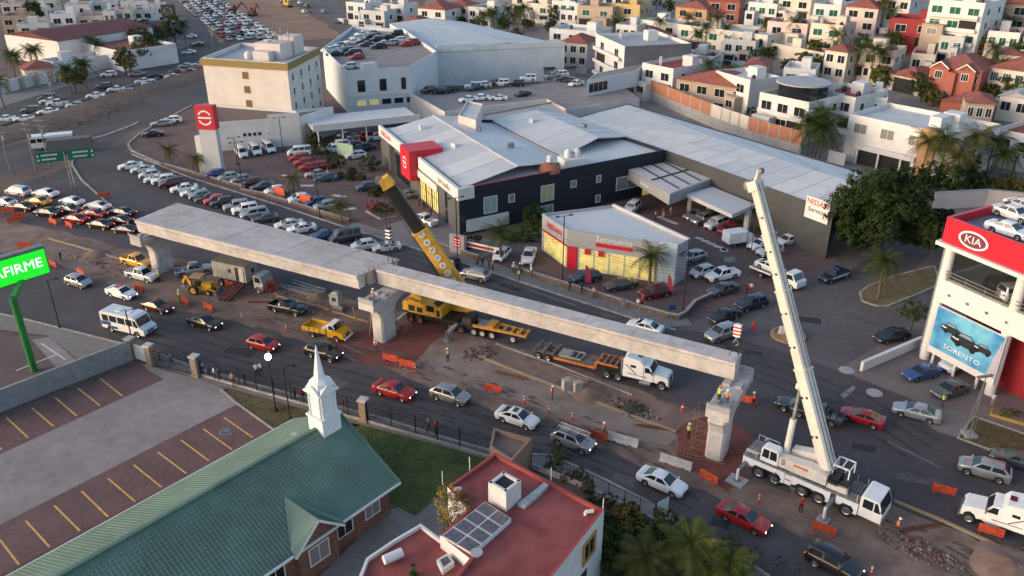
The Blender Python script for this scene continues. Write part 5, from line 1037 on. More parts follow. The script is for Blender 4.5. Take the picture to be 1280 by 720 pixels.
# low hotel wing
a,b = (-60.6,166.77),(-44.37,171.55); hw = 6.4
wg = block('hotel_wing','low white wing with rows of small square openings before the hotel','building',[a,b,(b[0] + 5,b[1] + 9),(FR[0] + 1,FR[1] - .6),(FL[0] - 1,FL[1] - .6)],0,hw * .95,W_WHITE,mat('roof_brown',(.17,.12,.10),.9,var=.2),.5)
for u in (5.2,6.2,7.2,8.2,wl(a,b) - 6.6,wl(a,b) - 5.6,wl(a,b) - 4.6,wl(a,b) - 3.6): win(wg,a,b,u,hw * .48,.62,.7,W_WHITE,SHADE,0,fw=.06)
c0,c1 = along(a,b,wl(a,b) * .62),b; slabx(wg,'stair_wall',a,b,wl(a,b) * .60,wl(a,b) * .98,0,hw * 1.08,.25,W_WHITE,.1)
# cube sign wall by the pylon
# ---------------------------------------------------------------- parking building behind the hotel
PA,PB = (-38.86,196.39),(-25.62,205.29); hp = 10.8
ROOFP = [PA] + [(-24.58,201.25),(-19.75,221.93),(-32.93,260.63),(-49.65,265.53),(-50.81,226.79)]; PB = ROOFP[1]
pb = block('parking_building','pale blue white parking block with rows of cars on its roof','building',ROOFP,0,hp,W_BLUE,mat('roof_deck',(.26,.22,.21),.9,var=.15,scale=.4),1.0)
for u,w_,h_ in ((3.2,1.6,2.6),(8.4,1.5,2.6),(13.4,1.0,2.6)): win(pb,PA,PB,u,hp - 3.9,w_,h_,FRAME_D,GLASS,1)
for k in range(5): win(pb,PA,PB,3.0 + 3.0 * k,2.9,2.2,1.3,W_WHITE,LITG if k < 2 else GLASS,0)
slabx(pb,'string_course',PA,PB,0,wl(PA,PB),hp * .42,hp * .45,.12,W_WHITE)
a = along(PA,PB,5.5,-1.2); mb = MB(); mb.box(a[0],a[1],hp - .99,3.5,2.2,2.2,.6); mb.build('stair_head',W_WHITE,pb)
RC = [('hatch','white',-39.34,203.1,205,''),('suv','black',-41.57,221.58,205,''),('hatch','red',-39.76,215.83,205,''),('suv','grey',-44.11,225.17,205,''),('sedan','white',-47.59,228.86,205,''),('sedan','black',-46.39,220.41,205,''),('sedan','white',-48.83,226.39,205,''),('sedan','grey',-51.76,236.6,205,''),('sedan','white',-52.99,233.97,205,''),('sedan','silver',-47.47,233.97,205,''),('sedan','black',-41.93,240.66,205,''),('sedan','white',-44.69,246.26,205,''),('sedan','white',-45.09,239.29,205,''),('sedan','black',-41.21,247.7,205,''),('sedan','white',-44.74,253.63,205,''),('suv','black',-38.73,242.04,205,''),('sedan','white',-35.92,236.6,205,''),('suv','silver',-33.47,236.6,205,''),('suv','black',-36.12,246.26,205,''),('suv','white',-31.9,242.04,205,''),('hatch','red',-29.3,235.28,205,''),('suv','red',-28.26,237.94,205,''),('suv','black',-34.51,253.63,205,''),('suv','white',-48.25,263.02,205,''),('sedan','grey',-40.39,235.28,205,''),('sedan','black',-53.32,242.04,205,''),('suv','black',-36.5,231.39,205,''),('sedan','silver',-41.64,255.15,205,'')]
def inpoly(x,y,poly):
    r = False
    for k in range(len(poly)):
        (x0,y0),(x1,y1) = poly[k - 1],poly[k]
        if (y0 > y) != (y1 > y) and x < (x1 - x0) * (y - y0) / (y1 - y0) + x0: r = not r
    return r
cars([c for c in RC if inpoly(c[2],c[3],inset(ccw(ROOFP),1.5))],hp - .99,'parked on the roof of the pale parking block','rooftop cars on the parking block',near=False,jit=10)
# long white canopy in front
ca,cb = (-41.17,167.52),(-19.94,176.75); cz = 4.2
cn = thing('canopy','long white canopy over parked cars below the parking block','canopy',(*ca,0)); d = Vector((cb[0] - ca[0],cb[1] - ca[1])).normalized(); nn = Vector((-d.y,d.x))
mb = MB(); mb.prism([ca,cb,tuple(Vector(cb) + nn * 11),tuple(Vector(ca) + nn * 11)],cz,cz + .25); mb.build('roof',W_WHITE,cn)
mb = MB(); mb.prism([tuple(Vector(ca) - nn * .25),tuple(Vector(cb) - nn * .25),tuple(Vector(cb) - nn * .02),tuple(Vector(ca) - nn * .02)],cz - .3,cz + 1.1); mb.build('fascia',W_WHITE,cn)
for k in range(5): q = Vector(lerp(ca,cb,.05 + .22 * k)) + nn * .6; mb = MB(); mb.tube((q.x,q.y,0),(q.x,q.y,cz),.16,n=10); mb.build('post',W_WHITE,cn)
# ---------------------------------------------------------------- blue warehouse
WA_,WB_ = (-10.54,227.46),(15.29,241.36); hw_ = 9.6
WF = [(-20.59,228.9),(14.82,237.8),(-15.83,282.7),(-39.87,279.1)]
wr = thing('warehouse','large pale blue warehouse with long ribbed metal roof','building',(*WA_,0)); w0 = WF[0]; WB_ = WF[1]; WA_ = lerp(w0,WB_,.3)
mb = MB(); mb.prism(WF,0,hw_); mb.build('wall',W_BLUE,wr); mf,mk_ = lerp(WF[0],WF[1],.55),lerp(WF[3],WF[2],.55)
def gable(t,p0,p1,dep,ze,zr,m,over=.4,name='roof',frac=.5,ribs=0,ribm=None):
    """gable roof whose ridge runs away from wall p0-p1"""
    a = Vector(p0); b = Vector(p1); dd = (b - a).normalized(); n_ = Vector((-dd.y,dd.x)); a = a - dd * over; b = b + dd * over; mdl = a.lerp(b,frac); mb = MB()
    A0,M0,B0 = a - n_ * over,mdl - n_ * over,b - n_ * over; A1,M1,B1 = a + n_ * (dep + over),mdl + n_ * (dep + over),b + n_ * (dep + over); th = .12
    for p,q,r_,s,zp,zq in ((A0,M0,M1,A1,ze,zr),(M0,B0,B1,M1,zr,ze)):
        mb.face([(p.x,p.y,zp),(q.x,q.y,zq),(r_.x,r_.y,zq),(s.x,s.y,zp)]); mb.face([(p.x,p.y,zp - th),(s.x,s.y,zp - th),(r_.x,r_.y,zq - th),(q.x,q.y,zq - th)])
        mb.face([(p.x,p.y,zp - th),(q.x,q.y,zq - th),(q.x,q.y,zq),(p.x,p.y,zp)]); mb.face([(r_.x,r_.y,zq - th),(s.x,s.y,zp - th),(s.x,s.y,zp),(r_.x,r_.y,zq)])
    mb.face([(A0.x,A0.y,ze - th),(A0.x,A0.y,ze),(A1.x,A1.y,ze),(A1.x,A1.y,ze - th)]); mb.face([(B0.x,B0.y,ze),(B0.x,B0.y,ze - th),(B1.x,B1.y,ze - th),(B1.x,B1.y,ze)])
    ro = mb.build(name,m,t); mb = MB(); mb.face([(a.x + dd.x * over,a.y + dd.y * over,ze - th),(b.x - dd.x * over,b.y - dd.y * over,ze - th),(mdl.x,mdl.y,zr - th)]); gm_ = t.children[0].data.materials[0] if t.children and t.children[0].type == 'MESH' else m; mb.build('gable',gm_,t); mb = MB(); e2 = n_ * dep; mb.face([(b.x - dd.x * over + e2.x,b.y - dd.y * over + e2.y,ze - th),(a.x + dd.x * over + e2.x,a.y + dd.y * over + e2.y,ze - th),(mdl.x + e2.x,mdl.y + e2.y,zr - th)])
    mb.build('gable',gm_,t)
    if ribs:
        for sgn,(p,q,r_,s,zp,zq) in ((0,(A0,M0,M1,A1,ze,zr)),(1,(B0,M0,M1,B1,ze,zr))):
            mb = MB()
            for k in range(ribs + 1):
                f_ = k / ribs; x = p.lerp(s,f_); y = q.lerp(r_,f_); mb.beam((x.x,x.y,zp + .02),(y.x,y.y,zq + .02),.10,.07)
            o_ = mb.build('seam',ribm or m,ro); o_['kind'] = 'stuff'
    return ro
WROOF = 1
for u in (21,27.5):
    slabx(wr,'roller_door',WA_,WB_,u - 1.4,u + 1.4,.2,3.4,.06,W_GREY); slabx(wr,'door_hood',WA_,WB_,u - 1.6,u + 1.6,3.5,3.9,1.0,FRAME_D)
slabx(wr,'tall_parapet',w0,WB_,0,11,hw_ - .2,hw_ + 1.7,.25,W_BLUE,.3); slabx(wr,'front_parapet',w0,WB_,11.01,wl(w0,WB_),hw_ - .2,hw_ + 1.2,.2,W_BLUE,.2)
# ---------------------------------------------------------------- raised deck with cars and white parapets
DZ = 4.6
DK = [(-24.86,200.73),(-14.91,181.54),(8.1,193.94),(12.2,183.76),(20.17,188.33),(30.83,198.99),(27.17,217.68),(13.65,218.7),(-9.55,206.11),(-21.71,204.28)]
rd = thing('parking_deck','raised white parapeted car deck behind the showroom roofs','deck',(*DK[0],0)); mb = MB(); mb.prism(DK,0,DZ - .9); mb.build('podium',W_WHITE,rd)
mb = MB(); mb.face([(*p,DZ - .88) for p in ccw(DK)]); mb.build('deck',mat('roof_deck',(0,0,0)),rd)
kerb('parapet',DK[:5],DZ - .9,1.0,.3,W_WHITE,0,rd)
cars([('suv','maroon',-20.56,204.53,200,''),('sedan','black',-17.52,203.63,200,''),('suv','black',-15.48,205.43,200,''),('suv','white',-9.88,209.13,200,''),('sedan','black',-9.2,207.27,200,''),('suv','white',-7.49,210.07,200,''),('suv','maroon',-5.51,211.98,200,''),('suv','white',-2.87,212.94,200,''),('suv','black',1.02,211.98,200,''),('pickup','silver',10.65,222.0,200,''),('suv','white',12.89,224.11,200,''),('sedan','black',13.82,217.89,200,''),('sedan','grey',15.42,216.88,200,''),('sedan','white',16.4,212.94,200,''),('sedan','white',-10.41,195.03,200,''),('sedan','white',-7.63,196.7,200,''),('sedan','black',2.53,200.98,200,''),('sedan','white',-3.24,196.7,200,''),('suv','white',4.2,218.91,200,'')],DZ - .88,'parked on the raised white parapeted deck','cars on the raised deck',near=False,jit=25)
a,b = (18.07,200.42),(31.71,212.17)
kx = block('deck_pavilion','small flat roofed glazed pavilion at the end of the car deck','building',[a,b,(b[0] + 3,b[1] + 9),(a[0] + 3,a[1] + 9)],DZ - .88,DZ + 3.0,W_BLUE,mat('pavilion_roof',(.24,.21,.19),.8,var=.1),.15)
win(kx,a,b,4,DZ + 1.0,6.5,2.2,FRAME_W,GLASS,3)
# grey low annex between deck and showroom roofs, white tank house
a,b,c_,d_ = [(-6.15,159.59),(12.07,170.99),(8.91,183.15),(-6.71,170.99)]
ax = block('annex_building','low flat roofed annex with beige end wall behind the showroom','building',[a,b,c_,d_],0,6.6,W_TAN,R_GREY,.3)
for k in range(5): mb = MB(); q = along(a,b,2.5 + 2.0 * k,.05); mb.lathe((q[0],q[1],4.4),[(.3,0),(.3,.4),(.1,.5)],10); mb.build('vent',W_WHITE,ax)
a,b,c_,d_ = [(-10.3,156.07),(-6.78,152.56),(-5.83,165.49),(-9.2,168.17)]; block('tank_house','white cube tank house on the showroom annex','building',[a,b,c_,d_],0,10.2,W_PINK,R_WHITE,.3)
# ---------------------------------------------------------------- dark showroom
NH = 7.7; NL_,NC_,NR_ = (-25.71,157.88),(-8.17,120.14),(26.77,141.19)
NB_ = (12.12,162.46); NB2 = (-15.15,162.46)
POLY = [NL_,NC_,NR_,NB_,NB2]
sr = block('showroom_building','charcoal car showroom with white fascia and red cube sign','building',POLY,0,NH,W_BLACK,R_METAL,.5)
LN = wl(NL_,NC_)
slabx(sr,'front_panel',NL_,NC_,0,LN,0.02,NH - 1.85,.010,mat('wall_charcoal_light',(.085,.088,.09),.7,var=.1,scale=.4))
slabx(sr,'white_fascia',NL_,NC_,-.2,LN * .42,NH - 1.8,NH + .12,.25,W_WHITE,.3); slabx(sr,'white_fascia',NL_,NC_,LN * .56,LN + .3,NH - 1.8,NH + .12,.25,W_WHITE,.3)
slabx(sr,'white_return',NC_,NR_,-.25,2.6,NH - 1.8,NH + .115,.24,W_WHITE,.3)
RCUBE = mat('sign_red',(.52,.012,.03),.45,var=.04)
slabx(sr,'red_cube',NL_,NC_,LN * .43,LN * .55,NH - 4.2,NH + 1.1,1.7,RCUBE,4.5)
p0 = along(NL_,NC_,LN * .49,1.73); rz = math.atan2(NC_[1] - NL_[1],NC_[0] - NL_[0])
def emblem(t,p,z,rz,R,m=None,name='emblem'):
    """round emblem: broken ring with a bar across"""
    m = m or mat('emblem_white',(.75,.75,.75),.4); mb = MB(); c,s = math.cos(rz),math.sin(rz)
    def pt(x,zz,o=0.0): return (p[0] + x * c + o * s,p[1] + x * s - o * c,z + zz)
    for a0,a1 in ((.42,math.pi - .42),(math.pi + .42,2 * math.pi - .42)):
        n = 12
        for k in range(n):
            t0,t1 = a0 + (a1 - a0) * k / n,a0 + (a1 - a0) * (k + 1) / n
            mb.beam(pt(R * math.cos(t0),R * math.sin(t0),.03),pt(R * math.cos(t1),R * math.sin(t1),.03),R * .24,.05,up=(s,-c,0))
    mb.beam(pt(-R * 1.05,0,.04),pt(R * 1.05,0,.04),R * .26,.05,up=(s,-c,0)); return mb.build(name,m,t)
emblem(sr,p0,NH - 1.4,rz,.95)
TR = mat('letter_red',(.55,.02,.03),.45); TW = mat('letter_white',(.75,.75,.75),.45); TD = mat('letter_dark',(.05,.05,.05),.5)
q = along(NL_,NC_,LN * .115,.27); text_obj('lettering','NISSAN',1.5,TR,sr,(q[0],q[1],NH - .85),wall_rot(NL_,NC_),sx=1.2)
q = along(NL_,NC_,LN * .86,.27); text_obj('lettering','Juriquilla',1.3,mat('letter_gold',(.30,.25,.16),.6),sr,(q[0],q[1],NH - .85),wall_rot(NL_,NC_),sx=1.2)
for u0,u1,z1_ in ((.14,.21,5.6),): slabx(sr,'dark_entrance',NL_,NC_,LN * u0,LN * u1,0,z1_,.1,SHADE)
for k,(u0,u1) in enumerate(((.23,.30),(.305,.42),(.56,.63),(.635,.70),(.705,.78),(.335,.34))):
    if u1 - u0 > .01: win(sr,NL_,NC_,LN * (u0 + u1) / 2,2.7,LN * (u1 - u0) - .2,4.6,FRAME_D,LITG if k >= 2 else GLASS,2 if k > 0 else 1,trans=1,proud=.12)
slabx(sr,'white_soffit',NL_,NC_,LN * .55,LN * .78,4.3,5.5,.35,W_WHITE)
win(sr,NL_,NC_,LN * .865,4.2,.8,2.6,FRAME_D,GLASS,0); win(sr,NL_,NC_,LN * .865,1.4,.8,2.0,FRAME_D,GLASS,0)
LR = wl(NC_,NR_)
for u,z,w_,h_,g_ in ((6.0,4.5,2.3,2.6,mat('blue_pane',(.30,.36,.34),.2)),(10.2,4.9,1.0,1.2,CURT),(17.6,4.5,2.4,2.6,mat('warm_pane',(.40,.38,.24),.2)),(23.2,5.2,1.0,1.1,CURT),(28.8,5.2,.8,1.1,CURT),(35.5,3.4,4.6,2.2,CURT),(28.8,1.4,.9,1.2,CURT),(17.6,1.4,2.2,1.4,CURT)):
    if u < LR - 1: win(sr,NC_,NR_,u * LR / 44,z * .93,w_,h_,FRAME_W,g_,1 if w_ > 1.5 else 0)
slabx(sr,'white_signboard',NC_,NR_,1.2,8.8,.4,2.4,.25,W_WHITE)
slabx(sr,'lit_window',NC_,NR_,LR * .895,LR * .985,.1,3.4,.06,LITG)
slabx(sr,'parapet_trim',NC_,NR_,2.7,LR * .46,NH - .02,NH + .1,.12,W_RED,.2)
# roof planes of the showroom
def plane_roof(t,pts,m,seams=0,th=.15,name='roof_sheet'):
    mb = MB(); mb.face(pts); mb.face([(p[0],p[1],p[2] - th) for p in pts][::-1])
    for k in range(len(pts)): a,b = pts[k],pts[(k + 1) % len(pts)]; mb.face([(a[0],a[1],a[2] - th),(b[0],b[1],b[2] - th),b,a])
    o = mb.build(name,m,t)
    if seams and len(pts) == 4:
        mb = MB()
        for k in range(seams + 1): f_ = k / seams; x = lerp(pts[0],pts[1],f_); y = lerp(pts[3],pts[2],f_); mb.beam((x[0],x[1],x[2] + .03),(y[0],y[1],y[2] + .03),.07,.06)
        mb.build('seam',m,o)['kind'] = 'stuff'
    return o
plane_roof(wr,[(*WF[3],hw_ + .15),(*WF[0],hw_ + .15),(*mf,hw_ + 1.5),(*mk_,hw_ + 1.5)],R_METAL2,22); plane_roof(wr,[(*mk_,hw_ + 1.5),(*mf,hw_ + 1.5),(*WF[1],hw_ + .15),(*WF[2],hw_ + .15)],R_METAL,22)
def sheets(t,pts,mats,n,m2=1):
    """a roof plane laid as separate long sheets, each a part of slightly different tone and height"""
    rr = random.Random(int(abs(pts[0][0]) * 31)); 
    for k in range(n):
        for j in range(m2):
            c = lambda u,v: lerp(lerp(pts[0],pts[1],u),lerp(pts[3],pts[2],u),v); u0,u1,v0,v1 = k / n + .0015,(k + 1) / n - .0015,j / m2 + .001,(j + 1) / m2 - .001; dz = rr.uniform(0,.03)
            plane_roof(t,[(q[0],q[1],q[2] + dz) for q in (c(u0,v0),c(u1,v0),c(u1,v1),c(u0,v1))],rr.choice(mats),0,.12)
RS = [mat('roof_sheet_a',(.50,.50,.505),.5,var=.1,scale=.5,var2=.5,scale2=.08),mat('roof_sheet_b',(.45,.455,.47),.5,var=.12,scale=.5,var2=.5,scale2=.08),mat('roof_sheet_c',(.54,.53,.525),.55,var=.1,scale=.5,var2=.5,scale2=.08)]
z = NH - .2; A0,A1 = (-22.47,153.65),(-7.25,122.97); R0,R1 = (-15.84,158.15),(1.57,130.17); B0,B1 = (-4.35,157.76),(6.72,133.84)
A0 = along(NL_,NC_,2.5,-1.0); A1 = along(NL_,NC_,LN - 1,-1.0); R0 = along(NL_,NC_,1.5,-10.5); R1 = along(NL_,NC_,LN - 3,-11.5); B0 = along(NL_,NC_,1.0,-19); B1 = along(NL_,NC_,LN - 6,-21)
sheets(sr,[(*A0,z),(*A1,z),(*R1,z + 1.5),(*R0,z + 1.5)],RS,7); sheets(sr,[(*R0,z + 1.5),(*R1,z + 1.5),(*B1,z + .1),(*B0,z + .1)],RS[:2],7); mb = MB(); mb.beam((*R0,z + 1.53),(*R1,z + 1.53),.5,.1); mb.build('ridge_cap',R_WHITE,sr)
C0 = along(NL_,NC_,4.0,-21.5); C1 = along(NL_,NC_,LN - 9,-23); E0 = along(NL_,NC_,6.0,-31); E1 = along(NL_,NC_,LN - 12.5,-32); F0 = along(NL_,NC_,7.0,-38); F1 = along(NL_,NC_,LN - 15,-39.5)
sheets(sr,[(*C0,z + .1),(*C1,z + .1),(*E1,z + 1.4),(*E0,z + 1.4)],RS,6); plane_roof(sr,[(*E0,z + 1.4),(*E1,z + 1.4),(*F1,z + .1),(*F0,z + .1)],R_METAL,6)
for i,(u,o_) in enumerate(((8,-6),(14,-15),(22,-7),(26,-16),(12,-27),(20,-34))): q = along(NL_,NC_,u,o_); mb = MB(); mb.box(q[0],q[1],NH + .35,1.1,.8,1.0,.4 + i); mb.build('roof_unit',STEEL if i % 2 else W_WHITE,sr)
# terracotta dome and tanks at the parapet
q = along(NC_,NR_,LR * .435,-1.6); mb = MB(); mb.lathe((q[0],q[1],NH - .1),[(1.9,-.4),(1.9,.1),(1.7,.45),(1.1,.8),(.4,.95)],20); mb.build('dome',mat('dome_terracotta',(.30,.10,.06),.8,var=.15),sr,smooth=40)
mb = MB(); mb.lathe((q[0],q[1] + .3,NH + 1.05),[(.5,0),(.5,.7),(.6,.75),(.2,1.1)],10); mb.build('lantern',W_WHITE,sr)
q2 = along(NC_,NR_,LR * .56,-2.5); mb = MB(); mb.box(q2[0],q2[1],NH - .5,4.0,3,1.4,.4); mb.build('tank_plinth',W_WHITE,sr)
for k in range(2): tank((q2[0] - .7 + 1.5 * k,q2[1] + .5 * k),NH + .9,'pale water tank beside the terracotta dome',TANKW,.65,1.3)
# ---------------------------------------------------------------- service building
SH = 7.4; SA,SB,SC_,SD,SE = [(26.99,142.35),(46.19,111.3),(57.06,129.92),(25.05,177.53),(11.94,164.44)]
sv = block('service_building','long charcoal service hall with pale metal roof and white sign','building',[SA,SB,SC_,SD,SE],0,SH,mat('wall_service',(.05,.052,.054),.75,var=.1,scale=.4),R_METAL,.25)
LS = wl(SA,SB); d = (Vector(SB) - Vector(SA)).normalized(); nn = Vector((-d.y,d.x))
M0 = Vector(SA) + nn * 10.5 + d * 1; M1 = Vector(SB) + nn * 10.5 - d * 1
sheets(sv,[(*(Vector(SA) + nn * .6),SH - .1),(*(Vector(SB) + nn * .6 - d * .6),SH - .1),(*M1,SH + 1.0),(*M0,SH + 1.0)],RS,9,2); e0 = Vector(SD) - nn * .5; e1 = Vector(SC_) - nn * .5 - d * .5
sheets(sv,[(*M0,SH + 1.0),(*M1,SH + 1.0),(*e1,SH - .1),(*e0,SH - .1)],RS[:2],9)
plane_roof(sv,[(*(Vector(SE) + d * .6),SH - .1),(*(Vector(SA) + nn * .6),SH - .1),(*M0,SH + 1.0),(*e0,SH - .1)],R_WHITE,5)
a0 = .50
slabx(sv,'sign_board',SA,SB,LS * .87,LS * .985,SH - 2.2,SH + 1.1,.25,W_WHITE,.15)
q = along(SA,SB,LS * .928,.27); text_obj('lettering','NISSAN',1.15,TR,sv,(q[0],q[1],SH + .4),wall_rot(SA,SB)); text_obj('lettering','Servicio',1.0,TD,sv,(q[0],q[1],SH - .75),wall_rot(SA,SB))
# entrance canopies in the yard
def canopy(label,pts,z0,z1,m,posts,top=None):
    t = thing('entrance_canopy',label,'canopy',(*pts[0],0)); mb = MB(); mb.prism(pts,z0,z1); mb.build('roof',m,t)
    if top: mb = MB(); mb.prism(inset(ccw(pts),.3),z1 + .002,z1 + .05); mb.build('top_panel',top,t)
    for p in posts: mb = MB(); mb.box(p[0],p[1],0,.9,.5,z0,math.atan2(d.y,d.x)); mb.build('post',m,t)
    return t
GRC = mat('canopy_grey',(.30,.30,.31),.6,var=.06)
cp = [(19.69,138.51),(25.08,124.36),(33.71,132.36),(28.64,144.19)]
t = canopy('grey boxed service entrance canopy with dark roof bars',cp,3.6,5.4,GRC,[(30.06,131.23),(36.06,132.0)],mat('canopy_top',(.50,.46,.45),.8,var=.1))
for k in range(3): p,q = lerp(cp[0],cp[3],.25 + .25 * k),lerp(cp[1],cp[2],.25 + .25 * k); mb = MB(); mb.beam((*lerp(p,q,.05),5.5),(*lerp(p,q,.95),5.5),.25,.12); mb.build('roof_bar',FRAME_D,t)
p,q = lerp(cp[0],cp[1],.55),lerp(cp[3],cp[2],.55); mb = MB(); mb.beam((*lerp(p,q,.06),5.56),(*lerp(p,q,.94),5.56),.25,.12); mb.build('roof_bar',FRAME_D,t)
q = along(cp[0],cp[1],wl(cp[0],cp[1]) * .47,.03); text_obj('lettering','Servicio',.9,TW,t,(q[0],q[1],4.5),wall_rot(cp[0],cp[1]))
canopy('pale flat roofed service canopy on a wide white pillar',[(28.35,127.22),(33.48,117.71),(38.23,122.31),(33.3,130.82)],3.9,4.5,mat('canopy_pale',(.46,.46,.47),.6,var=.06),[(36.97,121.14),(32.98,129.7)])
# ---------------------------------------------------------------- used car showroom
U0,U1,U2,U3,U4 = (4.47,114.4),(7.83,107.97),(22.21,102.12),(24.19,104.45),(15.38,118.17)
UH = 5.9
us = block('used_car_showroom','pale wedge shaped used car showroom with lit yellow windows','building',[U0,U1,U2,U3,U4],0,UH,mat('wall_usedcar',(.33,.33,.335),.6,var=.05),R_METAL,.35)
slabx(us,'lit_window',U0,U1,.8,wl(U0,U1) - .2,.25,3.3,.05,LITG); slabx(us,'red_band',U0,U1,.3,wl(U0,U1),3.35,3.6,.12,RCUBE)
L1 = wl(U1,U2); slabx(us,'red_door_panel',U1,U2,.1,1.5,.05,3.5,.15,RCUBE)
for k in range(5): win(us,U1,U2,2.9 + 2.2 * k,1.75,2.05,3.1,FRAME_W,LITG,0,proud=.1,fw=.05)
slabx(us,'corner_pillar',U1,U2,L1 - 2.4,L1 + .05,0,UH + .35,.12,mat('pillar_blue',(.42,.50,.54),.5))
for u in (3.1,5.1): slabx(us,'hanging_sign',U1,U2,u - .4,u + .4,2.7,3.5,.3,RCUBE,-.12)
kerb('roof_trim',[U4,U3],UH - .02,.15,.5,W_WHITE,0,us)
q = along(U0,U1,wl(U0,U1) * .5,.04); text_obj('lettering','NISSAN',1.25,TR,us,(q[0],q[1],4.75),wall_rot(U0,U1))
q = along(U1,U2,L1 * .44,.04); text_obj('lettering','Seminuevos',1.1,TW,us,(q[0],q[1],5.2),wall_rot(U1,U2)); slabx(us,'red_strip',U1,U2,L1 * .27,L1 * .61,4.05,4.6,.06,RCUBE)
q = along(U2,U3,wl(U2,U3) * .5,.04); text_obj('lettering','NISSAN',.5,TD,us,(q[0],q[1],4.3),wall_rot(U2,U3))
# ---------------------------------------------------------------- red cube pylon sign
py = (-56.74,151.74); t = thing('pylon_sign','tall grey pylon sign with red cube top and round white emblem','sign',(*py,0)); hz = 13.23; ra_ = rad(-8)
mb = MB(); mb.box(*py,0,3.3,1.3,hz * .66,ra_); mb.build('shaft',mat('pylon_grey',(.44,.45,.47),.5,var=.05),t); mb = MB(); mb.box(*py,hz * .661,3.6,1.6,hz * .335,ra_); mb.build('red_cube',RCUBE,t)
emblem(t,(py[0] + .81 * math.sin(ra_),py[1] - .81 * math.cos(ra_)),hz * .83,ra_,1.25); mb = MB(); mb.box(py[0] - 2.4,py[1] + .5,0,1.1,1.0,hz * .55,ra_); mb.build('side_fin',W_WHITE,t)
# ---------------------------------------------------------------- red fronted dealer on the right
K0 = (47.55,82.76); KD = -68.6 + 4; KB = 29.0
k0 = Vector(K0); kd = e(KD,1); kb = e(KB,1); K1 = tuple(k0 + kd * 26); K2 = tuple(k0 + kd * 26 + kb * 20); K3 = tuple(k0 + kb * 20); ZF,ZK = 14.6,17.4
kt = thing('red_dealer_building','three level white framed car dealer with red top fascia','building',(*K0,0))
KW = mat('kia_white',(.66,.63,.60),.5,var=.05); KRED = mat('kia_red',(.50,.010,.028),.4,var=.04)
po = ccw([K0,K1,K2,K3]); ow = inset(po,-.6); mb = MB(); ip_ = inset(po,-.05)
shell(kt,ow,ZF,ZK,KRED,None,2.3,.35,'fascia'); mb.face([(*p,ZK - 1.0) for p in inset(po,-.3)]); mb.build('roof_deck',mat('roof_deck_grey',(.14,.15,.17),.6,var=.2,scale=.5),kt)
mb = MB(); mb.prism(inset(po,-1.0),ZF - .45,ZF - .02); mb.build('cornice',KW,kt)
for z0_,z1_ in ((7.6,10.3),): mb = MB(); mb.prism(inset(po,-.15),z0_,z1_); mb.build('floor_band',KW,kt)
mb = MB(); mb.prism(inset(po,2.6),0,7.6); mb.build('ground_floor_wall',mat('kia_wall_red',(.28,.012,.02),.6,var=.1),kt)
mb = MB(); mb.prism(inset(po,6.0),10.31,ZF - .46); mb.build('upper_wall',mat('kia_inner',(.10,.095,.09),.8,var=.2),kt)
mb = MB(); mb.prism(inset(po,.3),10.302,10.33); mb.build('upper_floor',CONC2,kt)
for u in (0.2,8.6,17,25): q = along(K0,K1,u,-.3); mb = MB(); mb.tube((q[0],q[1],0),(q[0],q[1],ZF - .45),.55,n=16); mb.build('column',KW,kt,smooth=40)
for u in (1.6,4.4,7.2): q = along(K0,K1,u,.2); mb = MB(); mb.tube((q[0],q[1],0),(q[0],q[1],2.3),.16,n=10); mb.build('billboard_post',KW,kt)
mb = MB(); q = Vector(K0) - kd * .5 + kb * .6; mb.prism([tuple(q),tuple(q + kb * .4),tuple(q + kb * .4 - kd * .35),tuple(q - kd * .35)],0,ZF - .46); mb.build('glass_fin',mat('fin_glass',(.18,.22,.23),.15),kt)
for zz in (10.95,11.35): slabx(kt,'rail',K0,K1,.5,25,zz,zz + .07,.22,STEEL,-.14)
for k in range(11): q = along(K0,K1,.8 + 2.3 * k,.18); mb = MB(); mb.tube((q[0],q[1],10.3),(q[0],q[1],11.36),.04,n=6); mb.build('rail_post',STEEL,kt)
for k in range(10): q = along(K0,K1,1.6 + 2.3 * k,.18); mb = MB(); mb.lathe((q[0],q[1],8.7),[(.06,0),(.18,.02),(.2,.2),(.05,.25)],10); mb.build('spotlight',STEEL,kt)
# glazing of the upper floor
GL2 = bpy.data.materials.new('clear_glazing'); GL2.use_nodes = True; b_ = GL2.node_tree.nodes['Principled BSDF']; b_.inputs['Base Color'].default_value = (.03,.035,.035,1); b_.inputs['Roughness'].default_value = .03; b_.inputs['Transmission Weight'].default_value = .0; b_.inputs['Alpha'].default_value = .35
for k in range(6): slabx(kt,'glass_panel',K0,K1,.8 + 4.1 * k,4.8 + 4.1 * k,10.34,ZF - .47,-.55,GL2,.6)
for k in range(4): slabx(kt,'glass_panel',K3,K0,.8 + 4.6 * k,5.3 + 4.6 * k,10.34,ZF - .47,-.55,GL2,.6)
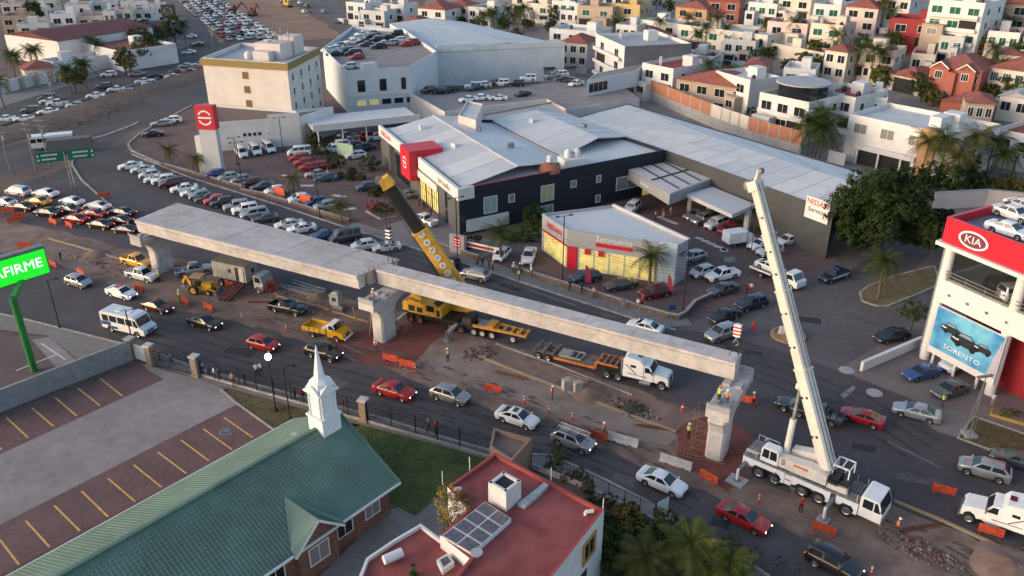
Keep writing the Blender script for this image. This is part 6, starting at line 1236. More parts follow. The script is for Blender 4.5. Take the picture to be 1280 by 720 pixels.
# billboard
bt,bb,bu0,bu1 = 7.25,2.3,.9,9.0
SKYB = mat('billboard_blue',(.03,.20,.45),.5,scale=.35,rgb2=(.16,.46,.62),detail=3)
slabx(kt,'billboard_frame',K0,K1,bu0 - .1,bu1 + .1,bb - .8,bt + .08,.42,KW,-.2); slabx(kt,'billboard_panel',K0,K1,bu0,bu1,bb,bt,.46,SKYB,-.43)
rzk = math.atan2(K1[1] - K0[1],K1[0] - K0[0])
q = along(K0,K1,4.9,.49); text_obj('lettering','SORENTO',.8,TW,kt,(q[0],q[1],3.1),(rad(90),0,rzk),.01,sx=1.25)
def print_shape(t,pts,out,m,name='printed_car'):
    mb = MB(); mb.face([(*along(K0,K1,x,out),zz) for x,zz in pts]); return mb.build(name,m,t)
CARD = mat('print_car_dark',(.02,.028,.035),.4); CARL = mat('print_car_glass',(.22,.32,.38),.3); CARW = mat('print_wheel',(.004,.004,.004),.5)
for cx,cz_,s in ((4.9,4.75,1.35),(3.0,5.35,1.0),(7.0,4.9,.85)):
    print_shape(kt,[(cx + x * s,cz_ + y * s) for x,y in ((-1.25,-.35),(-1.2,.05),(-.75,.25),(-.45,.62),(.45,.66),(.85,.3),(1.2,.2),(1.3,-.25),(1.0,-.5),(-.9,-.52))],.485,CARD); print_shape(kt,[(cx + x * s,cz_ + y * s) for x,y in ((-.62,.28),(-.4,.55),(.4,.58),(.7,.3))],.489,CARL,'printed_glass')
    print_shape(kt,[(cx + x * s,cz_ + y * s) for x,y in ((-1.15,-.1),(-1.05,.02),(-.5,-.05),(-.55,-.2))],.489,TW,'printed_lamp')
    for wx in (-.55,.8): print_shape(kt,[(cx + (wx + .27 * math.cos(k * .628)) * s,cz_ + (-.42 + .3 * math.sin(k * .628)) * s) for k in range(10)],.489,CARW,'printed_wheel')
print_shape(kt,[(8.1,bb + .1),(8.95,bb + .1),(8.95,bt - .3),(8.4,4.4)],.484,mat('print_pink',(.45,.38,.46),.5),'printed_glow')
# oval emblem
oc = along(K0,K1,3.0,.62); oz = (ZF + ZK) / 2 - .1
def oval(rx,rz_,out,m,name):
    mb = MB(); c,s = math.cos(rzk),math.sin(rzk); mb.face([(oc[0] + rx * math.cos(k * .2618) * c + out * s,oc[1] + rx * math.cos(k * .2618) * s - out * c,oz + rz_ * math.sin(k * .2618)) for k in range(24)]); return mb.build(name,m,kt)
oval(1.75,.95,.02,TW,'emblem_ring'); oval(1.5,.74,.04,mat('emblem_maroon',(.16,.02,.05),.5),'emblem_field'); text_obj('lettering','KIA',1.15,TW,kt,(oc[0] + .06 * math.sin(rzk),oc[1] - .06 * math.cos(rzk),oz),(rad(90),0,rzk),.01,sx=1.1)
for k,q in enumerate([(51.99,80.2),(55.09,84.93),(57.63,86.96)]): car('sedan','white',q[0],q[1],KD + (0 if k else 6),ZK - 1.0,label=['white sedan on the dealer roof beside the oval emblem','white sedan with a brown roof stripe in the middle of the dealer roof','white sedan at the back of the dealer roof'][k])
for u,o_,c_,lb in ((7.3,-2.6,'white','white SUV behind the upper floor glazing'),(5.2,-3.6,'black','black SUV behind the upper floor railing'),(9.6,-3.4,'pearl','cream SUV in the upper floor showroom')): q = along(K0,K1,u,o_); car('suv',c_,q[0],q[1],KD + 70,10.33,label=lb)
# white boundary wall
wlp = [(39.42,79.76),(48.7,85.56)]; t = thing('boundary_wall','low white sloping boundary wall beside the blue sedan','wall',(*wlp[0],0)); kerb('wall_body',wlp,0,1.15,.35,KW,0,t); kerb('coping',wlp,1.151,.08,.42,W_WHITE,0,t)
# ---------------------------------------------------------------- church
EZ,RZ = 3.38,7.2; CA = 50.8
c0 = Vector((-9.64,56.19)); cd_ = e(CA,1); cn_ = e(CA + 90,1); CW = 14.6; CLEN = 46
ch = thing('church_building','brick church with green tiled gable roof and white steeple','church',(c0.x,c0.y,0)); ov = .7
CBR = mat('church_brick',(.13,.062,.046),.9,scale=3.0,rgb2=(.23,.12,.09),detail=4,bump=.3)
p = [c0 - cd_ * ov + cn_ * ov,c0 - cd_ * CLEN + cn_ * ov,c0 - cd_ * CLEN + cn_ * (CW - ov),c0 - cd_ * ov + cn_ * (CW - ov)]
mb = MB(); mb.prism([tuple(q) for q in p],0,EZ - .12); mb.build('wall',CBR,ch)
GRN = mat('roof_green',(.092,.158,.118),.5,var=.3,scale=.4,var2=.5,scale2=.12,coat=.15); ridge = CW * .486
def cpt(u,s,z): q = c0 - cd_ * u + cn_ * s; return (q.x,q.y,z)
mb = MB(); mb.face([cpt(.7,ov,EZ - .2),cpt(.7,CW - ov,EZ - .2),cpt(.7,ridge,RZ - .3)]); mb.build('gable',CBR,ch)
def tiled_slope(name,s0,s1,mt,nsteps,parent,ulen=CLEN,u_start=0.0):
    """stepped courses of pressed tile running along the eave, each with ribs down the slope"""
    mb = MB()
    for k in range(nsteps):
        f0,f1 = k / nsteps,(k + 1) / nsteps; a,b = s0 + (s1 - s0) * f0,s0 + (s1 - s0) * f1; za,zb = EZ + (RZ - EZ) * f0,EZ + (RZ - EZ) * f1
        lip = .055; mb.face([cpt(u_start,a,za + lip),cpt(u_start,b,zb),cpt(ulen,b,zb),cpt(ulen,a,za + lip)] if s1 > s0 else [cpt(ulen,a,za + lip),cpt(ulen,b,zb),cpt(u_start,b,zb),cpt(u_start,a,za + lip)])
        mb.face([cpt(u_start,a,za),cpt(u_start,a,za + lip),cpt(ulen,a,za + lip),cpt(ulen,a,za)] if s1 > s0 else [cpt(ulen,a,za),cpt(ulen,a,za + lip),cpt(u_start,a,za + lip),cpt(u_start,a,za)])
    o = mb.build(name,mt,parent); mb = MB(); n = int((ulen - u_start) / .33)
    for k in range(n + 1):
        u = u_start + k * .33; mb.face([cpt(u,s0,EZ + .05),cpt(u + .06,s0,EZ + .10),cpt(u + .06,s1,RZ + .055),cpt(u,s1,RZ + .0)]); mb.face([cpt(u + .06,s0,EZ + .10),cpt(u + .12,s0,EZ + .05),cpt(u + .12,s1,RZ + .0),cpt(u + .06,s1,RZ + .055)])
    q = mb.build('tile_rib',mt,o); q['kind'] = 'stuff'; return o
tiled_slope('roof_slope',0,ridge,GRN,24,ch); tiled_slope('roof_slope',CW,ridge,GRN,24,ch)
mb = MB(); mb.beam(cpt(-.05,ridge,RZ + .06),cpt(CLEN,ridge,RZ + .06),.34,.16); mb.build('ridge_cap',GRN,ch)
for s in (0,CW):
    mb = MB(); mb.beam(cpt(-.1,s + (.06 if s else -.06),EZ - .07),cpt(CLEN,s + (.06 if s else -.06),EZ - .07),.14,.2); mb.build('gutter',FRAME_W,ch)
    mb = MB(); mb.beam(cpt(-.06,s,EZ + .02),cpt(-.06,ridge,RZ + .06),.16,.24); mb.build('verge_board',GRN,ch)
# cross gable on the near side
GU,GW,GD = 8.7,4.8,1.5
def xg(u,s,z): return cpt(u,s,z)
apex = RZ - 1.75; back = ridge * ((apex - EZ) / (RZ - EZ))
mb = MB(); e0 = xg(GU - GW / 2,-.35,EZ - .05); e1 = xg(GU + GW / 2,-.35,EZ - .05); t0 = xg(GU,-.35,apex); t1 = xg(GU,back,apex + .06); b0_ = xg(GU - GW / 2,.25,EZ + .2); b1_ = xg(GU + GW / 2,.25,EZ + .2)
mb.face([e0,t0,t1,b0_]); mb.face([t0,e1,b1_,t1]); mb.build('cross_gable_roof',GRN,ch)
for k in range(14):
    f_ = k / 14; mb = MB(); mb.beam(lerp(t0,t1,f_),lerp(e1,b1_,f_),.05,.06); mb.build('tile_rib',GRN,ch)['kind'] = 'stuff'; mb = MB(); mb.beam(lerp(t0,t1,f_),lerp(e0,b0_,f_),.05,.06); mb.build('tile_rib',GRN,ch)['kind'] = 'stuff'
mb = MB(); q = [xg(GU - 1.9,.1,0),xg(GU + 1.9,.1,0),xg(GU + 1.9,ov + .2,0),xg(GU - 1.9,ov + .2,0)]; mb.prism([w_[:2] for w_ in q],0,EZ - .15); mb.face([xg(GU - 1.9,.09,EZ - .15),xg(GU + 1.9,.09,EZ - .15),xg(GU,.09,apex - .35)][::-1]); mb.build('bay_wall',CBR,ch)
for a_,b__ in ((e0,t0),(t0,e1)): mb = MB(); mb.beam((a_[0],a_[1],a_[2] - .12),(b__[0],b__[1],b__[2] - .12),.1,.2); mb.build('fascia',FRAME_W,ch)
n0,n1 = cpt(CLEN,ov,0),cpt(0,ov,0)
for u,g_ in ((2.6,CURT),(5.6,GLASS),(12.4,GLASS),(16.5,CURT)): win(ch,n0,n1,CLEN - u,2.0,1.5,1.6,FRAME_W,g_,1)
m0,m1 = xg(GU + 1.9,.1,0),xg(GU - 1.9,.1,0); win(ch,m0,m1,1.9,1.9,1.8,1.6,FRAME_W,CURT,1)
g0,g1 = cpt(.7,ov,0),cpt(.7,CW - ov,0)
for u in (2.5,6.4,10.3): win(ch,g0,g1,u,1.9,1.4,1.9,FRAME_W,GLASS,1)
# steeple
stx = Vector((-15.8,56.91)); STW = mat('steeple_white',(.70,.70,.70),.55); sa = rad(CA)
stp = Vector(c0 - cd_ * 1.75 + cn_ * ridge); hs_ = 15.11
def sq(z0,h,w_,name,tp=1.0): mb = MB(); mb.box(stp.x,stp.y,z0,w_,w_,h,sa,taper=tp); return mb.build(name,STW,ch)
sq(RZ - 1.2,2.3,1.95,'steeple_base'); sq(RZ + 1.101,.14,2.2,'steeple_cornice'); sq(RZ + 1.242,2.3,1.62,'belfry'); sq(RZ + 3.543,.16,2.15,'steeple_cornice')
for k in range(4):
    aa = sa + k * math.pi / 2; mb = MB(); o_ = Vector((math.cos(aa),math.sin(aa))); s_ = Vector((-o_.y,o_.x)); cc = stp + o_ * 1.02
    mb.prism([tuple(cc - s_ * .55 - o_ * .9),tuple(cc + s_ * .55 - o_ * .9),tuple(cc + s_ * .55),tuple(cc - s_ * .55)],RZ + 3.704,RZ + 3.72); A_,B_ = cc - s_ * .95,cc + s_ * .95
    mb.face([(A_.x,A_.y,RZ + 3.704),(B_.x,B_.y,RZ + 3.704),(cc.x,cc.y,RZ + 4.4)]); i_ = stp; mb.face([(B_.x,B_.y,RZ + 3.704),(i_.x,i_.y,RZ + 4.4),(cc.x,cc.y,RZ + 4.4)]); mb.face([(i_.x,i_.y,RZ + 4.4),(A_.x,A_.y,RZ + 3.704),(cc.x,cc.y,RZ + 4.4)]); mb.build('pediment',STW,ch)
    mb = MB(); f0 = stp + o_ * .83
    for k2 in range(6): mb.beam((f0.x - s_.x * .5,f0.y - s_.y * .5,RZ + 1.7 + k2 * .25),(f0.x + s_.x * .5,f0.y + s_.y * .5,RZ + 1.7 + k2 * .25),.06,.1)
    mb.build('louvre',STW,ch)['kind'] = 'stuff'
    for s2 in (-.68,.68): mb = MB(); q = f0 + s_ * s2; mb.tube((q.x,q.y,RZ + 1.25),(q.x,q.y,RZ + 3.54),.1,n=8); mb.build('pilaster',STW,ch)
mb = MB(); mb.lathe((stp.x,stp.y,RZ + 3.7),[(.95,0),(.95,.75),(.62,.95),(.5,1.05),(.42,1.6),(.02,hs_ - RZ - 3.7)],8); mb.build('spire',STW,ch)
# ---------------------------------------------------------------- red roofed house at the bottom
rh = thing('red_roof_house','white house with flat red roof and gridded skylight','house',(*(-1.41,56.24),0)); MR_ = [(-1.41,56.24),(7.02,49.13),(1.06,39.88),(-4.7,43.3),(-3.06,44.06),(-6.83,47.81),(-5.28,52.03)]
MR_ = [(-1.41,56.24),(7.02,49.13),(0.79,39.21),(-4.36,41.61),(-3.0,44.06),(-5.28,46.38),(-3.42,49.13),(-5.13,51.83)]
R_RED2 = mat('roof_red_coating',(.17,.030,.027),.8,scale=.7,rgb2=(.31,.080,.070),detail=8,var2=.5,scale2=.25)
shell(rh,MR_,0,6.5,W_WHITE,R_RED2,.3,.2); po = ccw(MR_)
mb = MB()
for k in range(len(po)):
    a_,b__ = po[k],po[(k + 1) % len(po)]; ia,ib = inset(po,.24)[k],inset(po,.24)[(k + 1) % len(po)]; mb.face([(*a_,6.503),(*b__,6.503),(*ib,6.503),(*ia,6.503)]); mb.face([(*ib,6.203),(*ia,6.203),(*ia,6.503),(*ib,6.503)])
mb.build('parapet_coating',R_RED,rh)
LB = [(-6.94,48.62),(-2.99,44.81),(-4.27,39.94),(-11.2,39.94),(-10.52,45.04),(-8.8,46.91)]; shell(rh,LB,0,5.6,W_WHITE,R_RED2,.3,.2,'lower_wall','lower_roof')
sc = (-0.56,50.49); aa = -40.1
mb = MB(); mb.box(sc[0],sc[1],6.2,1.8,1.8,1.7,rad(aa)); mb.build('chimney_box',W_WHITE,rh); mb = MB(); mb.box(sc[0],sc[1],7.902,1.3,1.3,.02,rad(aa)); mb.build('chimney_mouth',SHADE,rh)
for k in range(4): q = e(aa + 90 * k,.75); r_ = e(aa + 90 * k + 90,.9); mb = MB(); mb.beam((sc[0] + q.x - r_.x,sc[1] + q.y - r_.y,8.0),(sc[0] + q.x + r_.x,sc[1] + q.y + r_.y,8.0),.22,.22); mb.build('chimney_rim',W_WHITE,rh)
sk = [(-2.09,49.94),(-0.06,48.06),(-2.89,44.42),(-5.13,46.19)]
mb = MB(); mb.prism(sk,6.2,6.6); mb.build('skylight_frame',W_WHITE,rh)
SKG = mat('skylight_pane',(.11,.10,.11),.25,var=.3,scale=3)
for i in range(2):
    for j in range(4):
        c_ = lambda u,v: lerp(lerp(sk[0],sk[1],u),lerp(sk[3],sk[2],u),v); e_ = .03
        mb = MB(); mb.prism([c_(i / 2 + .03,j / 4 + .02),c_((i + 1) / 2 - .03,j / 4 + .02),c_((i + 1) / 2 - .03,(j + 1) / 4 - .02),c_(i / 2 + .03,(j + 1) / 4 - .02)],6.602,6.64); mb.build('skylight_pane',SKG,rh)
for q_ in ([(0.43,49.87),(0.98,49.51),(2.92,52.05),(2.55,52.34)],): mb = MB(); mb.prism(q_,6.2,6.5); mb.build('roof_light',mat('rooflight_pale',(.40,.40,.38),.6,var=.2,scale=2),rh)
q_ = [(-5.4,44.73),(-4.64,45.37),(-4.12,44.5),(-4.91,43.65)]; mb = MB(); mb.prism(q_,5.3,5.75); mb.build('skylight_frame',W_WHITE,rh); mb = MB(); mb.prism(inset(ccw(q_),.2),5.752,5.78); mb.build('skylight_pane',SKG,rh)
mb = MB(); q = (-8.57,45.0); mb.tube((q[0] - .6,q[1] - .4,5.8),(q[0] + .6,q[1] + .4,5.8),.35,n=14); mb.build('gas_tank',W_WHITE,rh)
mb = MB(); q = (-2.5,44.37); mb.lathe((q[0],q[1],6.2),[(.05,0),(.05,.3),(.4,.45),(.45,.6)],14); mb.build('dish',R_GREY,rh)
for q in ((-3.46,54.29),(3.14,52.96),(6.94,49.25),(-5.54,52.47)): mb = MB(); mb.tube((*q,6.2),(*q,7.5),.04,n=6); mb.build('vent_pipe',W_WHITE,rh)
for q in ((-4.28,51.49),(5.89,48.9)): mb = MB(); mb.tube((q[0] - .3,q[1],6.5),(q[0] + .3,q[1] + .1,6.5),.16,n=8); mb.tube((q[0] - .3,q[1],6.5),(q[0] - .3,q[1],6.2),.14,n=8); mb.build('vent_elbow',W_WHITE,rh)
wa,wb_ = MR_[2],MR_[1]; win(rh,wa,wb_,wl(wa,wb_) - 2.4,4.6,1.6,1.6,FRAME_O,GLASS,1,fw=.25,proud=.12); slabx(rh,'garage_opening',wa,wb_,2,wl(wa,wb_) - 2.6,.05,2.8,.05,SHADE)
# brick gatehouse behind it
a,b,c_,d_ = [(-1.61,61.51),(0.73,61.16),(1.57,59.18),(-0.56,57.41)]; q = [(-1.74,64.37),(1.86,62.73),(0.0,59.41),(-2.05,61.51)]
gh = block('gatehouse','small brick walled gatehouse between the lawn and red roof house','building',q,0,3.2,mat('brick_tan',(.22,.13,.09),.9,scale=3,rgb2=(.30,.19,.14),bump=.3),mat('gate_roof',(.2,.13,.11),.9,var=.2),.5)
win(gh,q[2],q[1] if False else q[3],1.0,1.6,.8,1.2,FRAME_D,GLASS,0)
# ---------------------------------------------------------------- houses on the slope and the rest of town
def house(name,label,h5,depth,floors,m,rm=R_WHITE,cat='house',side=None,wins=3,roof='flat',base=None,glass=None,frame=None,par=.9,group=None,balcony=False,sidewins=2,tanks=0,mull=1,wz=None,rise=.22):
    x1,y1,x2,y2,zt = h5; a,b = (x1,y1),(x2,y2); d = (Vector(b) - Vector(a)).normalized(); n_ = Vector((-d.y,d.x))
    if n_.y < 0: n_ = -n_; a,b = b,a; d = -d
    c_,d_ = tuple(Vector(b) + n_ * depth),tuple(Vector(a) + n_ * depth); z0 = base if base is not None else min(terrain(*p) for p in (a,b,c_,d_)) - .6
    t = thing(name,label,cat,(*a,z0),0,group)
    if roof == 'flat': shell(t,[a,b,c_,d_],z0,zt,m,rm,par)
    else:
        mb = MB(); mb.prism([a,b,c_,d_],z0,zt); mb.build('wall',m,t)
        if roof == 'gable': gable(t,a,b,depth,zt + .13,zt + wl(a,b) * rise,rm,.4)
        else:
            mb = MB(); pp = inset(ccw([a,b,c_,d_]),-.5); ctr = [lerp(lerp(pp[0],pp[1],.5),lerp(pp[3],pp[2],.5),f_) for f_ in (.35,.65)]; zr = zt + min(depth,wl(a,b)) * .24
            P0 = [(*q,zt + .02) for q in pp]; r0,r1 = (*ctr[0],zr),(*ctr[1],zr)
            mb.face([P0[0],P0[1],r0]); mb.face([P0[1],P0[2],r1,r0]); mb.face([P0[2],P0[3],r1]); mb.face([P0[3],P0[0],r0,r1]); mb.face(P0[::-1]); mb.build('roof',rm,t)
    W = wl(a,b); fh = (wz or 3.3); g_ = glass or GLASS
    for k in range(floors):
        zc = zt - (par if roof == 'flat' else .3) - 1.55 - k * fh
        for j in range(wins):
            u = W * (j + .5) / wins; ww = min(2.6,W / wins * .6); win(t,a,b,u,zc,ww,1.8,frame,g_,mull)
        for sw,(p,q) in enumerate(((b,c_),(d_,a))):
            for j in range(sidewins): win(t,p,q,depth * (j + .5) / max(1,sidewins),zc,1.4,1.5,frame,g_,0)
        if balcony and k < floors: slabx(t,'balcony',a,b,W * .05,W * .95,zc - 1.55,zc - 1.4,1.2,m); slabx(t,'balcony_front',a,b,W * .05,W * .95,zc - 1.4,zc - .6,1.2,m,-1.1)
    for j in range(tanks): q = Vector(a) + d * (W * (.25 + .5 * j)) + n_ * depth * .6; tank(tuple(q),zt - par + .005,'black water tank on the flat roof of the ' + label.split(' house')[0][:40].rsplit(' ',1)[0] + ' house',TANKM,.55,1.2)
    if roof == 'flat' and wins: hx = Vector(a) + d * W * (.3 + .4 * ((int(x1 * 7) % 5) / 4)) + n_ * depth * .68; mb = MB(); mb.box(hx.x,hx.y,zt - par,min(3.2,W * .3),min(3,depth * .3),2.6,math.atan2(d.y,d.x)); mb.build('stair_head',m,t)
    if group and base is None and floors:
        p,q = along(a,b,-1.5,3.8),along(a,b,W + 1.5,3.8); zg = min(terrain(*p),terrain(*q)); kerb('garden_wall',[p,q],zg - 1,3.0,.25,m,0,t); slabx(t,'gate',p,q,W * .3,W * .3 + 2.6,zg - .9,zg + 1.9,.14,FRAME_D)
    if base is None and wins and roof == 'flat' and floors > 1:
        rr = random.Random(int(x1 * 13 + y1 * 7)); f0 = rr.choice((.02,.55)); wv = W * rr.uniform(.3,.42); p,q = along(a,b,W * f0,2.4),along(a,b,W * f0 + wv,2.4); hz_ = zt - (zt - z0) * rr.uniform(.28,.5)
        if group or rr.random() < .6:
            mb = MB(); mb.prism([p,q,along(a,b,W * f0 + wv,.02),along(a,b,W * f0,.02)],z0,hz_); mb.build('front_wing',rr.choice((m,m,W_CREAM,W_TAN)),t); win(t,p,q,wv / 2,hz_ - 1.7,min(2.4,wv * .55),1.5,rr.choice((FRAME_W,FRAME_D)),rr.choice((GLASS,CURT)),1)
            slabx(t,'terrace_rail',p,q,.1,wv - .1,hz_ + .9,hz_ + .98,0,rr.choice((STEEL,FRAME_W)),.06)
        u0 = W * (.62 if f0 < .5 else .06); slabx(t,'terrace_shade',a,b,u0,u0 + W * .3,zt - par - 6.0,zt - par - 3.6,.09,SHADE); slabx(t,'eave_slab',a,b,u0 - .3,u0 + W * .33,zt - par - 3.5,zt - par - 3.25,1.1,rr.choice((m,R_TILE,W_GREY)))  # dark panel on the flat wall, a terrace recess's shade put into its colour
        if rr.random() < .55: hq = Vector(a) + d * W * .8 + n_ * depth * .35; tank(tuple(hq),zt - par + .005,'dark water tank on the roof of the ' + t['label'].split(' with')[0].split(' near')[0],TANKM,.55,1.3)
        if rr.random() < .5: hq = Vector(a) + d * W * .2 + n_ * depth * .3; mb = MB(); mb.box(hq.x,hq.y,zt - par,.6,.6,2.2,0); mb.build('chimney',m,t)
    if side: slabx(t,'side_wall',b,c_,.02,depth - .02,z0,zt + .02,.06,side)
    return t,a,b,c_,d_,z0,zt
house('modern_house','white modern house with dark terrace beside the warehouse',(12.0,272.9,26.3,264.68,9.25),12,2,W_WHITE,R_WHITE,wins=3,tanks=1)
t,a,b,c_,d_,z0,zt = house('tall_house','pink white three storey house with dark raw concrete side wall',(23.8,241.6,29.35,220.41,12.28),19,3,W_WHITE,R_GREY,side=W_CONC,wins=2,balcony=True,sidewins=0)
t,a,b,c_,d_,z0,zt = house('white_house','white house with red terrace roof and lime green window surround',(33.47,215.62,40.0,207.24,9.08),15,2,W_WHITE,R_RED,wins=2,sidewins=2); slabx(t,'lime_panel',a,b,.8,5.4,z0 + .2,z0 + 3.4,.06,mat('lime',(.25,.45,.03),.7))
t,a,b,c_,d_,z0,zt = house('terracotta_house','white house with brown tiled terrace and wide dark opening behind palms',(40.55,204.99,54.82,192.37,7.19),11,2,W_TAN,R_TILE,wins=4,roof='hip',sidewins=1)
house('grey_sided_house','white flat house with raw grey side wall beside the palms',(49.14,201.53,54.53,190.41,9.8),9,2,W_WHITE,R_WHITE,side=wallm('palegrey',(.42,.42,.43)),wins=2,sidewins=0)
t,a,b,c_,d_,z0,zt = house('glass_top_house','white house with rounded glass penthouse under a thin canopy',(54.33,181.19,62.0,171.37,9.1),13,2,W_WHITE,R_WHITE,wins=3,balcony=True)
c__ = lerp(a,c_,.5); mb = MB(); mb.lathe((*c__,zt - .6),[(5.2,0),(5.2,2.8),(5.0,2.85)],20); mb.build('glass_drum',GLASS,t); mb = MB(); mb.lathe((*c__,zt + 2.26),[(5.9,0),(5.9,.3),(5.6,.35)],20); mb.build('drum_canopy',R_GREY,t); mb = MB(); mb.lathe((c__[0] + 3,c__[1] + 7,zt - .6),[(3.2,0),(3.2,1.2),(2.6,2.4),(1.4,3.2),(.3,3.5)],18); mb.build('dome',W_WHITE,t,smooth=50)
t,a,b,c_,d_,z0,zt = house('long_white_house','long white two storey house with orange stone panel and dark carport',(66.37,160.77,80.27,143.36,9.36),15,1,W_WHITE,R_WHITE,wins=4,sidewins=1,glass=CURT)
W = wl(a,b); slabx(t,'carport',a,b,W * .12,W * .62,z0 + .2,z0 + 3.6,.05,SHADE); slabx(t,'balcony',a,b,W * .1,W * .66,z0 + 3.7,z0 + 4.6,.8,W_WHITE); slabx(t,'orange_panel',a,b,W * .66,W * .8,z0 + .2,zt + .3,.35,W_OCHRE); slabx(t,'roof_box',a,b,W * .62,W * .72,zt - .3,zt + 1.6,-4,W_WHITE,8)
for k in range(3): slabx(t,'carport_post',a,b,W * (.14 + .2 * k),W * (.14 + .2 * k) + .35,z0 + .2,z0 + 3.7,.7,W_WHITE,-.2)
slabx(t,'ramp_wall',a,b,-1,W * .12,z0,z0 + 3.0,3.5,W_WHITE,-3.2)
t,a,b,c_,d_,z0,zt = house('red_box_house','deep red two storey house with white framed window',(102.74,232.88,112.29,226.85,17.79),11,2,W_RED,W_RED,wins=2,sidewins=1)
house('hillside_house','tall white hillside house with long green glass balconies',(108.28,224.61,117.4,214.63,23.66),14,3,W_WHITE,R_GREY,wins=3,glass=GREENG,balcony=True,sidewins=2)
t,a,b,c_,d_,z0,zt = house('twin_gable_house','brick red house with twin white edged gables and arched porch',(96.97,193.63,104.79,186.21,12.43),13,1,W_BRICK,R_TILE,wins=3,roof='hip',sidewins=1,mull=3)
W = wl(a,b); d = (Vector(b) - Vector(a)).normalized(); n_ = Vector((-d.y,d.x))
for f_ in (.2,.72):
    p,q = Vector(along(a,b,W * f_ - 2,1.2)),Vector(along(a,b,W * f_ + 2,1.2)); mb = MB(); mb.prism([tuple(p),tuple(q),tuple(q + n_ * 1.19),tuple(p + n_ * 1.19)],z0,zt - .1); mb.build('wing',W_BRICK,t); gable(t,tuple(p),tuple(q),4,zt + .05,zt + 1.5,R_TILE,.25,'gable_roof'); win(t,tuple(p),tuple(q),2,zt - 1.5,1.5,1.5,FRAME_W,GLASS,2)
    for s1,s2 in ((p,(p + q) / 2),((p + q) / 2,q)): zz1,zz2 = (zt + .02,zt + 1.42) if s1 == p else (zt + 1.42,zt + .02); mb = MB(); k2 = n_ * -.28; mb.beam((s1.x + k2.x,s1.y + k2.y,zz1),(s2.x + k2.x,s2.y + k2.y,zz2),.08,.22); mb.build('gable_trim',FRAME_W,t)
slabx(t,'porch',a,b,W * .38,W * .56,z0,zt - .6,2.2,W_BRICK); slabx(t,'porch_arch',a,b,W * .42,W * .52,z0 + .1,z0 + 3,2.25,SHADE,-2.21)
p,q = along(a,b,W * .5,1.3),along(a,b,W + 3,1.3); mb = MB(); mb.prism([p,q,along(a,b,W + 3,6),along(a,b,W * .5,6)],z0 - 1,z0 + 2.6); mb.build('garage',W_BRICK,t); mb = MB(); A_ = along(a,b,W * .5 - .4,6.6); B_ = along(a,b,W + 3.4,6.6); C_ = along(a,b,W + 3.4,.9); D_ = along(a,b,W * .5 - .4,.9); m_ = lerp(lerp(A_,B_,.5),lerp(C_,D_,.5),.5); mb.face([(*A_,z0 + 2.6),(*B_,z0 + 2.6),(*m_,z0 + 4)]); mb.face([(*B_,z0 + 2.6),(*C_,z0 + 2.6),(*m_,z0 + 4)]); mb.face([(*C_,z0 + 2.6),(*D_,z0 + 2.6),(*m_,z0 + 4)]); mb.face([(*D_,z0 + 2.6),(*A_,z0 + 2.6),(*m_,z0 + 4)]); mb.build('garage_roof',R_TILE,t)
t,a,b,c_,d_,z0,zt = house('garage_house','cream house with brown tiled garage roof and dark door',(92.45,204.49,96.92,196.97,8.45),9,0,W_CREAM,R_TILE,roof='hip',wins=1,sidewins=0); slabx(t,'garage_door',a,b,1.5,wl(a,b) - 1.5,z0 + .5,zt - .5,.06,SHADE)
house('cream_tiled_house','cream house with arched windows and red tiled roof behind trees',(79.92,215.51,83.96,210.95,12.3),9,2,W_CREAM,R_TILE,roof='hip',wins=2)
house('red_roofed_house','cream house with bright red flat roof beside the arched one',(86.04,215.87,94.95,208.91,13.04),10,2,W_CREAM,R_RED,wins=3,tanks=1)
house('bay_window_house','pale house with blue glass bay and brown tiled roof',(108.57,190.17,115.64,182.92,12.73),12,1,W_CREAM,R_TILE,roof='hip',wins=4,glass=BLUEG,mull=2)
house('pink_villa','pink villa with small paired windows and red roof line',(75.18,252.03,84.85,245.6,14.33),10,2,W_PINK,R_RED,wins=2,tanks=1)
house('green_balcony_house','cream house with green glass balcony beside the pink villa',(85.6,245.32,92.52,239.15,14.81),10,2,W_CREAM,R_RED,wins=2,glass=GREENG,balcony=True)
house('beige_wall_house','beige house with low long retaining wall below the pink villa',(73.79,246.28,84.29,228.08,9.32),6,0,W_CREAM,R_WHITE,wins=2)
house('brown_villa','brown villa with green windows and a red porch',(22.95,302.63,34.54,296.08,12.74),10,2,W_TAN,R_GREY,wins=2,glass=GREENG)
house('orange_house','orange yellow narrow house with arched windows',(36.1,300.51,43.81,296.11,13.52),9,2,W_YEL,R_TILE,wins=1)
house('white_terrace_house','white house with dark band windows in front of the palms',(41.44,278.03,52.44,267.41,11.25),10,2,W_WHITE,R_GREY,wins=2)
house('palm_court_house','cream house with green glass doors behind the tall palms',(51.5,265.14,73.13,243.35,11.57),12,2,W_CREAM,R_WHITE,wins=6,glass=GREENG)
house('terracotta_tower_house','terracotta house with dormer roof at the top of the street',(64.82,286.79,74.32,282.45,16.15),10,2,W_BRICK,R_TILE,roof='hip',wins=2)
house('yellow_villa','ochre villa with tiled roof below the terracotta house',(54.93,289.54,63.63,281.33,13.8),9,2,W_OCHRE,R_TILE,roof='hip',wins=2)
house('corner_white_house','white walled house with maroon roof beside the yellow shrubs',(91.92,154.13,96.39,147.38,8.25),14,1,W_WHITE,R_RED,wins=2)
house('bright_white_villa','bright white villa with stepped boxes below the pink villa',(67.61,184.19,73.56,176.35,8.97),12,2,W_WHITE,R_RED,wins=2,tanks=1)
house('porch_house','cream house with pedimented porch beside the long white roof',(104.38,176.56,108.71,172.13,9.26),9,1,W_CREAM,R_GREY,roof='gable',wins=2)
LMK = [(o.location.x,o.location.y,o.name.split('.')[0].replace('_',' ')) for o in COL.objects if o.parent is None and o.get('category') in ('house','building') and 'house behind' not in o.get('label','')]
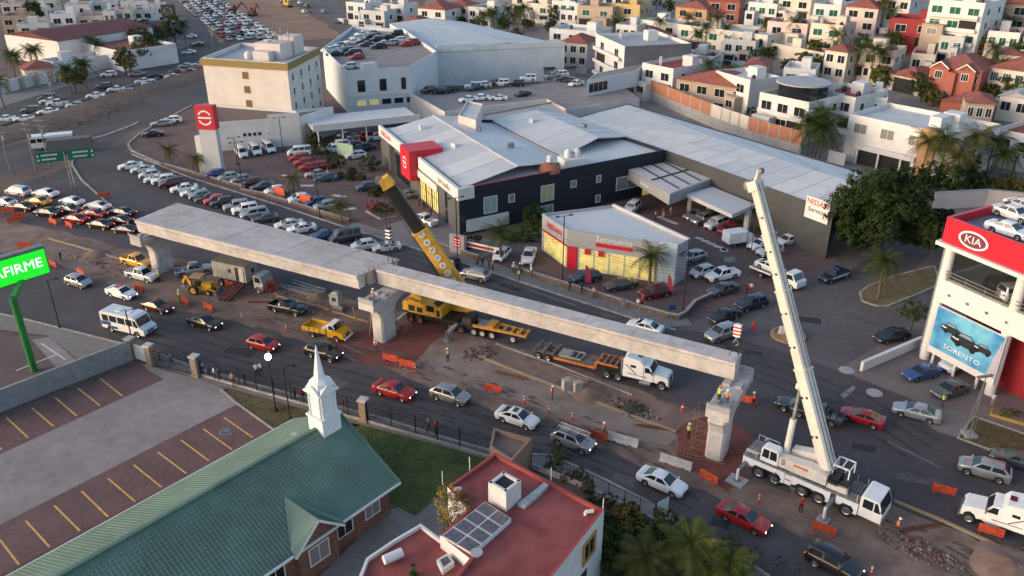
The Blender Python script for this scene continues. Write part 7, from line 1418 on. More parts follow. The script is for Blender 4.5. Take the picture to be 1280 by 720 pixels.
def near_mark(x,y): return min(LMK,key=lambda k: (k[0] - x) ** 2 + (k[1] - y) ** 2)[2]
W_PALE = wallm('offwhite',(.5,.49,.48)); r = random.Random(21); RC_ = [(W_WHITE,'white',R_WHITE),(W_CREAM,'cream',R_RED),(W_WHITE,'white',R_GREY),(W_PINK,'pink',R_TILE),(W_WHITE,'white',R_TILE),(W_TAN,'brown',R_TILE),(W_WHITE,'white',R_RED),(W_PALE,'pale grey',R_WHITE)]
FARH = [(76.8,281.04,84.42,275.09,16.31),(85.7,277.99,93.65,271.01,18.62),(93.4,267.42,99.88,262.09,17.43),(99.93,258.33,107.15,252.47,17.59),(108.67,259.32,116.14,252.35,20.2),(128.3,231.61,135.14,224.83,22.06),(120.21,215.31,126.0,211.21,17.05),(127.39,211.85,132.79,207.65,19.09),(15.02,325.73,23.63,319.83,11.69),(4.64,335.06,14.28,328.72,9.74),(-16.91,332.29,-6.34,325.84,8.6),(-26.42,340.17,-16.71,334.27,8.24),(-36.26,331.76,-25.34,325.39,8.08),(-38.36,293.71,-30.29,289.57,8.06),(-51.86,346.48,-42.91,341.22,8.09),(-59.49,337.78,-49.31,332.11,6.74),(-67.55,351.76,-58.95,346.72,8.09),(0.0,348.68,12.52,339.83,11.5),(17.43,313.42,24.65,308.91,9.78),(36.95,262.34,45.11,257.94,8.65),(30.86,319.65,40.02,312.74,14.62),(94.77,170.97,99.42,169.06,9.19),(118.37,197.04,123.03,194.16,15.45),(61.17,245.4,69.21,240.94,10.36),(68.41,210.76,75.37,207.48,8.8),(101.33,213.87,106.17,211.18,11.79),(77.64,182.06,82.18,180.22,8.02),(14.36,254.01,22.18,250.14,8.08),(113.12,195.53,117.32,193.09,14.62),(59.76,216.03,64.87,213.64,8.2),(48.59,232.89,55.37,229.6,8.05),(109.02,216.59,113.61,213.54,15.69),(33.26,273.98,39.42,270.42,10.32)]
for i,h5 in enumerate(FARH):
    m,cw,rm = RC_[i % len(RC_)]; shp = 'hip' if rm is R_TILE else 'flat'
    house('town_house',f'{cw} {"tiled" if shp == "hip" else "flat roofed"} town house near the {near_mark(h5[0], h5[1])}',h5,r.uniform(8,12),2,m,rm,roof=shp,wins=r.choice((2,3)),sidewins=1,tanks=0,group='town houses beyond the showrooms',glass=r.choice((GLASS,GLASS,GREENG)))
# brick boundary wall behind the service hall
bw = [(32.58,221.52),(40.83,198.75),(47.02,183.23),(52.21,172.16),(58.68,162.78)]
t = thing('brick_wall','orange and grey brick boundary wall along the pale metal roof','wall',(*bw[0],0)); BO = mat('brick_orange',(.36,.13,.07),.9,scale=2.5,rgb2=(.45,.2,.12),bump=.2)
for k in range(len(bw) - 1):
    n = 4
    for j in range(n): p,q = lerp(bw[k],bw[k + 1],j / n),lerp(bw[k],bw[k + 1],(j + .97) / n); mb = MB(); mb.beam((*p,3.8),(*q,3.8),.25,2.8); mb.build('brick_panel',W_CREAM if (k * n + j) in (7,8,9,10) else BO,t); mb = MB(); mb.box(*p,0,.35,.35,5.3,.5); mb.build('pillar',CONC2,t)
    kerb('base_wall',[bw[k],bw[k + 1]],0,2.4,.3,CONC2,0,t)
kw = [(71.45,132.0),(81.1,133.58),(92.51,129.7)]; t = thing('boundary_wall','long pinkish white wall behind the big round tree','wall',(*kw[0],0)); kerb('wall_body',kw,0,3.0,.3,W_PINK,0,t); kerb('coping',kw,3.001,.12,.4,CONC2,0,t)
# far left: halls and houses beyond the avenue
t,a,b,c_,d_,z0,zt = house('market_hall','large white hall with broad dark red roof beyond the avenue',(-161.83,271.5,-137.89,257.66,7.49),34,0,W_WHITE,mat('roof_maroon',(.11,.025,.03),.8,var=.2,scale=.3),cat='building',roof='gable',wins=2,sidewins=0,base=0,rise=.07)
house('workshop_building','white walled workshop with brown roof beside the red hall',(-136.92,267.15,-116.01,250.05,5.96),18,0,W_WHITE,R_TILE,cat='building',wins=2,sidewins=0,base=0)
house('dark_workshop','dark grey long workshop under the black mast sign',(-133.51,300.28,-118.77,311.76,4.99),16,0,W_GREY,mat('roof_dark',(.05,.035,.04),.8,var=.2),cat='building',wins=4,sidewins=0,base=0)
LH = [(-170.87,318.15,-162.94,320.11,7.5),(-163.6,323.38,-155.47,325.37,6.24),(-150.74,317.36,-147.03,318.29,8.73),(-148.26,321.8,-142.85,323.14,8.74),(-179.42,346.47,-170.86,348.74,7.49),(-174.03,357.02,-164.01,359.76,7.48),(-161.51,357.02,-152.59,359.44,7.48),(-192.47,323.38,-183.44,325.63,6.24),(-195.88,346.7,-188.55,348.68,6.23),(-214.21,362.25,-206.66,364.38,6.23),(-146.07,331.75,-139.37,333.46,7.49),(-206.65,373.35,-198.23,375.79,6.23),(-145.46,346.47,-140.2,347.81,7.49),(-180.58,311.93,-170.13,314.3,4.97)]
for i,h5 in enumerate(LH):
    m,cw,rm = RC_[(i * 3) % len(RC_)]; house('town_house',f'{cw} house behind the hall, near the {near_mark(h5[0], h5[1])}',h5,r.uniform(8,12),2,m,rm,wins=2,sidewins=1,group='houses behind the red hall',base=0)
for s,lb in (([(-136.1,219.61),(-132.79,229.5),(-126.88,240.23),(-123.74,259.43)],'white roadside wall with gates beyond the avenue'),):
    t = thing('roadside_wall',lb,'wall',(*s[0],0)); kerb('wall_body',s,0,3.2,.3,W_WHITE,0,t)
    for k in range(5): q = lerp(s[0],s[2],.12 + .2 * k); mb = MB(); mb.box(*q,0,.8,.8,3.8,.3); mb.build('gate_pillar',W_TAN,t)
house('red_porch_house','small house with dark red roof behind the roadside wall',(-135.03,231.48,-128.89,236.02,3.98),8,1,W_PINK,R_TILE,roof='hip',wins=2,base=0)
house('long_shed','long low white shed behind roadside trees',(-132.91,243.15,-120.13,258.71,3.99),8,0,W_WHITE,R_WHITE,cat='building',wins=3,base=0)

# ================================================================ VEGETATION
def leafm(name,c1,c2): return mat('leaf_' + name,c1,.8,spec=.12,scale=.6,rgb2=c2,detail=4,var2=.4,scale2=2.0)
LF_DARK = leafm('dark',(.010,.022,.006),(.040,.058,.016)); LF_MID = leafm('mid',(.018,.034,.008),(.050,.070,.016)); LF_OLIVE = leafm('olive',(.050,.052,.014),(.12,.105,.03)); LF_YEL = leafm('yellow',(.13,.085,.018),(.26,.19,.05)); LF_PALM = leafm('palm',(.022,.042,.010),(.062,.082,.020)); LF_DRY = leafm('dry',(.07,.055,.03),(.14,.11,.06)); LF_RED = leafm('red',(.20,.02,.02),(.3,.05,.03))
LF_PB = leafm('palm_bright',(.036,.060,.012),(.125,.125,.03)); BARK = mat('bark',(.075,.052,.036),.95,var=.35,scale=3,bump=.5); PBARK = mat('palm_bark',(.12,.085,.062),.95,var=.3,scale=4,bump=.5)
def leaf_cloud(rx,ry,rz,nclump,nleaf,size,seed,cz=0.0,hollow=.35,flat_bottom=None):
    r = random.Random(seed); mb = MB()
    for _ in range(nclump):
        while True:
            v = Vector((r.uniform(-1,1),r.uniform(-1,1),r.uniform(-1,1)))
            if hollow < v.length < 1 and (flat_bottom is None or v.z > flat_bottom): break
        v *= 1 + r.uniform(-.12,.1); c = Vector((v.x * rx,v.y * ry,v.z * rz + cz)); cr = min(rx,rz) * r.uniform(.16,.3)
        for _ in range(nleaf):
            o = Vector((r.gauss(0,1),r.gauss(0,1),r.gauss(0,.8))); o = o.normalized() * cr * r.random() ** .5; p = c + o; nrm = (o.normalized() + v.normalized() * .7 + Vector((r.uniform(-.6,.6),r.uniform(-.6,.6),r.uniform(0,.8)))).normalized()
            a = nrm.orthogonal().normalized(); a.rotate(Matrix.Rotation(r.uniform(0,6.28),3,nrm)); b = nrm.cross(a); s = size * r.uniform(.6,1.35)
            mb.face([tuple(p - a * s),tuple(p + b * s * .45),tuple(p + a * s),tuple(p - b * s * .45)])
    return mb
def trunk_mesh(h,r0,r1,limbs,spread,seed,m=BARK):
    r = random.Random(seed); mb = MB(); pts = [Vector((0,0,-.1))]; n = 5
    for k in range(1,n + 1): pts.append(Vector((r.uniform(-.12,.12) * h * .15,r.uniform(-.12,.12) * h * .15,h * k / n)))
    for k in range(n): mb.tube(pts[k],pts[k + 1],r0 + (r1 - r0) * k / n,r0 + (r1 - r0) * (k + 1) / n,8)
    for k in range(limbs):
        a = 6.28 * k / limbs + r.uniform(-.3,.3); s = pts[-1 - (k % 2)]; e_ = s + Vector((math.cos(a) * spread,math.sin(a) * spread,r.uniform(.3,.8) * spread)); mdl = s.lerp(e_,.5) + Vector((0,0,.15 * spread)); mb.tube(s,mdl,r1 * .7,r1 * .45,6); mb.tube(mdl,e_,r1 * .45,r1 * .15,5)
    return mb.mesh('trunk',m,smooth=60)
TREEP = {}
def tree(name,label,xy,h,rad_,lm,group=None,z=None,kind='round',trunk_h=None,dens=1.0,seed=1,cat='tree',leaf=.26):
    z = terrain(*xy) if z is None else z; key = (kind,round(rad_,1),round(h,1),lm.name,seed,dens)
    if key not in TREEP:
        th = trunk_h if trunk_h is not None else h * .4; rz = (h - th * .75) / 2
        nc = int(70 * dens * max(.6,rad_ / 2.5) ** 1.6)
        if kind == 'big':   # a ragged crown of many unequal boughs
            rr = random.Random(seed); mb = MB()
            for k in range(17):
                a = k * 2.4 + rr.uniform(-.4,.4); zz = 1 - 1.75 * (k + .5) / 17; ro = math.sqrt(max(0,1 - zz * zz)) * rr.uniform(.52,.86); lr = rad_ * rr.uniform(.26,.44)
                lc = leaf_cloud(lr,lr * rr.uniform(.8,1.2),lr * rr.uniform(.7,1.0),int(nc / 15),24,leaf * rr.uniform(1.1,1.7),seed + k,0,.25); dx,dy,dz = math.cos(a) * ro * rad_,math.sin(a) * ro * rad_,h - rz + zz * rz * .74
                o = len(mb.v); mb.v += [(x + dx,y + dy,z_ + dz) for x,y,z_ in lc.v]; mb.f += [tuple(o + q for q in f) for f in lc.f]; mb.m += lc.m
            TREEP[key] = (mb.mesh('crown',lm),trunk_mesh(h * .55,.06 + rad_ * .045,.04 + rad_ * .03,9,rad_ * .6,seed))
        else: TREEP[key] = (leaf_cloud(rad_,rad_,rz,nc,26,leaf * max(.7,min(1.5,rad_ / 3)),seed,h - rz,.3,-.75).mesh('crown',lm),trunk_mesh(th,.06 + rad_ * .045,.04 + rad_ * .03,6,rad_ * .5,seed))
    t = thing(name,label,cat,(*xy,z),RND.uniform(0,6.28),group); link('trunk',TREEP[key][1],t); link('crown',TREEP[key][0],t); return t
def shrub(name,label,xy,r_,h,lm,group=None,z=0,dens=1.0,seed=3,leaf=.13,n=None):
    key = ('s',round(r_,2),round(h,2),lm.name,seed,dens)
    if key not in TREEP: TREEP[key] = leaf_cloud(r_,r_,h / 2,int(60 * dens),26,leaf,seed,h / 2,.4).mesh('foliage',lm); TREEP[key + (1,)] = trunk_mesh(h * .5,.06,.04,4,r_ * .4,seed)
    t = thing(name,label,'shrub',(*xy,z),RND.uniform(0,6.28),group); link('stem',TREEP[key + (1,)],t); link('foliage',TREEP[key],t); return t
def frond_mesh(L,droop,w,n=17,seed=1,lm=LF_PALM):
    r = random.Random(seed); mb = MB(); pts = []
    for k in range(n + 1):
        f = k / n; pts.append(Vector((L * (f - .12 * droop * f * f),0,L * (.42 * f - (.5 + .55 * droop) * f * f))))
    for k in range(n):
        a,b = pts[k],pts[k + 1]; mb.tube(a,b,.035 * (1 - k / n) + .008,.035 * (1 - (k + 1) / n) + .008,4)
        if k == 0: continue
        d = (b - a).normalized(); lw = w * math.sin(math.pi * min(1,(k + 1.5) / (n + 1.5))) ** .7
        for s in (-1,1):
            for j in (0,.5):
                p = a.lerp(b,j); tip = p + Vector((d.x * lw * .55,s * lw,d.z * lw * .5 - lw * r.uniform(.25,.75))); q = p + d * (L / n * .30); mb.face([tuple(p),tuple(q),tuple(tip + d * .02),tuple(tip)])
    return mb.mesh('frond',lm)
FRONDS = {}
def palm(name,label,xy,h,L,lm=LF_PALM,n=20,group=None,z=None,r0=.2,dead=3):
    z = terrain(*xy) if z is None else z; k = (round(L,1),lm.name)
    if k not in FRONDS: FRONDS[k] = [frond_mesh(L,d,L * .24,seed=i,lm=lm) for i,d in enumerate((.25,.6,1.0,1.4))]
    t = thing(name,label,'palm',(*xy,z),RND.uniform(0,6.28),group); mb = MB(); x = y = 0.0; N = 7; px = [(0,0)]
    for i in range(N): px.append((px[-1][0] + RND.uniform(-.05,.05) * h / N * 2,px[-1][1] + RND.uniform(-.05,.05) * h / N * 2))
    for i in range(N):
        f = i / N; mb.tube((*px[i],h * f - .05),(*px[i + 1],h * (i + 1) / N),r0 * (1.15 - .35 * f),r0 * (1.0 - .35 * f),8)
    mb.build('trunk',PBARK,t,local=True)
    for i in range(n):
        lev = i / n; o = link('frond',FRONDS[k][min(3,int(lev * 4))],t,(*px[-1],h - .1 + .25 * (1 - lev))); o.rotation_euler = (RND.uniform(-.2,.2),rad(-52 + 70 * lev) ,i * 2.4 + RND.uniform(-.2,.2)); o.scale = (RND.uniform(.85,1.1),) * 3
    return t
tree('round_tree','huge dark round evergreen tree at the end of the service hall',(53.96,111.11),12.4,7.7,LF_DARK,kind='big',trunk_h=1.6,dens=4.4,seed=5,leaf=.18)
tree('round_tree','smaller dark evergreen tree beside the huge round tree',(62.07,112.88),7.5,3.2,LF_DARK,kind='big',trunk_h=3,dens=1.6,seed=6)
for i,(x,y) in enumerate([(59.37,158.41),(60.45,157.36),(58.43,158.95),(61.06,161.12)]): palm('feathery_palm','feathery tall palm of the clump before the white house',(x,y),6.5 + i * .8,4.4,LF_PALM,30,'palm clump before the white house',r0=.16)
for i,(x,y,h) in enumerate([(75.03,144.63,8),(77.02,141.94,9),(82.24,142.83,9.5),(86.51,144.63,8),(77.97,138.49,7),(87.13,141.07,6.5)]): palm('garden_palm',['tall feathery palm between the orange panel and pink wall','leafy palm behind the pink boundary wall'][i > 1],(x,y),h,4.2,LF_PALM if i % 2 else LF_OLIVE,24,'palms behind the pink wall',r0=.16)
for i,(x,y) in enumerate([(70.97,139.34),(73.33,137.65),(76.46,136.82),(81.09,137.65),(82.84,145.55)]): tree('garden_tree','dark bushy tree among the palms behind the pink wall',(x,y),5.5 + i % 3,2.7,LF_DARK if i % 2 else LF_MID,'trees among the palms',seed=8 + i % 2,trunk_h=2)
for x,y in [(88.79,142.83),(90.92,141.94),(92.89,141.07),(83.92,138.49)]: shrub('yellow_shrub','yellow flowering shrub along the pink wall',(x,y),2.2,2.6,LF_YEL,'yellow shrubs',seed=2,leaf=.2)
tree('bare_tree','thin almost bare tree above the yellow shrubs',(92.51,146.47),7,2.6,LF_DRY,trunk_h=4,dens=.25,seed=12)
palm('island_palm','palm on the dry grass street island',(48.59,97.94),5.2,3.0,LF_PALM,26,z=.14)
palm('forecourt_palm','palm in front of the lit used car showroom',(18.69,101.36),4.6,2.9,LF_PALM,24)
palm('forecourt_palm','palm beside the long red white banner',(-1.64,109.95),4.6,3.0,LF_PALM,24)
for (x,y),lb in zip([(-59.94,151.25),(-67.26,157.36),(-38.76,139.34),(-27.87,126.02)],['small palm beside the pylon sign shaft','bushy low palm on the corner of the forecourt','small palm between the orange bannered cars','small palm at the tip of the forecourt wall']): palm('small_palm',lb,(x,y),2.9,2.5,LF_OLIVE,20,r0=.13)
tree('clipped_tree','round clipped bright green tree beside the black sedan',(49.11,89.13),4.2,1.9,LF_MID,trunk_h=2.2,dens=1.6,seed=21,leaf=.16)
for (x,y),r_,h,lb in zip([(-42.19,170.94),(-38.79,162.78),(-34.41,155.27),(-27.61,153.74),(-6.7,115.63),(3.59,123.19),(2.49,118.49),(0.0,118.49),(-24.16,138.92)],(1.7,2.1,1.9,2.1,2.2,2.0,2.2,1.9,1.4),(2.8,3.2,3.0,3.0,2.2,4.4,2.0,1.6,1.8),['clipped box hedge at the end of the white canopy','clipped box hedge beside the green signboard','tall clipped ball hedge behind the teal car','clipped square hedge beside the boom tip','round clipped hedge behind the low sign wall','tall columnar shrub against the black showroom wall','loose shrub below the showroom window','low shrub beside the white signboard','low shrub bed beside the planter']): shrub('clipped_hedge',lb,(x,y),r_,h,LF_MID,seed=4,dens=1.3)
shrub('red_shrub','red flowering shrub in the planter below the boom tip',(-23.41,132.0),1.5,1.4,LF_RED,seed=5); shrub('planter_shrub','dark green shrub beside the red flowering one',(-21.29,130.46),2.0,1.8,LF_DARK,seed=6); kerb('planter_kerb',[(-24.58,130.85),(-21.62,127.1),(-19.12,128.21)],0,.3,.3,M_KERB)['kind'] = 'structure'
for i,(x,y) in enumerate([(-32.51,149.31),(-30.29,147.88),(-28.27,148.35),(-30.67,151.74)]): shrub('garden_shrub','low green garden shrub along the forecourt lawn',(x,y),1.1,1.1,LF_MID if i % 2 else LF_OLIVE,'low garden shrubs',seed=7)
# bottom garden in front of the road
for i,((x,y),h,L) in enumerate(zip([(13.73,48.38),(9.98,47.64),(16.47,47.4)],(3.3,2.8,2.4),(2.8,2.4,2.2))): palm('garden_palm',['large palm with splayed fronds between the road and red roof house','short palm half hidden among garden shrubs','low palm beside the bare garden twigs'][i],(x,y),h,L,(LF_PB,LF_OLIVE,LF_PB)[i],38,r0=.2,z=0)
for i,(x,y) in enumerate([(7.09,53.57),(8.55,51.52),(10.52,51.52),(9.89,54.35),(12.34,50.62),(7.14,50.62),(15.48,50.09),(11.76,53.19),(13.15,51.52),(8.3,49.31),(14.46,51.52),(16.91,49.31),(6.22,55.34)]): shrub('garden_shrub',['dark leafy shrub in the roadside garden','green leafy shrub in the roadside garden','olive leafy shrub in the roadside garden','yellowish leafy shrub in the roadside garden'][i % 4],(x,y),1.6 + .3 * (i % 3),2.2 + .4 * (i % 3),(LF_DARK,LF_MID,LF_OLIVE,LF_YEL)[i % 4] if i % 4 < 3 or i == 3 else LF_OLIVE,'roadside garden shrubs',seed=30 + i % 4,dens=1.1,leaf=.15)
for i,(x,y) in enumerate([(3.76,62.44),(5.16,60.69),(6.87,59.01),(8.5,57.39),(4.58,63.65),(6.29,60.92),(10.12,56.15)]): shrub('dry_bush','dry thin roadside bush along the fence',(x,y),1.0,1.3,LF_DRY if i % 2 else LF_OLIVE,'dry bushes along the fence',seed=40 + i % 2,dens=.5,leaf=.11)
for i,(x,y) in enumerate([(20.1,49.31),(21.89,48.89),(19.12,50.44)]): shrub('bare_bush','bare twiggy bush on the road edge',(x,y),1.4,1.2,LF_DRY,'bare bushes',seed=44,dens=.18,leaf=.09)
tree('yellow_tree','yellowing slim garden tree beside the red roof',(-4.76,50.0),8.2,1.7,LF_YEL,trunk_h=4.4,dens=1.8,seed=50,leaf=.16)
shrub('roof_shrub','green bush growing against the lower red roof',(-6.77,43.6),.8,6.3,LF_MID,seed=51,dens=1.2)
# residential trees
for i,(x,y,z_) in enumerate([(51.79,206.06,0.22),(53.77,208.66,0.42),(49.34,209.65,0.19),(51.33,211.42,0.39),(55.08,267.52,4.43),(56.55,264.73,4.41),(58.6,257.67,4.17),(61.84,258.14,4.57),(64.06,255.11,4.62),(46.16,268.11,3.35),(-11.81,314.03,0.13),(-6.51,315.06,0.54),(-1.46,310.16,0.73),(2.37,316.36,1.49),(-9.84,307.33,0.05),(-4.03,305.78,0.3),(0.58,306.55,0.73),(4.37,310.15,1.29),(-8.52,324.65,0.83),(87.33,227.54,5.6),(108.93,240.48,9.38),(82.49,249.12,6.58),(121.14,221.96,9.56),(132.56,258.75,13.86),(54.09,246.76,2.86),(76.3,256.47,6.27),(34.17,278.31,2.63),(29.37,314.53,4.6),(86.53,217.12,4.71),(87.89,213.47,4.65),(90.88,215.1,5.13),(91.66,209.09,4.76),(89.11,207.48,4.3),(91.86,220.63,5.67),(110.2,255.52,10.63),(107.54,261.12,10.73),(108.59,246.48,9.74),(130.05,229.77,11.35),(130.17,223.72,10.9),(118.35,231.86,9.94),(137.1,239.73,13.0),(119.08,197.92,7.5),(111.7,196.0,6.4),(112.07,192.24,6.11),(98.14,219.29,6.34)]):
    palm('town_palm','palm growing near the ' + near_mark(x,y),(x,y),6.0 + (i * 7 % 5) * .9,3.6,(LF_PALM,LF_OLIVE,LF_PALM)[i % 3],22,'palms among the houses',z=z_ - .2,r0=.16)
for i,(x,y,z_) in enumerate([(84.34,216.68,4.39),(93.28,216.13,5.53),(90.82,205.29,4.38),(88.79,220.7,5.24),(75.03,227.04,3.98),(79.08,228.43,4.57),(110.38,186.69,5.53),(110.66,182.41,5.28),(108.55,189.43,5.45),(118.37,192.98,7.06),(117.17,229.18,9.55),(120.68,225.4,9.79),(111.41,230.52,8.89),(108.62,235.27,8.94),(112.42,264.62,11.64),(118.62,274.53,13.19),(124.95,282.46,14.66),(114.5,274.83,12.66),(12.6,338.77,4.21),(15.07,322.85,3.42),(25.19,297.88,2.91),(54.04,323.9,8.47),(56.84,313.71,8.08),(65.87,308.23,8.79),(51.8,267.3,3.98),(69.33,252.3,5.11),(71.66,247.53,5.02),(87.03,256.59,7.66),(73.63,241.92,4.89),(85.14,236.91,6.02),(95.87,197.84,4.47),(95.69,192.93,4.08),(56.93,179.85,-0.0),(54.83,185.39,-0.02),(125.61,211.88,9.38),(125.15,206.1,8.91),(-25.5,341.02,0.25),(-20.24,332.69,0.24),(-32.38,346.76,0.05),(-55.13,347.28,-0.02),(-43.83,334.51,-0.03),(-42.48,365.1,0.07),(-68.93,370.62,-0.0),(14.27,303.83,1.99),(139.58,256.35,14.65),(146.89,253.95,15.42),(139.33,233.55,12.86),(77.12,314.46,10.77),(81.12,295.71,9.9),(102.42,282.4,11.66),(107.7,281.32,12.3),(36.39,275.0,2.68),(16.15,284.76,1.04),(92.82,245.47,7.65),(-13.66,323.86,0.36),(-2.99,318.95,1.1),(5.94,317.13,1.95),(1.42,300.9,0.53),(80.7,221.35,4.27),(102.99,229.7,7.76),(87.02,248.81,7.09),(124.1,230.51,10.6),(121.45,217.07,9.22),(66.33,230.84,3.23),(51.85,237.43,1.92),(46.58,258.06,2.67),(44.67,275.2,3.66),(96.29,233.02,7.16),(96.59,188.71,3.96),(101.06,190.69,4.6)]):
    tree('town_tree',['dark','mid green','olive'][i % 3] + ' leafy tree near the ' + near_mark(x,y),(x,y),4.2 + (i * 5 % 4),2.2 + (i % 3) * .5,(LF_DARK,LF_MID,LF_OLIVE)[i % 3],'trees among the houses',z=z_ - .2,seed=60 + i % 3,trunk_h=1.4,dens=.8)
for i,(x,y) in enumerate([(-125.97,203.62),(-140.0,238.01),(-143.03,240.23),(-141.08,247.12),(-140.89,249.5),(-117.23,227.46),(-115.42,225.45),(-116.96,219.61),(-131.07,264.68),(-126.71,259.43),(-115.1,299.06)]): palm('roadside_palm','palm along the far avenue',(x,y),6.5,3.2,LF_PALM,24,'palms along the far avenue',r0=.18)
for i,(x,y) in enumerate([(-109.58,240.23),(-113.11,244.78),(-124.11,281.65),(-125.12,290.9),(-123.34,294.12),(-116.67,272.92),(-118.24,290.9),(-117.88,297.39),(-116.81,221.52),(-109.89,262.03),(-112.81,256.88),(-190.26,342.74),(-137.0,311.21)]): tree('roadside_tree',('dark' if i % 2 else 'green') + ' spreading tree beside the far avenue',(x,y),7 + i % 4,2.6 + (i % 3) * .6,LF_MID if i % 2 else LF_OLIVE,'trees beside the far avenue',seed=70 + i % 3,trunk_h=3,dens=.7)
# grass blades over the lawns: uncountable
def grass(name,poly,n,lm,h,seed,z=.016):
    r = random.Random(seed); xs = [p[0] for p in poly]; ys = [p[1] for p in poly]; mb = MB(); k = 0
    while k < n:
        x,y = r.uniform(min(xs),max(xs)),r.uniform(min(ys),max(ys)); k += 1
        if not inpoly(x,y,poly): continue
        a = r.uniform(0,6.28); hh = h * r.uniform(.5,1.4); w_ = .03; mb.face([(x - w_ * math.cos(a),y - w_ * math.sin(a),z),(x + w_ * math.cos(a),y + w_ * math.sin(a),z),(x + r.uniform(-.06,.06),y + r.uniform(-.06,.06),z + hh)])
    return tag(mb.build(name,lm),'short ' + name.replace('_',' ') + ' blades','grass',kind='stuff')
grass('green_lawn_grass',[(-16.3,69.53),(-13.79,69.12),(-6.26,65.78),(-2.14,63.77),(-4.79,60.69),(-8.41,55.84),(-11.41,57.93),(-14.82,65.53)],16000,leafm('grass',(.05,.085,.016),(.12,.13,.035)),.09,1)
grass('dry_lawn_grass',[(-31.53,75.95),(-30.2,76.75),(-23.24,73.01),(-15.07,69.53),(-18.33,67.49),(-24.03,68.57),(-28.78,73.16)],9000,leafm('drygrass',(.07,.06,.025),(.15,.12,.05)),.09,2)
grass('verge_grass_blades',[(44.28,67.09),(47.59,70.66),(51.08,67.62),(53.65,65.27),(51.45,61.62),(46.52,65.02)],9000,leafm('drygrass',(0,0,0),(0,0,0)),.1,3,.05)
# ================================================================ PEOPLE
SKIN = mat('skin',(.24,.13,.085),.6); HAIR = mat('hair',(.012,.01,.009),.7)
def person_mesh(pose):
    bm_v = []; bm_e = []; rads = []
    def v(p,r_,parent=None):
        bm_v.append(p); rads.append(r_)
        if parent is not None: bm_e.append((parent,len(bm_v) - 1))
        return len(bm_v) - 1
    st = .26 if pose == 'walk' else .02
    pel = v((0,0,.95),.14); wa_ = v((0,0,1.12),.13,pel); che = v((.01,0,1.33),.16,wa_); nk = v((.01,0,1.48),.065,che); hd = v((.03,0,1.58),.085,nk); tp_ = v((.025,0,1.70),.085,hd)
    for s in (-1,1):
        hp_ = v((0,s * .09,.90),.10,pel); k = v((st * s * .6 + .03,s * .10,.50),.066,hp_); an = v((st * s - .04,s * .10,.09),.045,k); v((st * s + .14,s * .11,.035),.04,an)
        sh = v((.0,s * .19,1.40),.07,che)
        if pose == 'fwd': el = v((.12,s * .25,1.15),.048,sh); wr_ = v((.36,s * .16,1.12),.034,el); dv = Vector((.1,0,0))
        else: el = v((-.03 - st * s * .2,s * .25,1.14),.048,sh); wr_ = v((.05 - st * s * .5,s * .26,.90),.034,el); dv = Vector((.02,0,-.1))
        pm = v(tuple(Vector(bm_v[wr_]) + dv * .7),.032,wr_)
        sd_ = Vector((0,1,0)) if pose == 'fwd' else Vector((1,0,0))
        for f in range(4): b0 = v(tuple(Vector(bm_v[pm]) + dv * .45 + sd_ * (.021 * (f - 1.5))),.0095,pm); v(tuple(Vector(bm_v[b0]) + dv * (.62 - .08 * abs(f - 1.4)) + Vector((0,-s * .012,0))),.008,b0)
        th = v(tuple(Vector(bm_v[wr_]) + dv * .5 + sd_ * .04),.0105,wr_); v(tuple(Vector(bm_v[th]) + dv * .4 + sd_ * .02),.0085,th)
    me = bpy.data.meshes.new('tmp'); me.from_pydata(bm_v,bm_e,[]); o = bpy.data.objects.new('tmp',me); COL.objects.link(o)
    md = o.modifiers.new('s','SKIN'); sd = o.modifiers.new('u','SUBSURF'); sd.levels = 1; sd.render_levels = 1
    for i,r_ in enumerate(rads): me.skin_vertices[0].data[i].radius = (r_,r_)
    me.skin_vertices[0].data[0].use_root = True
    dg = bpy.context.evaluated_depsgraph_get(); out = bpy.data.meshes.new_from_object(o.evaluated_get(dg)); bpy.data.objects.remove(o)
    out.materials.clear()
    for m_ in (paint('grey'),paint('grey'),SKIN,HAIR,TRIM): out.materials.append(m_)
    for p in out.polygons:
        c = p.center; arm = abs(c.y) > .17 and c.z < 1.30 or (pose == 'fwd' and c.x > .2 and .95 < c.z < 1.3)
        p.material_index = 4 if c.z < .085 else (2 if arm and (c.z < 1.15 if pose != 'fwd' else True) and c.z > .6 else (1 if c.z < .97 else (0 if c.z < 1.46 else (3 if c.z > 1.69 or (c.x < .0 and c.z > 1.58) else 2)))); p.use_smooth = True
    out.name = 'body'; return out
PM = {k: person_mesh(k) for k in ('stand','walk','fwd')}
mb = MB(); mb.lathe((.03,0,1.68),[(.13,0),(.125,.06),(.09,.12),(.03,.145)],12); mb.lathe((.07,0,1.675),[(.15,0),(.15,.012)],12); HELM = mb.mesh('helmet',mat('helmet_white',(.72,.72,.7),.4),smooth=50); HELMO = HELM.copy(); HELMO.materials[0] = mat('helmet_orange',(.6,.12,.02),.4)
mb = MB(); mb.lathe((.01,0,1.02),[(.172,0),(.185,.2),(.20,.34),(.12,.43)],12); VEST = mb.mesh('vest',mat('vest_orange',(.65,.16,.03),.7),smooth=50); VESTY = VEST.copy(); VESTY.materials[0] = mat('vest_lime',(.45,.6,.06),.7)
CLOTH = dict(white=(.6,.6,.6),red=(.4,.03,.03),black=(.015,.015,.018),navy=(.02,.03,.08),blue=(.05,.12,.3),grey=(.15,.15,.15),tan=(.3,.22,.15),pink=(.5,.25,.25),denim=(.04,.06,.11))
def cloth(c): return mat('cloth_' + c,CLOTH[c],.9,var=.1,scale=6)
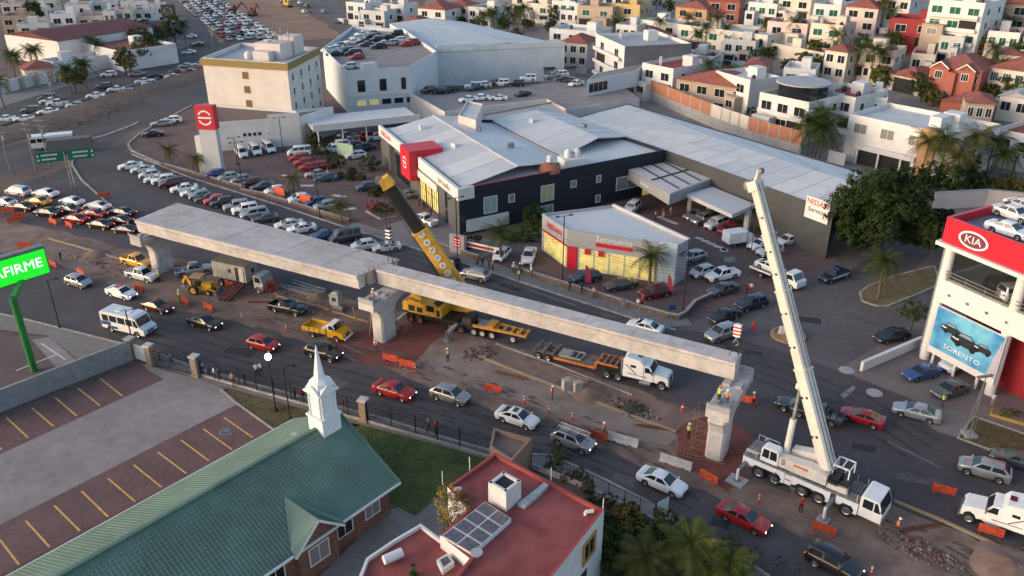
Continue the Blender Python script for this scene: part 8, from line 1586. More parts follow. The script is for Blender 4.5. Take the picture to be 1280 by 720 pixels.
def person(xy,shirt,trousers,label,z=0.0,pose='stand',ang=None,helmet=None,vest=None,group=None):
    t = thing('person',label,'person',(*xy,z),rad(RND.uniform(0,360) if ang is None else ang),group); o = link('body',PM[pose],t)
    for i,c in ((0,shirt),(1,trousers)): o.material_slots[i].link = 'OBJECT'; o.material_slots[i].material = cloth(c)
    t.scale = (1.0 * RND.uniform(.97,1.03),) * 3
    if helmet: link('helmet',HELM if helmet == 'w' else HELMO,t)
    if vest: link('vest',VEST if vest == 'o' else VESTY,t)
    return t
zc_ = ZC - .349
q = Vector(c3) + uy * .6; 
person((19.29,64.69),'white','black','worker in lime vest and orange helmet on the pier cap',zc_,'fwd',40,'o','y'); person((19.92,64.16),'white','denim','worker in orange vest and white helmet on the pier cap',zc_,'stand',220,'w','o')
person(tuple(c2 - uy * 2.2 + ux * .55),'white','grey','worker in orange vest on the pier cap under the deck end',zc_,'stand',60,'w','o')
for (x,y),s,tr,lb,hv in zip([(25.36,72.71),(9.15,67.35),(23.89,59.9),(-43.76,97.23),(-65.91,110.24),(25.19,56.35)],('red','red','black','grey','navy','red'),('black','black','denim','black','denim','black'),['worker in white helmet beside the orange barrier behind the pier','worker in white helmet standing at the barrier end','worker crouching near the crane wheels in dark clothes','worker in lime vest beside the backhoe loader','person in navy beside the barrier near the bank sign','worker in red beside the crane wheels'],(('w','o'),('w','o'),('w',None),('w','y'),(None,None),(None,None))): person((x,y),s,tr,lb,0,'stand',None,*hv)
FARP = [(-4.96,108.25),(-4.26,107.97),(-3.32,107.42),(-2.74,107.14),(0.23,106.05),(1.13,105.78),(2.7,104.98),(1.0,103.66),(7.81,100.36),(9.36,99.38),(10.87,98.18),(14.44,95.16),(16.28,94.93),(16.83,95.16)]
FC = [('red','navy'),('black','black'),('navy','denim'),('grey','black'),('white','denim'),('black','denim'),('white','black'),('grey','denim'),('black','black'),('navy','black'),('pink','denim'),('grey','tan'),('white','denim'),('red','black')]
for i,((x,y),(s,tr)) in enumerate(zip(FARP,FC)): person((x,y),s,tr,f'person in {s} top and {tr} trousers watching from the showroom pavement',.05,('stand','walk','fwd')[i % 3],RND.uniform(200,300),'w' if i in (4,5,6) else None,'y' if i == 7 else None,'onlookers on the showroom pavement')
NP = [(-34.67,79.07),(-33.79,78.57),(-32.94,77.9),(-32.31,77.57),(-30.5,76.59),(-29.24,76.75),(-28.42,78.57),(-28.07,78.9),(-26.17,76.43),(-23.16,74.07),(-22.23,73.77),(-17.56,71.53),(-7.58,67.62),(-8.35,68.16),(-42.13,82.94),(-40.59,81.86),(-38.82,80.8)]
for i,(x,y) in enumerate(NP):
    s,tr = [('white','denim'),('blue','black'),('white','black'),('navy','denim'),('tan','black'),('black','denim'),('white','black'),('white','navy'),('grey','denim'),('black','black'),('red','black'),('black','grey'),('red','black'),('grey','black'),('white','denim'),('pink','denim'),('blue','black')][i]
    person((x,y),s,tr,f'person in {s} top and {tr} trousers by the iron church fence',.06,('stand','walk','fwd')[i % 3],RND.uniform(20,120),group='onlookers by the church fence')
for (x,y),s,tr,lb in zip([(29.57,88.72),(31.52,99.38),(32.12,99.63),(23.59,127.1),(25.09,128.21),(26.42,128.95),(45.18,72.56),(50.47,72.71),(-14.97,132.0),(-13.41,128.21),(-15.95,133.58)],('red','red','white','white','red','grey','grey','white','black','black','navy'),('red','black','red','black','white','tan','denim','tan','black','navy','black'),['person all in red walking in the side street','person in red standing beside the navy SUV','person in white and red standing beside the navy SUV','person in white top standing in the service yard','person in red top standing in the service yard','person in grey walking in the service yard','worker in lime vest at the grey forecourt sedan','person in white top by the yellow planter','person in black before the showroom glass','person in black top and navy trousers on the showroom apron','person in navy near the showroom door']): person((x,y),s,tr,lb,.02,'walk' if 'walking' in lb else 'stand',None,None,'y' if 'lime' in lb else None)
# ================================================================ BARRIERS, CONES, BLOCKS
def barrier_mesh():
    mb = MB(); mb.box(0,0,.86,1.9,.12,.14); mb.box(0,0,.22,1.9,.12,.14)
    for k in range(7): mb.box(-.9 + .3 * k,0,.22,.1,.08,.7)
    mb.box(0,0,.42,1.86,.06,.40)
    for x in (-.75,.75): mb.box(x,0,0,.12,.5,.07); mb.box(x,0,.06,.1,.12,.2)
    return mb.mesh('panel',ORANGE)
BARM = barrier_mesh()
BL = [(-66.08,108.26,-35),(-60.63,105.24,-35),(-50.42,100.33,-30),(-42.79,96.24,-40),(-39.22,94.64,-35),(-13.97,81.74,-20),(-11.99,80.5,-20),(-2.07,75.33,-20),(8.52,66.8,-35),(18.03,60.41,-45),(24.83,73.16,-25),(26.3,53.69,-35),(38.74,58.63,-25),(40.24,53.41,-30),(-84.65,130.27,20),(-81.28,125.81,25),(-81.35,127.64,25),(-74.52,125.09,-30),(-71.24,123.67,-35),(-73.86,115.07,10),(-71.94,137.92,30),(-38.39,101.33,-30)]
LBB = ['orange plastic barrier on the works strip beside the queue','orange plastic barrier beside the silver hatchback','orange plastic barrier beside the white pickup','orange plastic barrier next to the worker by the backhoe','orange plastic barrier between dark red and black sedans','orange plastic barrier on the red gravel by the pier','orange plastic barrier at the edge of the red gravel','orange plastic barrier between the silver hatchback and rubble','orange plastic barrier beside the standing worker','orange plastic barrier leaning beside the outrigger mat','orange plastic barrier behind the pier cap','orange plastic barrier under the front outrigger','orange plastic barrier in the lane before the silver SUV','orange plastic barrier in front of the white tractor wheel'] + ['orange plastic barrier along the queue of cars'] * 8
for (x,y,a),lb in zip(BL,LBB):
    t = tag(link('traffic_barrier',BARM,None,(x,y,.012),rad(a)),lb,'barrier','orange plastic barriers'); 
def jersey(xy,ang,lb):
    t = thing('concrete_barrier',lb,'barrier',(*xy,0),rad(ang),'concrete barriers'); mb = MB(); sec = [(-.3,0),(-.3,.12),(-.12,.42),(-.09,.85),(.09,.85),(.12,.42),(.3,.12),(.3,0)]
    for x in (-1.55,1.55): mb.v += [(x,y,z) for y,z in sec]
    n = len(sec); mb.f = [tuple(range(n)),tuple(reversed(range(n,2 * n)))] + [(k,k + n,(k + 1) % n + n,(k + 1) % n) for k in range(n)]; mb.m = [0] * len(mb.f); mb.build('body',CONC,t,local=True)
    for x in (-.8,.8): mb = MB(); mb.box(x,0,.02,.35,.62,.1); mb.build('drain_slot',SHADE,t,local=True)
jersey((10.92,66.41),-27,'pale concrete road barrier beside the ladder carrying SUV'); jersey((15.48,62.89),-30,'pale concrete road barrier behind the white sedan')
for x,y in [(5.92,75.95),(7.11,75.47)]: mb = MB(); mb.box(0,0,0,.9,.8,1.3,.3,taper=.94); tag(link('concrete_block',mb.mesh('concrete_block',CONC2),None,(x,y,.01)),'square concrete anchor block beside the kerb rubble','block','concrete blocks')
def post(xy,lb,h=1.1):
    t = thing('delineator_post',lb,'post',(*xy,0.012),0,'orange delineator posts'); mb = MB(); mb.lathe((0,0,0),[(.2,0),(.2,.06),(.07,.09),(.055,h),(.02,h + .03)],10); mb.build('shaft',ORANGE,t,local=True)
    for z in (.45,.8): mb = MB(); mb.lathe((0,0,z),[(.073,0),(.073,.14)],10); mb.build('reflective_band',STRIPE_W,t,local=True)
for x,y in [(1.27,73.31),(3.83,71.53),(6.16,70.24),(-10.94,79.76),(-27.81,89.13),(21.86,57.5),(-34.1,92.06),(-50.01,116.89),(28.42,48.89)]: post((x,y),'orange delineator post on the edge of the works strip')
t = thing('traffic_cone','orange traffic cone beside the pier scaffold','cone',(*(17.81,71.97),.02)); mb = MB(); mb.box(0,0,0,.5,.5,.05); mb.build('base',ORANGE,t,local=True); mb = MB(); mb.lathe((0,0,.05),[(.2,0),(.04,.85)],12); mb.build('cone',ORANGE,t,local=True); mb = MB(); mb.lathe((0,0,.4),[(.135,0),(.105,.16)],12); mb.build('band',STRIPE_W,t,local=True)
# scaffold at the pier
SCF = mat('scaffold_yellow',(.24,.14,.07),.6,var=.3,scale=4); sp0 = Vector((18.2,65.27)); t = thing('scaffold_tower','yellow tubular scaffold tower beside the last pier','scaffold',(sp0.x,sp0.y,0),rad(BR_A)); 
for x in (-.7,.7):
    for y in (-.7,.7): mb = MB(); mb.tube((x,y,0),(x,y,5.0),.022,n=6); mb.build('standard',SCF,t,local=True)
for k in range(5):
    for x in (-.7,.7): mb = MB(); mb.tube((x,-.7,.4 + 1.1 * k),(x,.7,.4 + 1.1 * k),.016,n=6); mb.build('ledger',SCF,t,local=True)
    for y in (-.7,.7): mb = MB(); mb.tube((-.7,y,.5 + 1.1 * k),(.7,y,.5 + 1.1 * k),.016,n=6); mb.build('ledger',SCF,t,local=True)
for k in range(4): mb = MB(); mb.tube((-.7,-.7,.4 + 1.1 * k),(.7,-.7,1.5 + 1.1 * k),.014,n=6); mb.build('brace',SCF,t,local=True)
for (x,y),lb in zip([(17.33,64.02),(19.26,63.41)],['yellow ladder frame lying on the red gravel','yellow ladder frame leaning at the pier foot']):
    t = thing('ladder_frame',lb,'ladder',(x,y,.02),rad(BR_A + 8))
    for s in (-.25,.25): mb = MB(); mb.beam((-1,s,.1),(1,s,.1),.06,.08); mb.build('rail',SCF,t,local=True)
    for k in range(6): mb = MB(); mb.beam((-.9 + .36 * k,-.25,.1),(-.9 + .36 * k,.25,.1),.05,.05); mb.build('rung',SCF,t,local=True)
# timber props at the middle pier
for k,(x,y) in enumerate([(-18.21,88.92),(-17.36,87.91),(-19.14,90.37)]): t = thing('timber_prop','timber prop leaning by the middle pier','prop',(x,y,0),0,'timber props'); mb = MB(); mb.beam((0,0,0),(1.2 - .9 * k,.6,2.4),.1,.14); mb.build('plank',SCF,t,local=True)
# timber pallets
t = thing('timber_stack','loose pile of pale timber planks beside the concrete blocks','timber',(*(7.26,77.57),0),rad(-25)); TIM = mat('timber',(.30,.21,.14),.9,var=.3,scale=3)
for k in range(9): lbox(t,'plank',TIM,(RND.uniform(-.3,.3),-.8 + .2 * k,.02 + .06 * (k % 3),2.6,.16,.05,RND.uniform(-.25,.25)))
t = thing('steel_beams','stack of dark steel beams lying under the deck','beams',(*(-28.31,100.86),0),rad(-27)); 
for k in range(4): lbox(t,'beam',GREYM,(RND.uniform(-.5,.5),-1 + .7 * k,0,6.0,.3,.35,RND.uniform(-.1,.1)))
def heap(xy,r_,h,m,lb,seed):
    rr = random.Random(seed); mb = MB(); n = 18; rings = [(1,0),(.8,.25),(.55,.6),(.3,.85),(.08,1)]; idx = []
    for f,z in rings: mb.v += [(math.cos(6.283 * k / n) * r_ * f * rr.uniform(.85,1.15),math.sin(6.283 * k / n) * r_ * f * rr.uniform(.85,1.15),h * z * rr.uniform(.85,1.1) + .01) for k in range(n)]
    for j in range(4):
        for k in range(n): mb.f.append((j * n + k,j * n + (k + 1) % n,(j + 1) * n + (k + 1) % n,(j + 1) * n + k)); mb.m.append(0)
    mb.f.append(tuple(4 * n + k for k in range(n))); mb.m.append(0); return tag(link('soil_heap',mb.mesh('soil_heap',m,smooth=180),None,(*xy,0)),lb,'heap')
heap((8.47,75.16),2.2,.8,M_DIRT2,'brown soil heap beside the concrete blocks',1); heap((39.83,49.57),3.0,1.1,M_DIRT2,'broad soil heap behind the demolition rubble',2); heap((12.73,72.12),1.5,.5,mat('gravel_dark',(.04,.036,.034),.95,var=.3,scale=4),'small dark gravel heap at the kerb',3); heap((-25.83,98.42),1.6,.6,M_DIRT2,'small soil heap near the generator',4); heap((-62.07,112.88),2.0,.5,M_DIRT2,'low soil heap on the works strip left of the pier',5)
for i,((x,y),lb) in enumerate(zip([(0.0,78.73),(14.56,68.84),(-32.7,97.0),(34.79,54.35)],['rusty rebar bundle on the old concrete strip','rusty rebar bundle near the last pier','rusty rebar bundle beside the hose reel','rusty rebar bundle by the yellow kerb'])):
    t = thing('rebar_bundle',lb,'rebar',(x,y,.02),rad(-25 + 12 * i))
    for k in range(8): mb = MB(); mb.tube((-2 + RND.uniform(-.4,.4),-.25 + .07 * k,.03 + .03 * (k % 3)),(2 + RND.uniform(-.4,.4),-.25 + .07 * k + RND.uniform(-.1,.1),.03 + .03 * (k % 3)),.022,n=5); mb.build('bar',mat('rust',(0,0,0)),t,local=True)
for (x,y),s,tr,lb,v in zip([(4.27,73.92),(-7.38,81.86),(-16.01,84.05),(-33.09,98.42),(17.46,67.09),(32.42,53.57),(-48.88,103.4)],('navy','grey','white','grey','tan','navy','white'),('denim','black','denim','denim','black','denim','black'),['worker in orange vest near the concrete blocks','worker in lime vest beside the broken concrete','worker in orange vest beside the dump truck','worker in orange vest beside the hose reel','worker in lime vest at the scaffold foot','worker in orange vest by the yellow kerb','worker in lime vest beside the first pier'],'oyooyoy'): person((x,y),s,tr,lb,.012,('walk','stand','fwd')[len(lb) % 3],None,'w',v)
# ================================================================ SIGNS AND LAMPS
ap = (-53.98,79.76); az = 11.2; t = thing('bank_sign','bright green AFIRME bank sign on a green pole','sign',(*ap,0)); GRS = mat('sign_green_lit',(.01,.56,.02),.4,emit=.5); GRP = mat('pole_green',(.01,.16,.03),.5,var=.1)
mb = MB(); mb.tube((*ap,0),(*ap,az - 1.9),.38,n=14); mb.build('pole',GRP,t,smooth=40)
aa = 50.4; d = e(aa,1); n_ = Vector((d.y,-d.x)); RE = Vector((-53.35,86.62)); z0_,z1_ = 9.08,12.29
pc_ = [tuple(RE),tuple(RE - d * 7.4),tuple(RE - d * 7.4 - n_ * .8),tuple(RE - n_ * .8)]; mb = MB(); mb.prism(pc_,z0_,z1_); mb.build('box',GRP,t); mb = MB(); mb.prism([tuple(RE + n_ * .04 - d * .1),tuple(RE - d * 7.3 + n_ * .04),tuple(RE - d * 7.3 + n_ * .002),tuple(RE + n_ * .002 - d * .1)],z0_ + .12,z1_ - .12); mb.build('face',GRS,t)
mb = MB(); mb.prism([tuple(Vector(q) + Vector((0,0))) for q in pc_],z1_ + .002,z1_ + .25); mb.build('top_cap',STEEL,t)
q = RE - d * 3.25 + n_ * .06; o = text_obj('lettering','AFIRME',1.6,mat('letter_lit',(.9,1,.92),.4,emit=.8),t,(q.x,q.y,(z0_ + z1_) / 2),(rad(90),0,rad(aa)),.01,sx=1.02)
mb = MB(); q0 = RE - d * 3; mb.beam((ap[0],ap[1],az - 2.0),(q0.x - n_.x * .4,q0.y - n_.y * .4,z0_ + .02),.5,.5); mb.build('bracket',GRP,t)
# green road sign gantry
gp = (-79.62,142.83); t = thing('road_sign','green twin panel direction sign on a lattice mast','sign',(*gp,0)); gz = 6.89
for k in (-.3,.3): mb = MB(); mb.tube((gp[0] + k,gp[1],0),(gp[0] + k,gp[1],gz),.12,n=8); mb.build('mast',STEEL,t)
mb = MB()
for k in range(12): z = .5 + k * (gz - 1) / 12; mb.tube((gp[0] - .3,gp[1],z),(gp[0] + .3,gp[1],z + (gz - 1) / 12),.035,n=5)
mb.build('lattice',STEEL,t)['kind'] = 'stuff'
sd_ = e(24,1); GSG = mat('road_sign_green',(.008,.13,.075),.4)
for s,lb in ((-1,'left'),(1,'right')):
    c_ = Vector(gp) + sd_ * (s * 2.5) + Vector((0,-.3)); mb = MB(); mb.beam((c_.x - sd_.x * 2.2,c_.y - sd_.y * 2.2,gz - .5),(c_.x + sd_.x * 2.2,c_.y + sd_.y * 2.2,gz - .5),.08,1.9); o = mb.build('sign_panel',GSG,t); n_ = Vector((sd_.y,-sd_.x)) * .06
    for r_ in range(2):
        mb = MB(); a_ = c_ + n_ - sd_ * 1.3; b__ = c_ + n_ + sd_ * (1.2 - .4 * r_); zz = gz - .15 - .75 * r_; k = 0; u = 0.0
        while u < (b__ - a_).length: p = a_ + sd_ * u; q = a_ + sd_ * (u + .16); mb.beam((p.x,p.y,zz),(q.x,q.y,zz),.02,.3); u += .26
        mb.build('legend',TW,o)['kind'] = 'stuff'
        p = c_ + n_ + sd_ * (s * 1.85); mb = MB(); mb.face([(p.x - sd_.x * .2,p.y - sd_.y * .2,zz - .2),(p.x + sd_.x * .2,p.y + sd_.y * .2,zz - .2),(p.x,p.y,zz + .25)]); mb.build('arrow',TW,o)
def lamp_post(xy,h,label,lit=False,arms=2,r_=.07):
    t = thing('lamp_post',label,'lamp',(*xy,0)); mb = MB(); mb.lathe((xy[0],xy[1],0),[(.22,0),(.2,.35),(r_ * 1.2,.4),(r_,h)],10); mb.build('pole',BLACKM,t)
    if lit: mb = MB(); mb.lathe((xy[0],xy[1],h),[(.1,0),(.28,.15),(.34,.38),(.26,.6),(.08,.72)],14); mb.build('globe',mat('lamp_globe_lit',(1,.95,.82),.4,emit=3.5),t,smooth=60)
    else:
        for k in range(arms): a = k * math.pi * 2 / arms + .4; mb = MB(); mb.beam((xy[0],xy[1],h - .05),(xy[0] + math.cos(a) * .9,xy[1] + math.sin(a) * .9,h + .05),.05,.05); mb.box(xy[0] + math.cos(a) * 1.0,xy[1] + math.sin(a) * 1.0,h - .05,.5,.28,.14,a); mb.build('lamp_head',BLACKM,t)
lamp_post((-24.63,71.82),6.2,'black lamp post with lit white globe beside the church lawn',True)
lamp_post((-22.74,70.24),6.31,'slim black pole beside the lit globe lamp',False,1,.06)
for (x,y),h,lb in zip([(7.0,103.4),(-7.99,110.82),(-48.39,141.07),(-31.86,128.21),(-47.47,166.19),(21.75,93.15),(-54.28,157.36)],[9.71,9.67,9.14,8.0,7.21,8.56,5.5],['black lamp pole before the used car showroom','black lamp pole at the dark showroom corner','black lamp pole beside the maroon car on show','black lamp pole beside the orange banner','black lamp pole before the hotel wing','black pole at the end of the used car forecourt wall','short black lamp pole beside the white vans']): lamp_post((x,y),h,lb)
lamp_post((-56.12,89.95),6.59,'slim dark pole with a small box on the bank pavement',False,1); lamp_post((-44.6,84.43),5.32,'slim dark pole in front of the minibus',False,1)
kl = (45.51,67.49); t = thing('lattice_mast','grey tapering lamp mast on the dry grass verge','mast',(*kl,.05)); hk_ = 6.82
for k in range(3): a = k * 2.094; mb = MB(); mb.tube((kl[0] + .45 * math.cos(a),kl[1] + .45 * math.sin(a),.05),(kl[0],kl[1],hk_),.07,.04,6); mb.build('leg',STEEL,t)
mb = MB(); mb.box(kl[0],kl[1],.05,1.2,1.2,.3); mb.build('footing',CONC2,t); mb = MB(); mb.beam((kl[0] - .8,kl[1],hk_),(kl[0] + .8,kl[1] + .3,hk_ + .1),.3,.14); mb.build('lamp_head',STEEL,t)
def pole(xy,h,lb):
    t = thing('utility_pole',lb,'pole',(*xy,0),0,'utility poles'); mb = MB(); mb.tube((*xy,0),(*xy,h),.17,.11,8); mb.build('shaft',mat('pole_concrete',(.2,.18,.17),.9,var=.2),t)
    for k in range(2): mb = MB(); mb.beam((xy[0] - 1.1,xy[1] + .3,h - .5 - 1.1 * k),(xy[0] + 1.1,xy[1] - .3,h - .5 - 1.1 * k),.1,.12); mb.build('crossarm',mat('pole_concrete',(0,0,0)),t)
    mb = MB(); mb.lathe((xy[0] + .4,xy[1],h - 3.2),[(.28,0),(.28,.9),(.1,1.0)],10); mb.build('transformer',STEEL,t)
UPL = [(-92.54,154.25),(-91.2,156.83),(-96.26,152.24),(-111.62,200.35),(-97.37,275.77)]
for k,(x,y) in enumerate(UPL): pole((x,y),9.5,['concrete utility pole with transformer beside the waiting bus','concrete utility pole between the bus and road sign','concrete utility pole at the edge of the bare earth','tall utility pole along the far avenue','tall utility pole at the excavation edge'][k])
def cable(p,q,sag,lb='thin black overhead cable',grp='overhead cables'):
    mb = MB(); n = 12; P_ = [Vector(lerp(p,q,k / n)) - Vector((0,0,sag * 4 * (k / n) * (1 - k / n))) for k in range(n + 1)]
    for a,b in zip(P_,P_[1:]): mb.tube(a,b,.02,n=4)
    return tag(mb.build('overhead_cable',BLACKM),lb,'cable',grp)
for k in range(3):
    cable((UPL[0][0],UPL[0][1],9 - .5 * k),(UPL[1][0],UPL[1][1],9 - .5 * k),.4,'overhead cable between the utility poles by the bus'); cable((UPL[1][0],UPL[1][1],9 - .5 * k),(*(-78.01,166.19),8 - .4 * k),1.2,'overhead cable running from the utility pole towards the corner')
a_,b_ = (-7.99,110.82),(21.75,93.15)
for k in range(3): cable((*a_,7.2 - .4 * k),(*(7.0,103.4),6.6 - .4 * k),.6,'overhead cable across the used car forecourt')
for k in range(4): cable((*(49.7,111.69),6.6 - .4 * k),(*(47.45,82.76),7.2 - .5 * k),.9,'overhead cable across the side street')
for k in range(3):
    cable((*(-31.86,128.21),6.4 - .5 * k),(*(-48.39,141.07),6.4 - .5 * k),.5,'overhead cable above the cars on show'); cable((*(-31.86,128.21),6.4 - .5 * k),(*(-7.99,110.82),7.0 - .4 * k),.9,'overhead cable passing behind the yellow boom'); cable((*(7.0,103.4),6.5 - .4 * k),(*(21.75,93.15),6.5 - .4 * k),.8,'overhead cable along the showroom pavement'); cable((*(21.75,93.15),6.5 - .4 * k),(*(49.7,111.69),6.5 - .4 * k),1.0,'overhead cable across the mouth of the side street'); cable((*UPL[3],9 - .5 * k),(*UPL[4],9 - .5 * k),2.0,'overhead cable along the far avenue')
# small signs, banners, flags
p0 = (-7.88,112.88); t = thing('wall_sign','low grey wall sign with a red white striped panel','sign',(*p0,0)); 
mb = MB(); mb.box(p0[0] - .2,p0[1] + .6,0,2.6,.6,2.9,rad(-30)); mb.build('wall',W_GREY if False else mat('canopy_grey',(0,0,0)),t); rr = rad(-30); mb = MB(); mb.box(p0[0] - .1 - .33 * -math.sin(rr) * 0 + .33 * math.sin(rr),p0[1] + .6 - .33 * math.cos(rr),1.0,1.2,.06,1.7,rr); mb.build('red_panel',RCUBE,t)
for k in range(3): mb = MB(); mb.box(p0[0] - .1 - .38 * -math.sin(rr),p0[1] + .6 - .38 * math.cos(rr),1.25 + .45 * k,.9,.03,.16,rr); mb.build('white_bar',TW,t)
p,q = (-7.95,114.09),(-1.77,111.11); t = thing('long_banner','long low white banner with red lettering band beside the palm','banner',(*p,0)); mb = MB(); mb.beam((*p,1.5),(*q,1.3),.08,.9); mb.build('cloth',TW,t); mb = MB(); dd = (Vector(q) - Vector(p)).normalized(); nn_ = Vector((dd.y,-dd.x)) * .05; mb.beam((p[0] + nn_.x + dd.x,p[1] + nn_.y + dd.y,1.45),(q[0] + nn_.x - dd.x,q[1] + nn_.y - dd.y,1.3),.03,.4); mb.build('red_band',TR,t)
for k in range(4): c_ = lerp(p,q,k / 3); mb = MB(); mb.tube((*c_,0),(*c_,1.9),.05,n=6); mb.build('post',STEEL,t)
for (x,y),lb in zip([(9.99,101.87),(20.64,98.66)],['red feather flag between the teal and grey cars','red feather flag beside the maroon SUV']):
    t = thing('feather_flag',lb,'flag',(x,y,.02)); mb = MB(); mb.tube((0,0,0),(0,0,3.2),.03,n=6); mb.build('pole',STEEL,t,local=True); mb = MB(); pts = [(.04,.5),(.85,.55),(.75,1.6),(.5,2.6),(.2,3.15),(.04,3.2)]
    mb.v = [(u,-.012 + .05 * math.sin(z * 3),z) for u,z in pts] + [(u,.012 + .05 * math.sin(z * 3),z) for u,z in pts]; n = 6; mb.f = [tuple(range(n)),tuple(reversed(range(n,2 * n)))] + [(k,k + n,(k + 1) % n + n,(k + 1) % n) for k in range(n)]; mb.m = [0] * 8; mb.build('cloth',mat('flag_red',(.45,.04,.07),.8),t,local=True)
for (x,y),a in zip([(-41.11,138.49),(-35.65,134.38)],(-30,-30)): t = thing('banner_stand','orange red banner standing beside the cars on show','banner',(x,y,.01),rad(a),'orange banners'); lbox(t,'cloth',mat('banner_orange',(.55,.08,.03),.7),(0,0,.3,2.4,.06,1.5)); lbox(t,'foot',STEEL,(-1,0,0,.08,.5,.3),(1,0,0,.08,.5,.3)) if False else lbox(t,'foot',STEEL,(0,0,0,1.6,.4,.3))
bs = (19.74,90.37); t = thing('street_sign','small blue street sign on a thin pole','sign',(*bs,0)); mb = MB(); mb.tube((*bs,0),(*bs,2.9),.04,n=6); mb.build('pole',STEEL,t); mb = MB(); mb.box(bs[0],bs[1] - .05,2.3,.9,.04,.75,.3); mb.build('plate',paint('blue'),t)
bx_ = (-39.68,163.9); t = thing('signboard','pale green signboard before the canopy cars','sign',(*bx_,0)); mb = MB(); mb.box(bx_[0] + 6,bx_[1] - 2,.6,4.2,.15,2.4,rad(-30)); mb.build('board',mat('board_green',(.30,.42,.33),.6,var=.1),t); mb = MB(); mb.box(bx_[0] + 6,bx_[1] - 2,0,3.6,.12,.6,rad(-30)); mb.build('base',CONC2,t)
bm_ = (-130.01,326.27); t = thing('mast_sign','black mast sign with round white emblem beside the far road','sign',(*bm_,0)); mb = MB(); mb.box(*bm_,0,1.2,1.0,5); mb.build('mast',BLACKM,t); mb = MB(); mb.box(*bm_,5.001,5.0,1.0,5.0); mb.build('panel',BLACKM,t); mb = MB(); n_ = 20
for k in range(n_): a0,a1 = 6.283 * k / n_,6.283 * (k + 1) / n_; mb.beam((bm_[0] + 1.6 * math.cos(a0),bm_[1] - .53,7.6 + 1.4 * math.sin(a0)),(bm_[0] + 1.6 * math.cos(a1),bm_[1] - .53,7.6 + 1.4 * math.sin(a1)),.3,.05)
for a0,a1 in (((-1.4,.6),(-.5,-.2)),((-.5,-.2),(0,-.7)),((0,-.7),(.5,-.2)),((.5,-.2),(1.4,.6))): mb.beam((bm_[0] + a0[0],bm_[1] - .53,7.6 + a0[1]),(bm_[0] + a1[0],bm_[1] - .53,7.6 + a1[1]),.25,.05)
mb.build('emblem',TW,t)['kind'] = 'stuff'
# roundabout-like ring planter in the side street
rc = (33.65,87.91); mb = MB(); mb.lathe((rc[0],rc[1],0),[(2.1,0),(2.1,.25),(1.7,.26),(1.7,.12)],24); t = tag(mb.build('ring_planter',mat('ring_yellow',(.36,.22,.10),.85,var=.2,scale=2)),'round yellow edged planter ring in the side street','planter')
for k,(dx,dy) in enumerate(((-.6,.5),(.5,.2),(.1,-.6))): mb = MB(); mb.box(0,0,0,.8,.5,.9 + .3 * k,k,taper=.8); tag(link('white_box',mb.mesh('white_box',W_WHITE),None,(rc[0] + dx,rc[1] + dy,.13)),'white painted concrete box inside the planter ring','box','white boxes in the planter ring')
yp = (51.22,70.52); t = thing('flower_box','yellow edged flower box at the dealer entrance','planter',(*yp,0)); lbox(t,'edge',mat('edge_yellow',(.42,.26,.05),.8),(0,0,0,3.6,1.4,.3,rad(-35))); lbox(t,'soil',M_DIRT2,(0,0,.301,3.3,1.1,.03,rad(-35))); o = link('foliage',leaf_cloud(1.5,.6,.4,30,20,.12,9,.7).mesh('foliage',LF_OLIVE),t)
# ================================================================ CHURCH FENCE, WALLS
FN = [(-34.74,78.73),(-29.75,76.43),(-23.39,73.61),(-14.71,69.81),(-9.56,67.49),(-5.06,65.4),(-2.15,64.02)]
def fence(pts,h,label,step=2.6,z=.06):
    t = thing('iron_fence',label,'fence',(*pts[0],0))
    kerb('base_kerb',pts,0,.3,.2,M_KERB,0,t)
    for a,b in zip(pts,pts[1:]):
        d = Vector(b) - Vector(a); L_ = d.length; n = max(1,round(L_ / step)); dv = d / n
        for k in range(n):
            p = Vector(a) + dv * k; q = p + dv; mb = MB(); mb.box(p.x,p.y,.3,.10,.10,h + .25,math.atan2(d.y,d.x)); mb.build('post',BLACKM,t)
            for zz in (.45,h): mb = MB(); mb.beam((p.x,p.y,zz),(q.x,q.y,zz),.04,.05); mb.build('rail',BLACKM,t)
            mb = MB(); m_ = int((q - p).length / .16)
            for j in range(1,m_): c_ = p.lerp(q,j / m_); mb.beam((c_.x,c_.y,.32),(c_.x,c_.y,h + .12),.022,.022,up=(1,0,0))
            mb.build('bars',BLACKM,t)['kind'] = 'stuff'
    return t
fence(FN,2.0,'black iron bar fence between the church lawn and the pavement')
STN = mat('pillar_stone',(.20,.14,.10),.9,scale=3,rgb2=(.28,.22,.17),bump=.3)
for (x,y),lb in zip([(-44.01,82.76),(-41.24,81.15),(-35.18,78.73),(-15.08,70.1)],['stone gate pillar at the end of the grey wall','stone gate pillar beside the white sign panel','stone gate pillar at the start of the iron fence','stone pillar in the middle of the iron fence']): t = thing('gate_pillar',lb,'pillar',(x,y,0),rad(-20)); lbox(t,'shaft',STN,(0,0,0,.75,.75,2.5)); lbox(t,'cap',CONC,(0,0,2.501,.95,.95,.18)); lbox(t,'plinth',STN,(0,0,0,.9,.9,.3))
gp_ = [(-40.64,80.8),(-35.87,78.9)]; t = thing('iron_gate','black iron entrance gate between the stone pillars','gate',(*gp_[0],0)); d = Vector(gp_[1]) - Vector(gp_[0])
for k in range(int(d.length / .18)): c_ = Vector(gp_[0]) + d.normalized() * (.18 * k); mb = MB(); mb.beam((c_.x,c_.y,.08),(c_.x,c_.y,2.1),.03,.03,up=(1,0,0)); mb.build('bar',BLACKM,t)
for z in (.2,1.1,2.0): mb = MB(); mb.beam((*gp_[0],z),(*gp_[1],z),.05,.06); mb.build('rail',BLACKM,t)
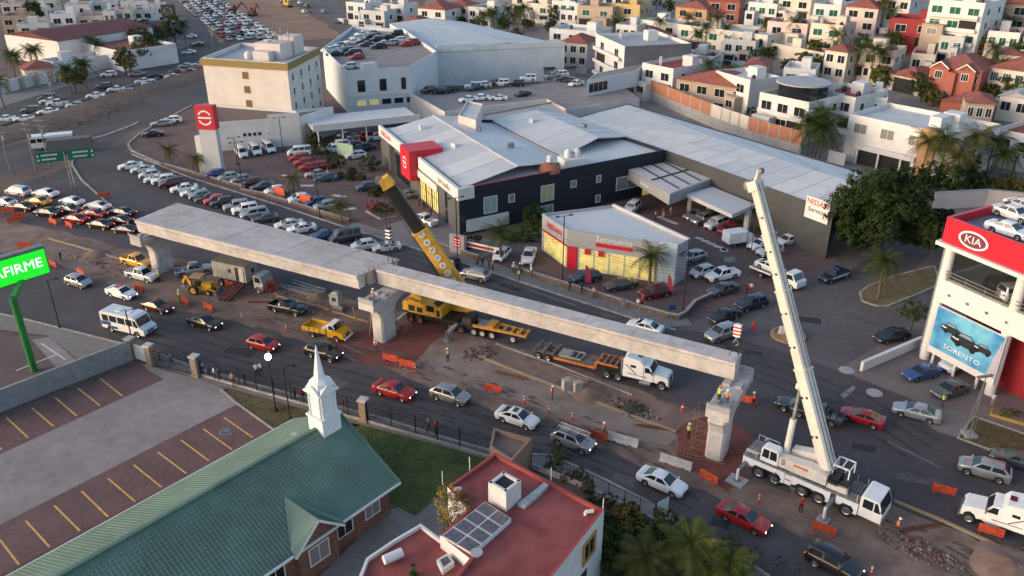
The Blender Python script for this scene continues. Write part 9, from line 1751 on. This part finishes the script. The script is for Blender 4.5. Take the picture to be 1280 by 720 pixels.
mb = MB(); a_,b_ = (-43.56,82.58),(-41.56,81.5); mb.beam((*a_,1.0),(*b_,1.0),.25,1.8); tag(mb.build('sign_panel',W_WHITE),'white panel wall between the two stone gate pillars','wall')
gw = [(-56.2,68.16),(-53.27,71.53),(-50.11,75.16),(-46.71,79.07),(-43.88,82.22)]; t = thing('boundary_wall','long grey rendered wall beside the church parking','wall',(*gw[0],0)); GWM = mat('render_grey',(.20,.205,.21),.9,scale=1.6,rgb2=(.29,.29,.29),bump=.3,detail=8,var2=.5,scale2=.4)
for k in range(4):
    kerb('wall_panel',[gw[k],lerp(gw[k],gw[k + 1],.996)],0,2.5,.22,GWM,0,t); kerb('coping',[gw[k],gw[k + 1]],2.501,.08,.28,M_KERB,0,t)
rf = [(1.81,62.44),(5.85,60.01),(9.85,56.77),(13.44,53.96),(16.93,49.4),(19.11,46.83)]; t = thing('roadside_fence','low roadside wall topped by a thin mesh fence','fence',(*rf[0],0)); kerb('base_wall',rf,0,.55,.22,CONC2,0,t)
for a,b in zip(rf,rf[1:]):
    for k in range(3): p = lerp(a,b,k / 3); mb = MB(); mb.tube((*p,.5),(*p,2.0),.035,n=6); mb.build('post',BLACKM,t)
    mb = MB(); mb.beam((*a,1.95),(*b,1.95),.04,.04); mb.build('rail',BLACKM,t)
    mb = MB(); n = int(wl(a,b) / .3)
    for k in range(n): p = lerp(a,b,k / n); mb.beam((*p,.56),(*p,1.93),.012,.012,up=(1,0,0))
    mb.build('mesh_wire',BLACKM,t)['kind'] = 'stuff'
p = (12.82,55.14); t = thing('notice_board','white notice board with black frame on the roadside fence','board',(*p,0),rad(35)); lbox(t,'panel',W_WHITE,(0,0,.9,1.5,.06,1.6)); lbox(t,'frame',BLACKM,(0,0,2.501,1.7,.12,.1),); lbox(t,'leg',BLACKM,(-.78,0,0,.08,.1,2.5)); lbox(t,'leg',BLACKM,(.78,0,0,.08,.1,2.5))
# white hedge wall between avenue and queue: red plastic strip
mb = MB(); q = [(-98.68,235.83),(-95.75,244.78),(-92.7,256.88)]; t = thing('plastic_barrier_run','long red plastic barrier run along the far avenue','barrier',(*q[0],0)); kerb('panel',q,0.1,.9,.4,ORANGE,0,t)
# excavators far up the excavation
for (x,y),lb,a in zip([(-122.26,378.22),(-111.66,370.59),(-103.72,400.11)],['dark red excavator beside the packed queue','small excavator on the excavated earth','yellow excavator at the edge of the wide road'],(30,80,140)):
    t = thing('excavator',lb,'excavator',(x,y,0),rad(a)); m_ = mat('digger_red',(.16,.05,.03),.7,var=.3,scale=2) if 'yellow' not in lb else CRYEL
    lbox(t,'track',BLACKM,(0,-1.1,0,4,.6,.9)); lbox(t,'track',BLACKM,(0,1.1,0,4,.6,.9)); lbox(t,'house',m_,(-.4,0,1.0,3.4,2.4,1.3)); lbox(t,'cab',m_,(.8,.7,2.301,1.4,1.0,1.1)); mb = MB(); mb.beam((1.2,-.4,1.8),(4.0,-.4,4.6),.4,.6); mb.build('boom',m_,t,local=True); mb = MB(); mb.beam((4.0,-.4,4.6),(5.8,-.4,2.2),.35,.45); mb.build('stick',m_,t,local=True); side_prism('bucket',t,GREYM,[(5.4,1.3),(5.9,2.3),(6.3,1.8),(6.0,1.1)],-.9,.1)
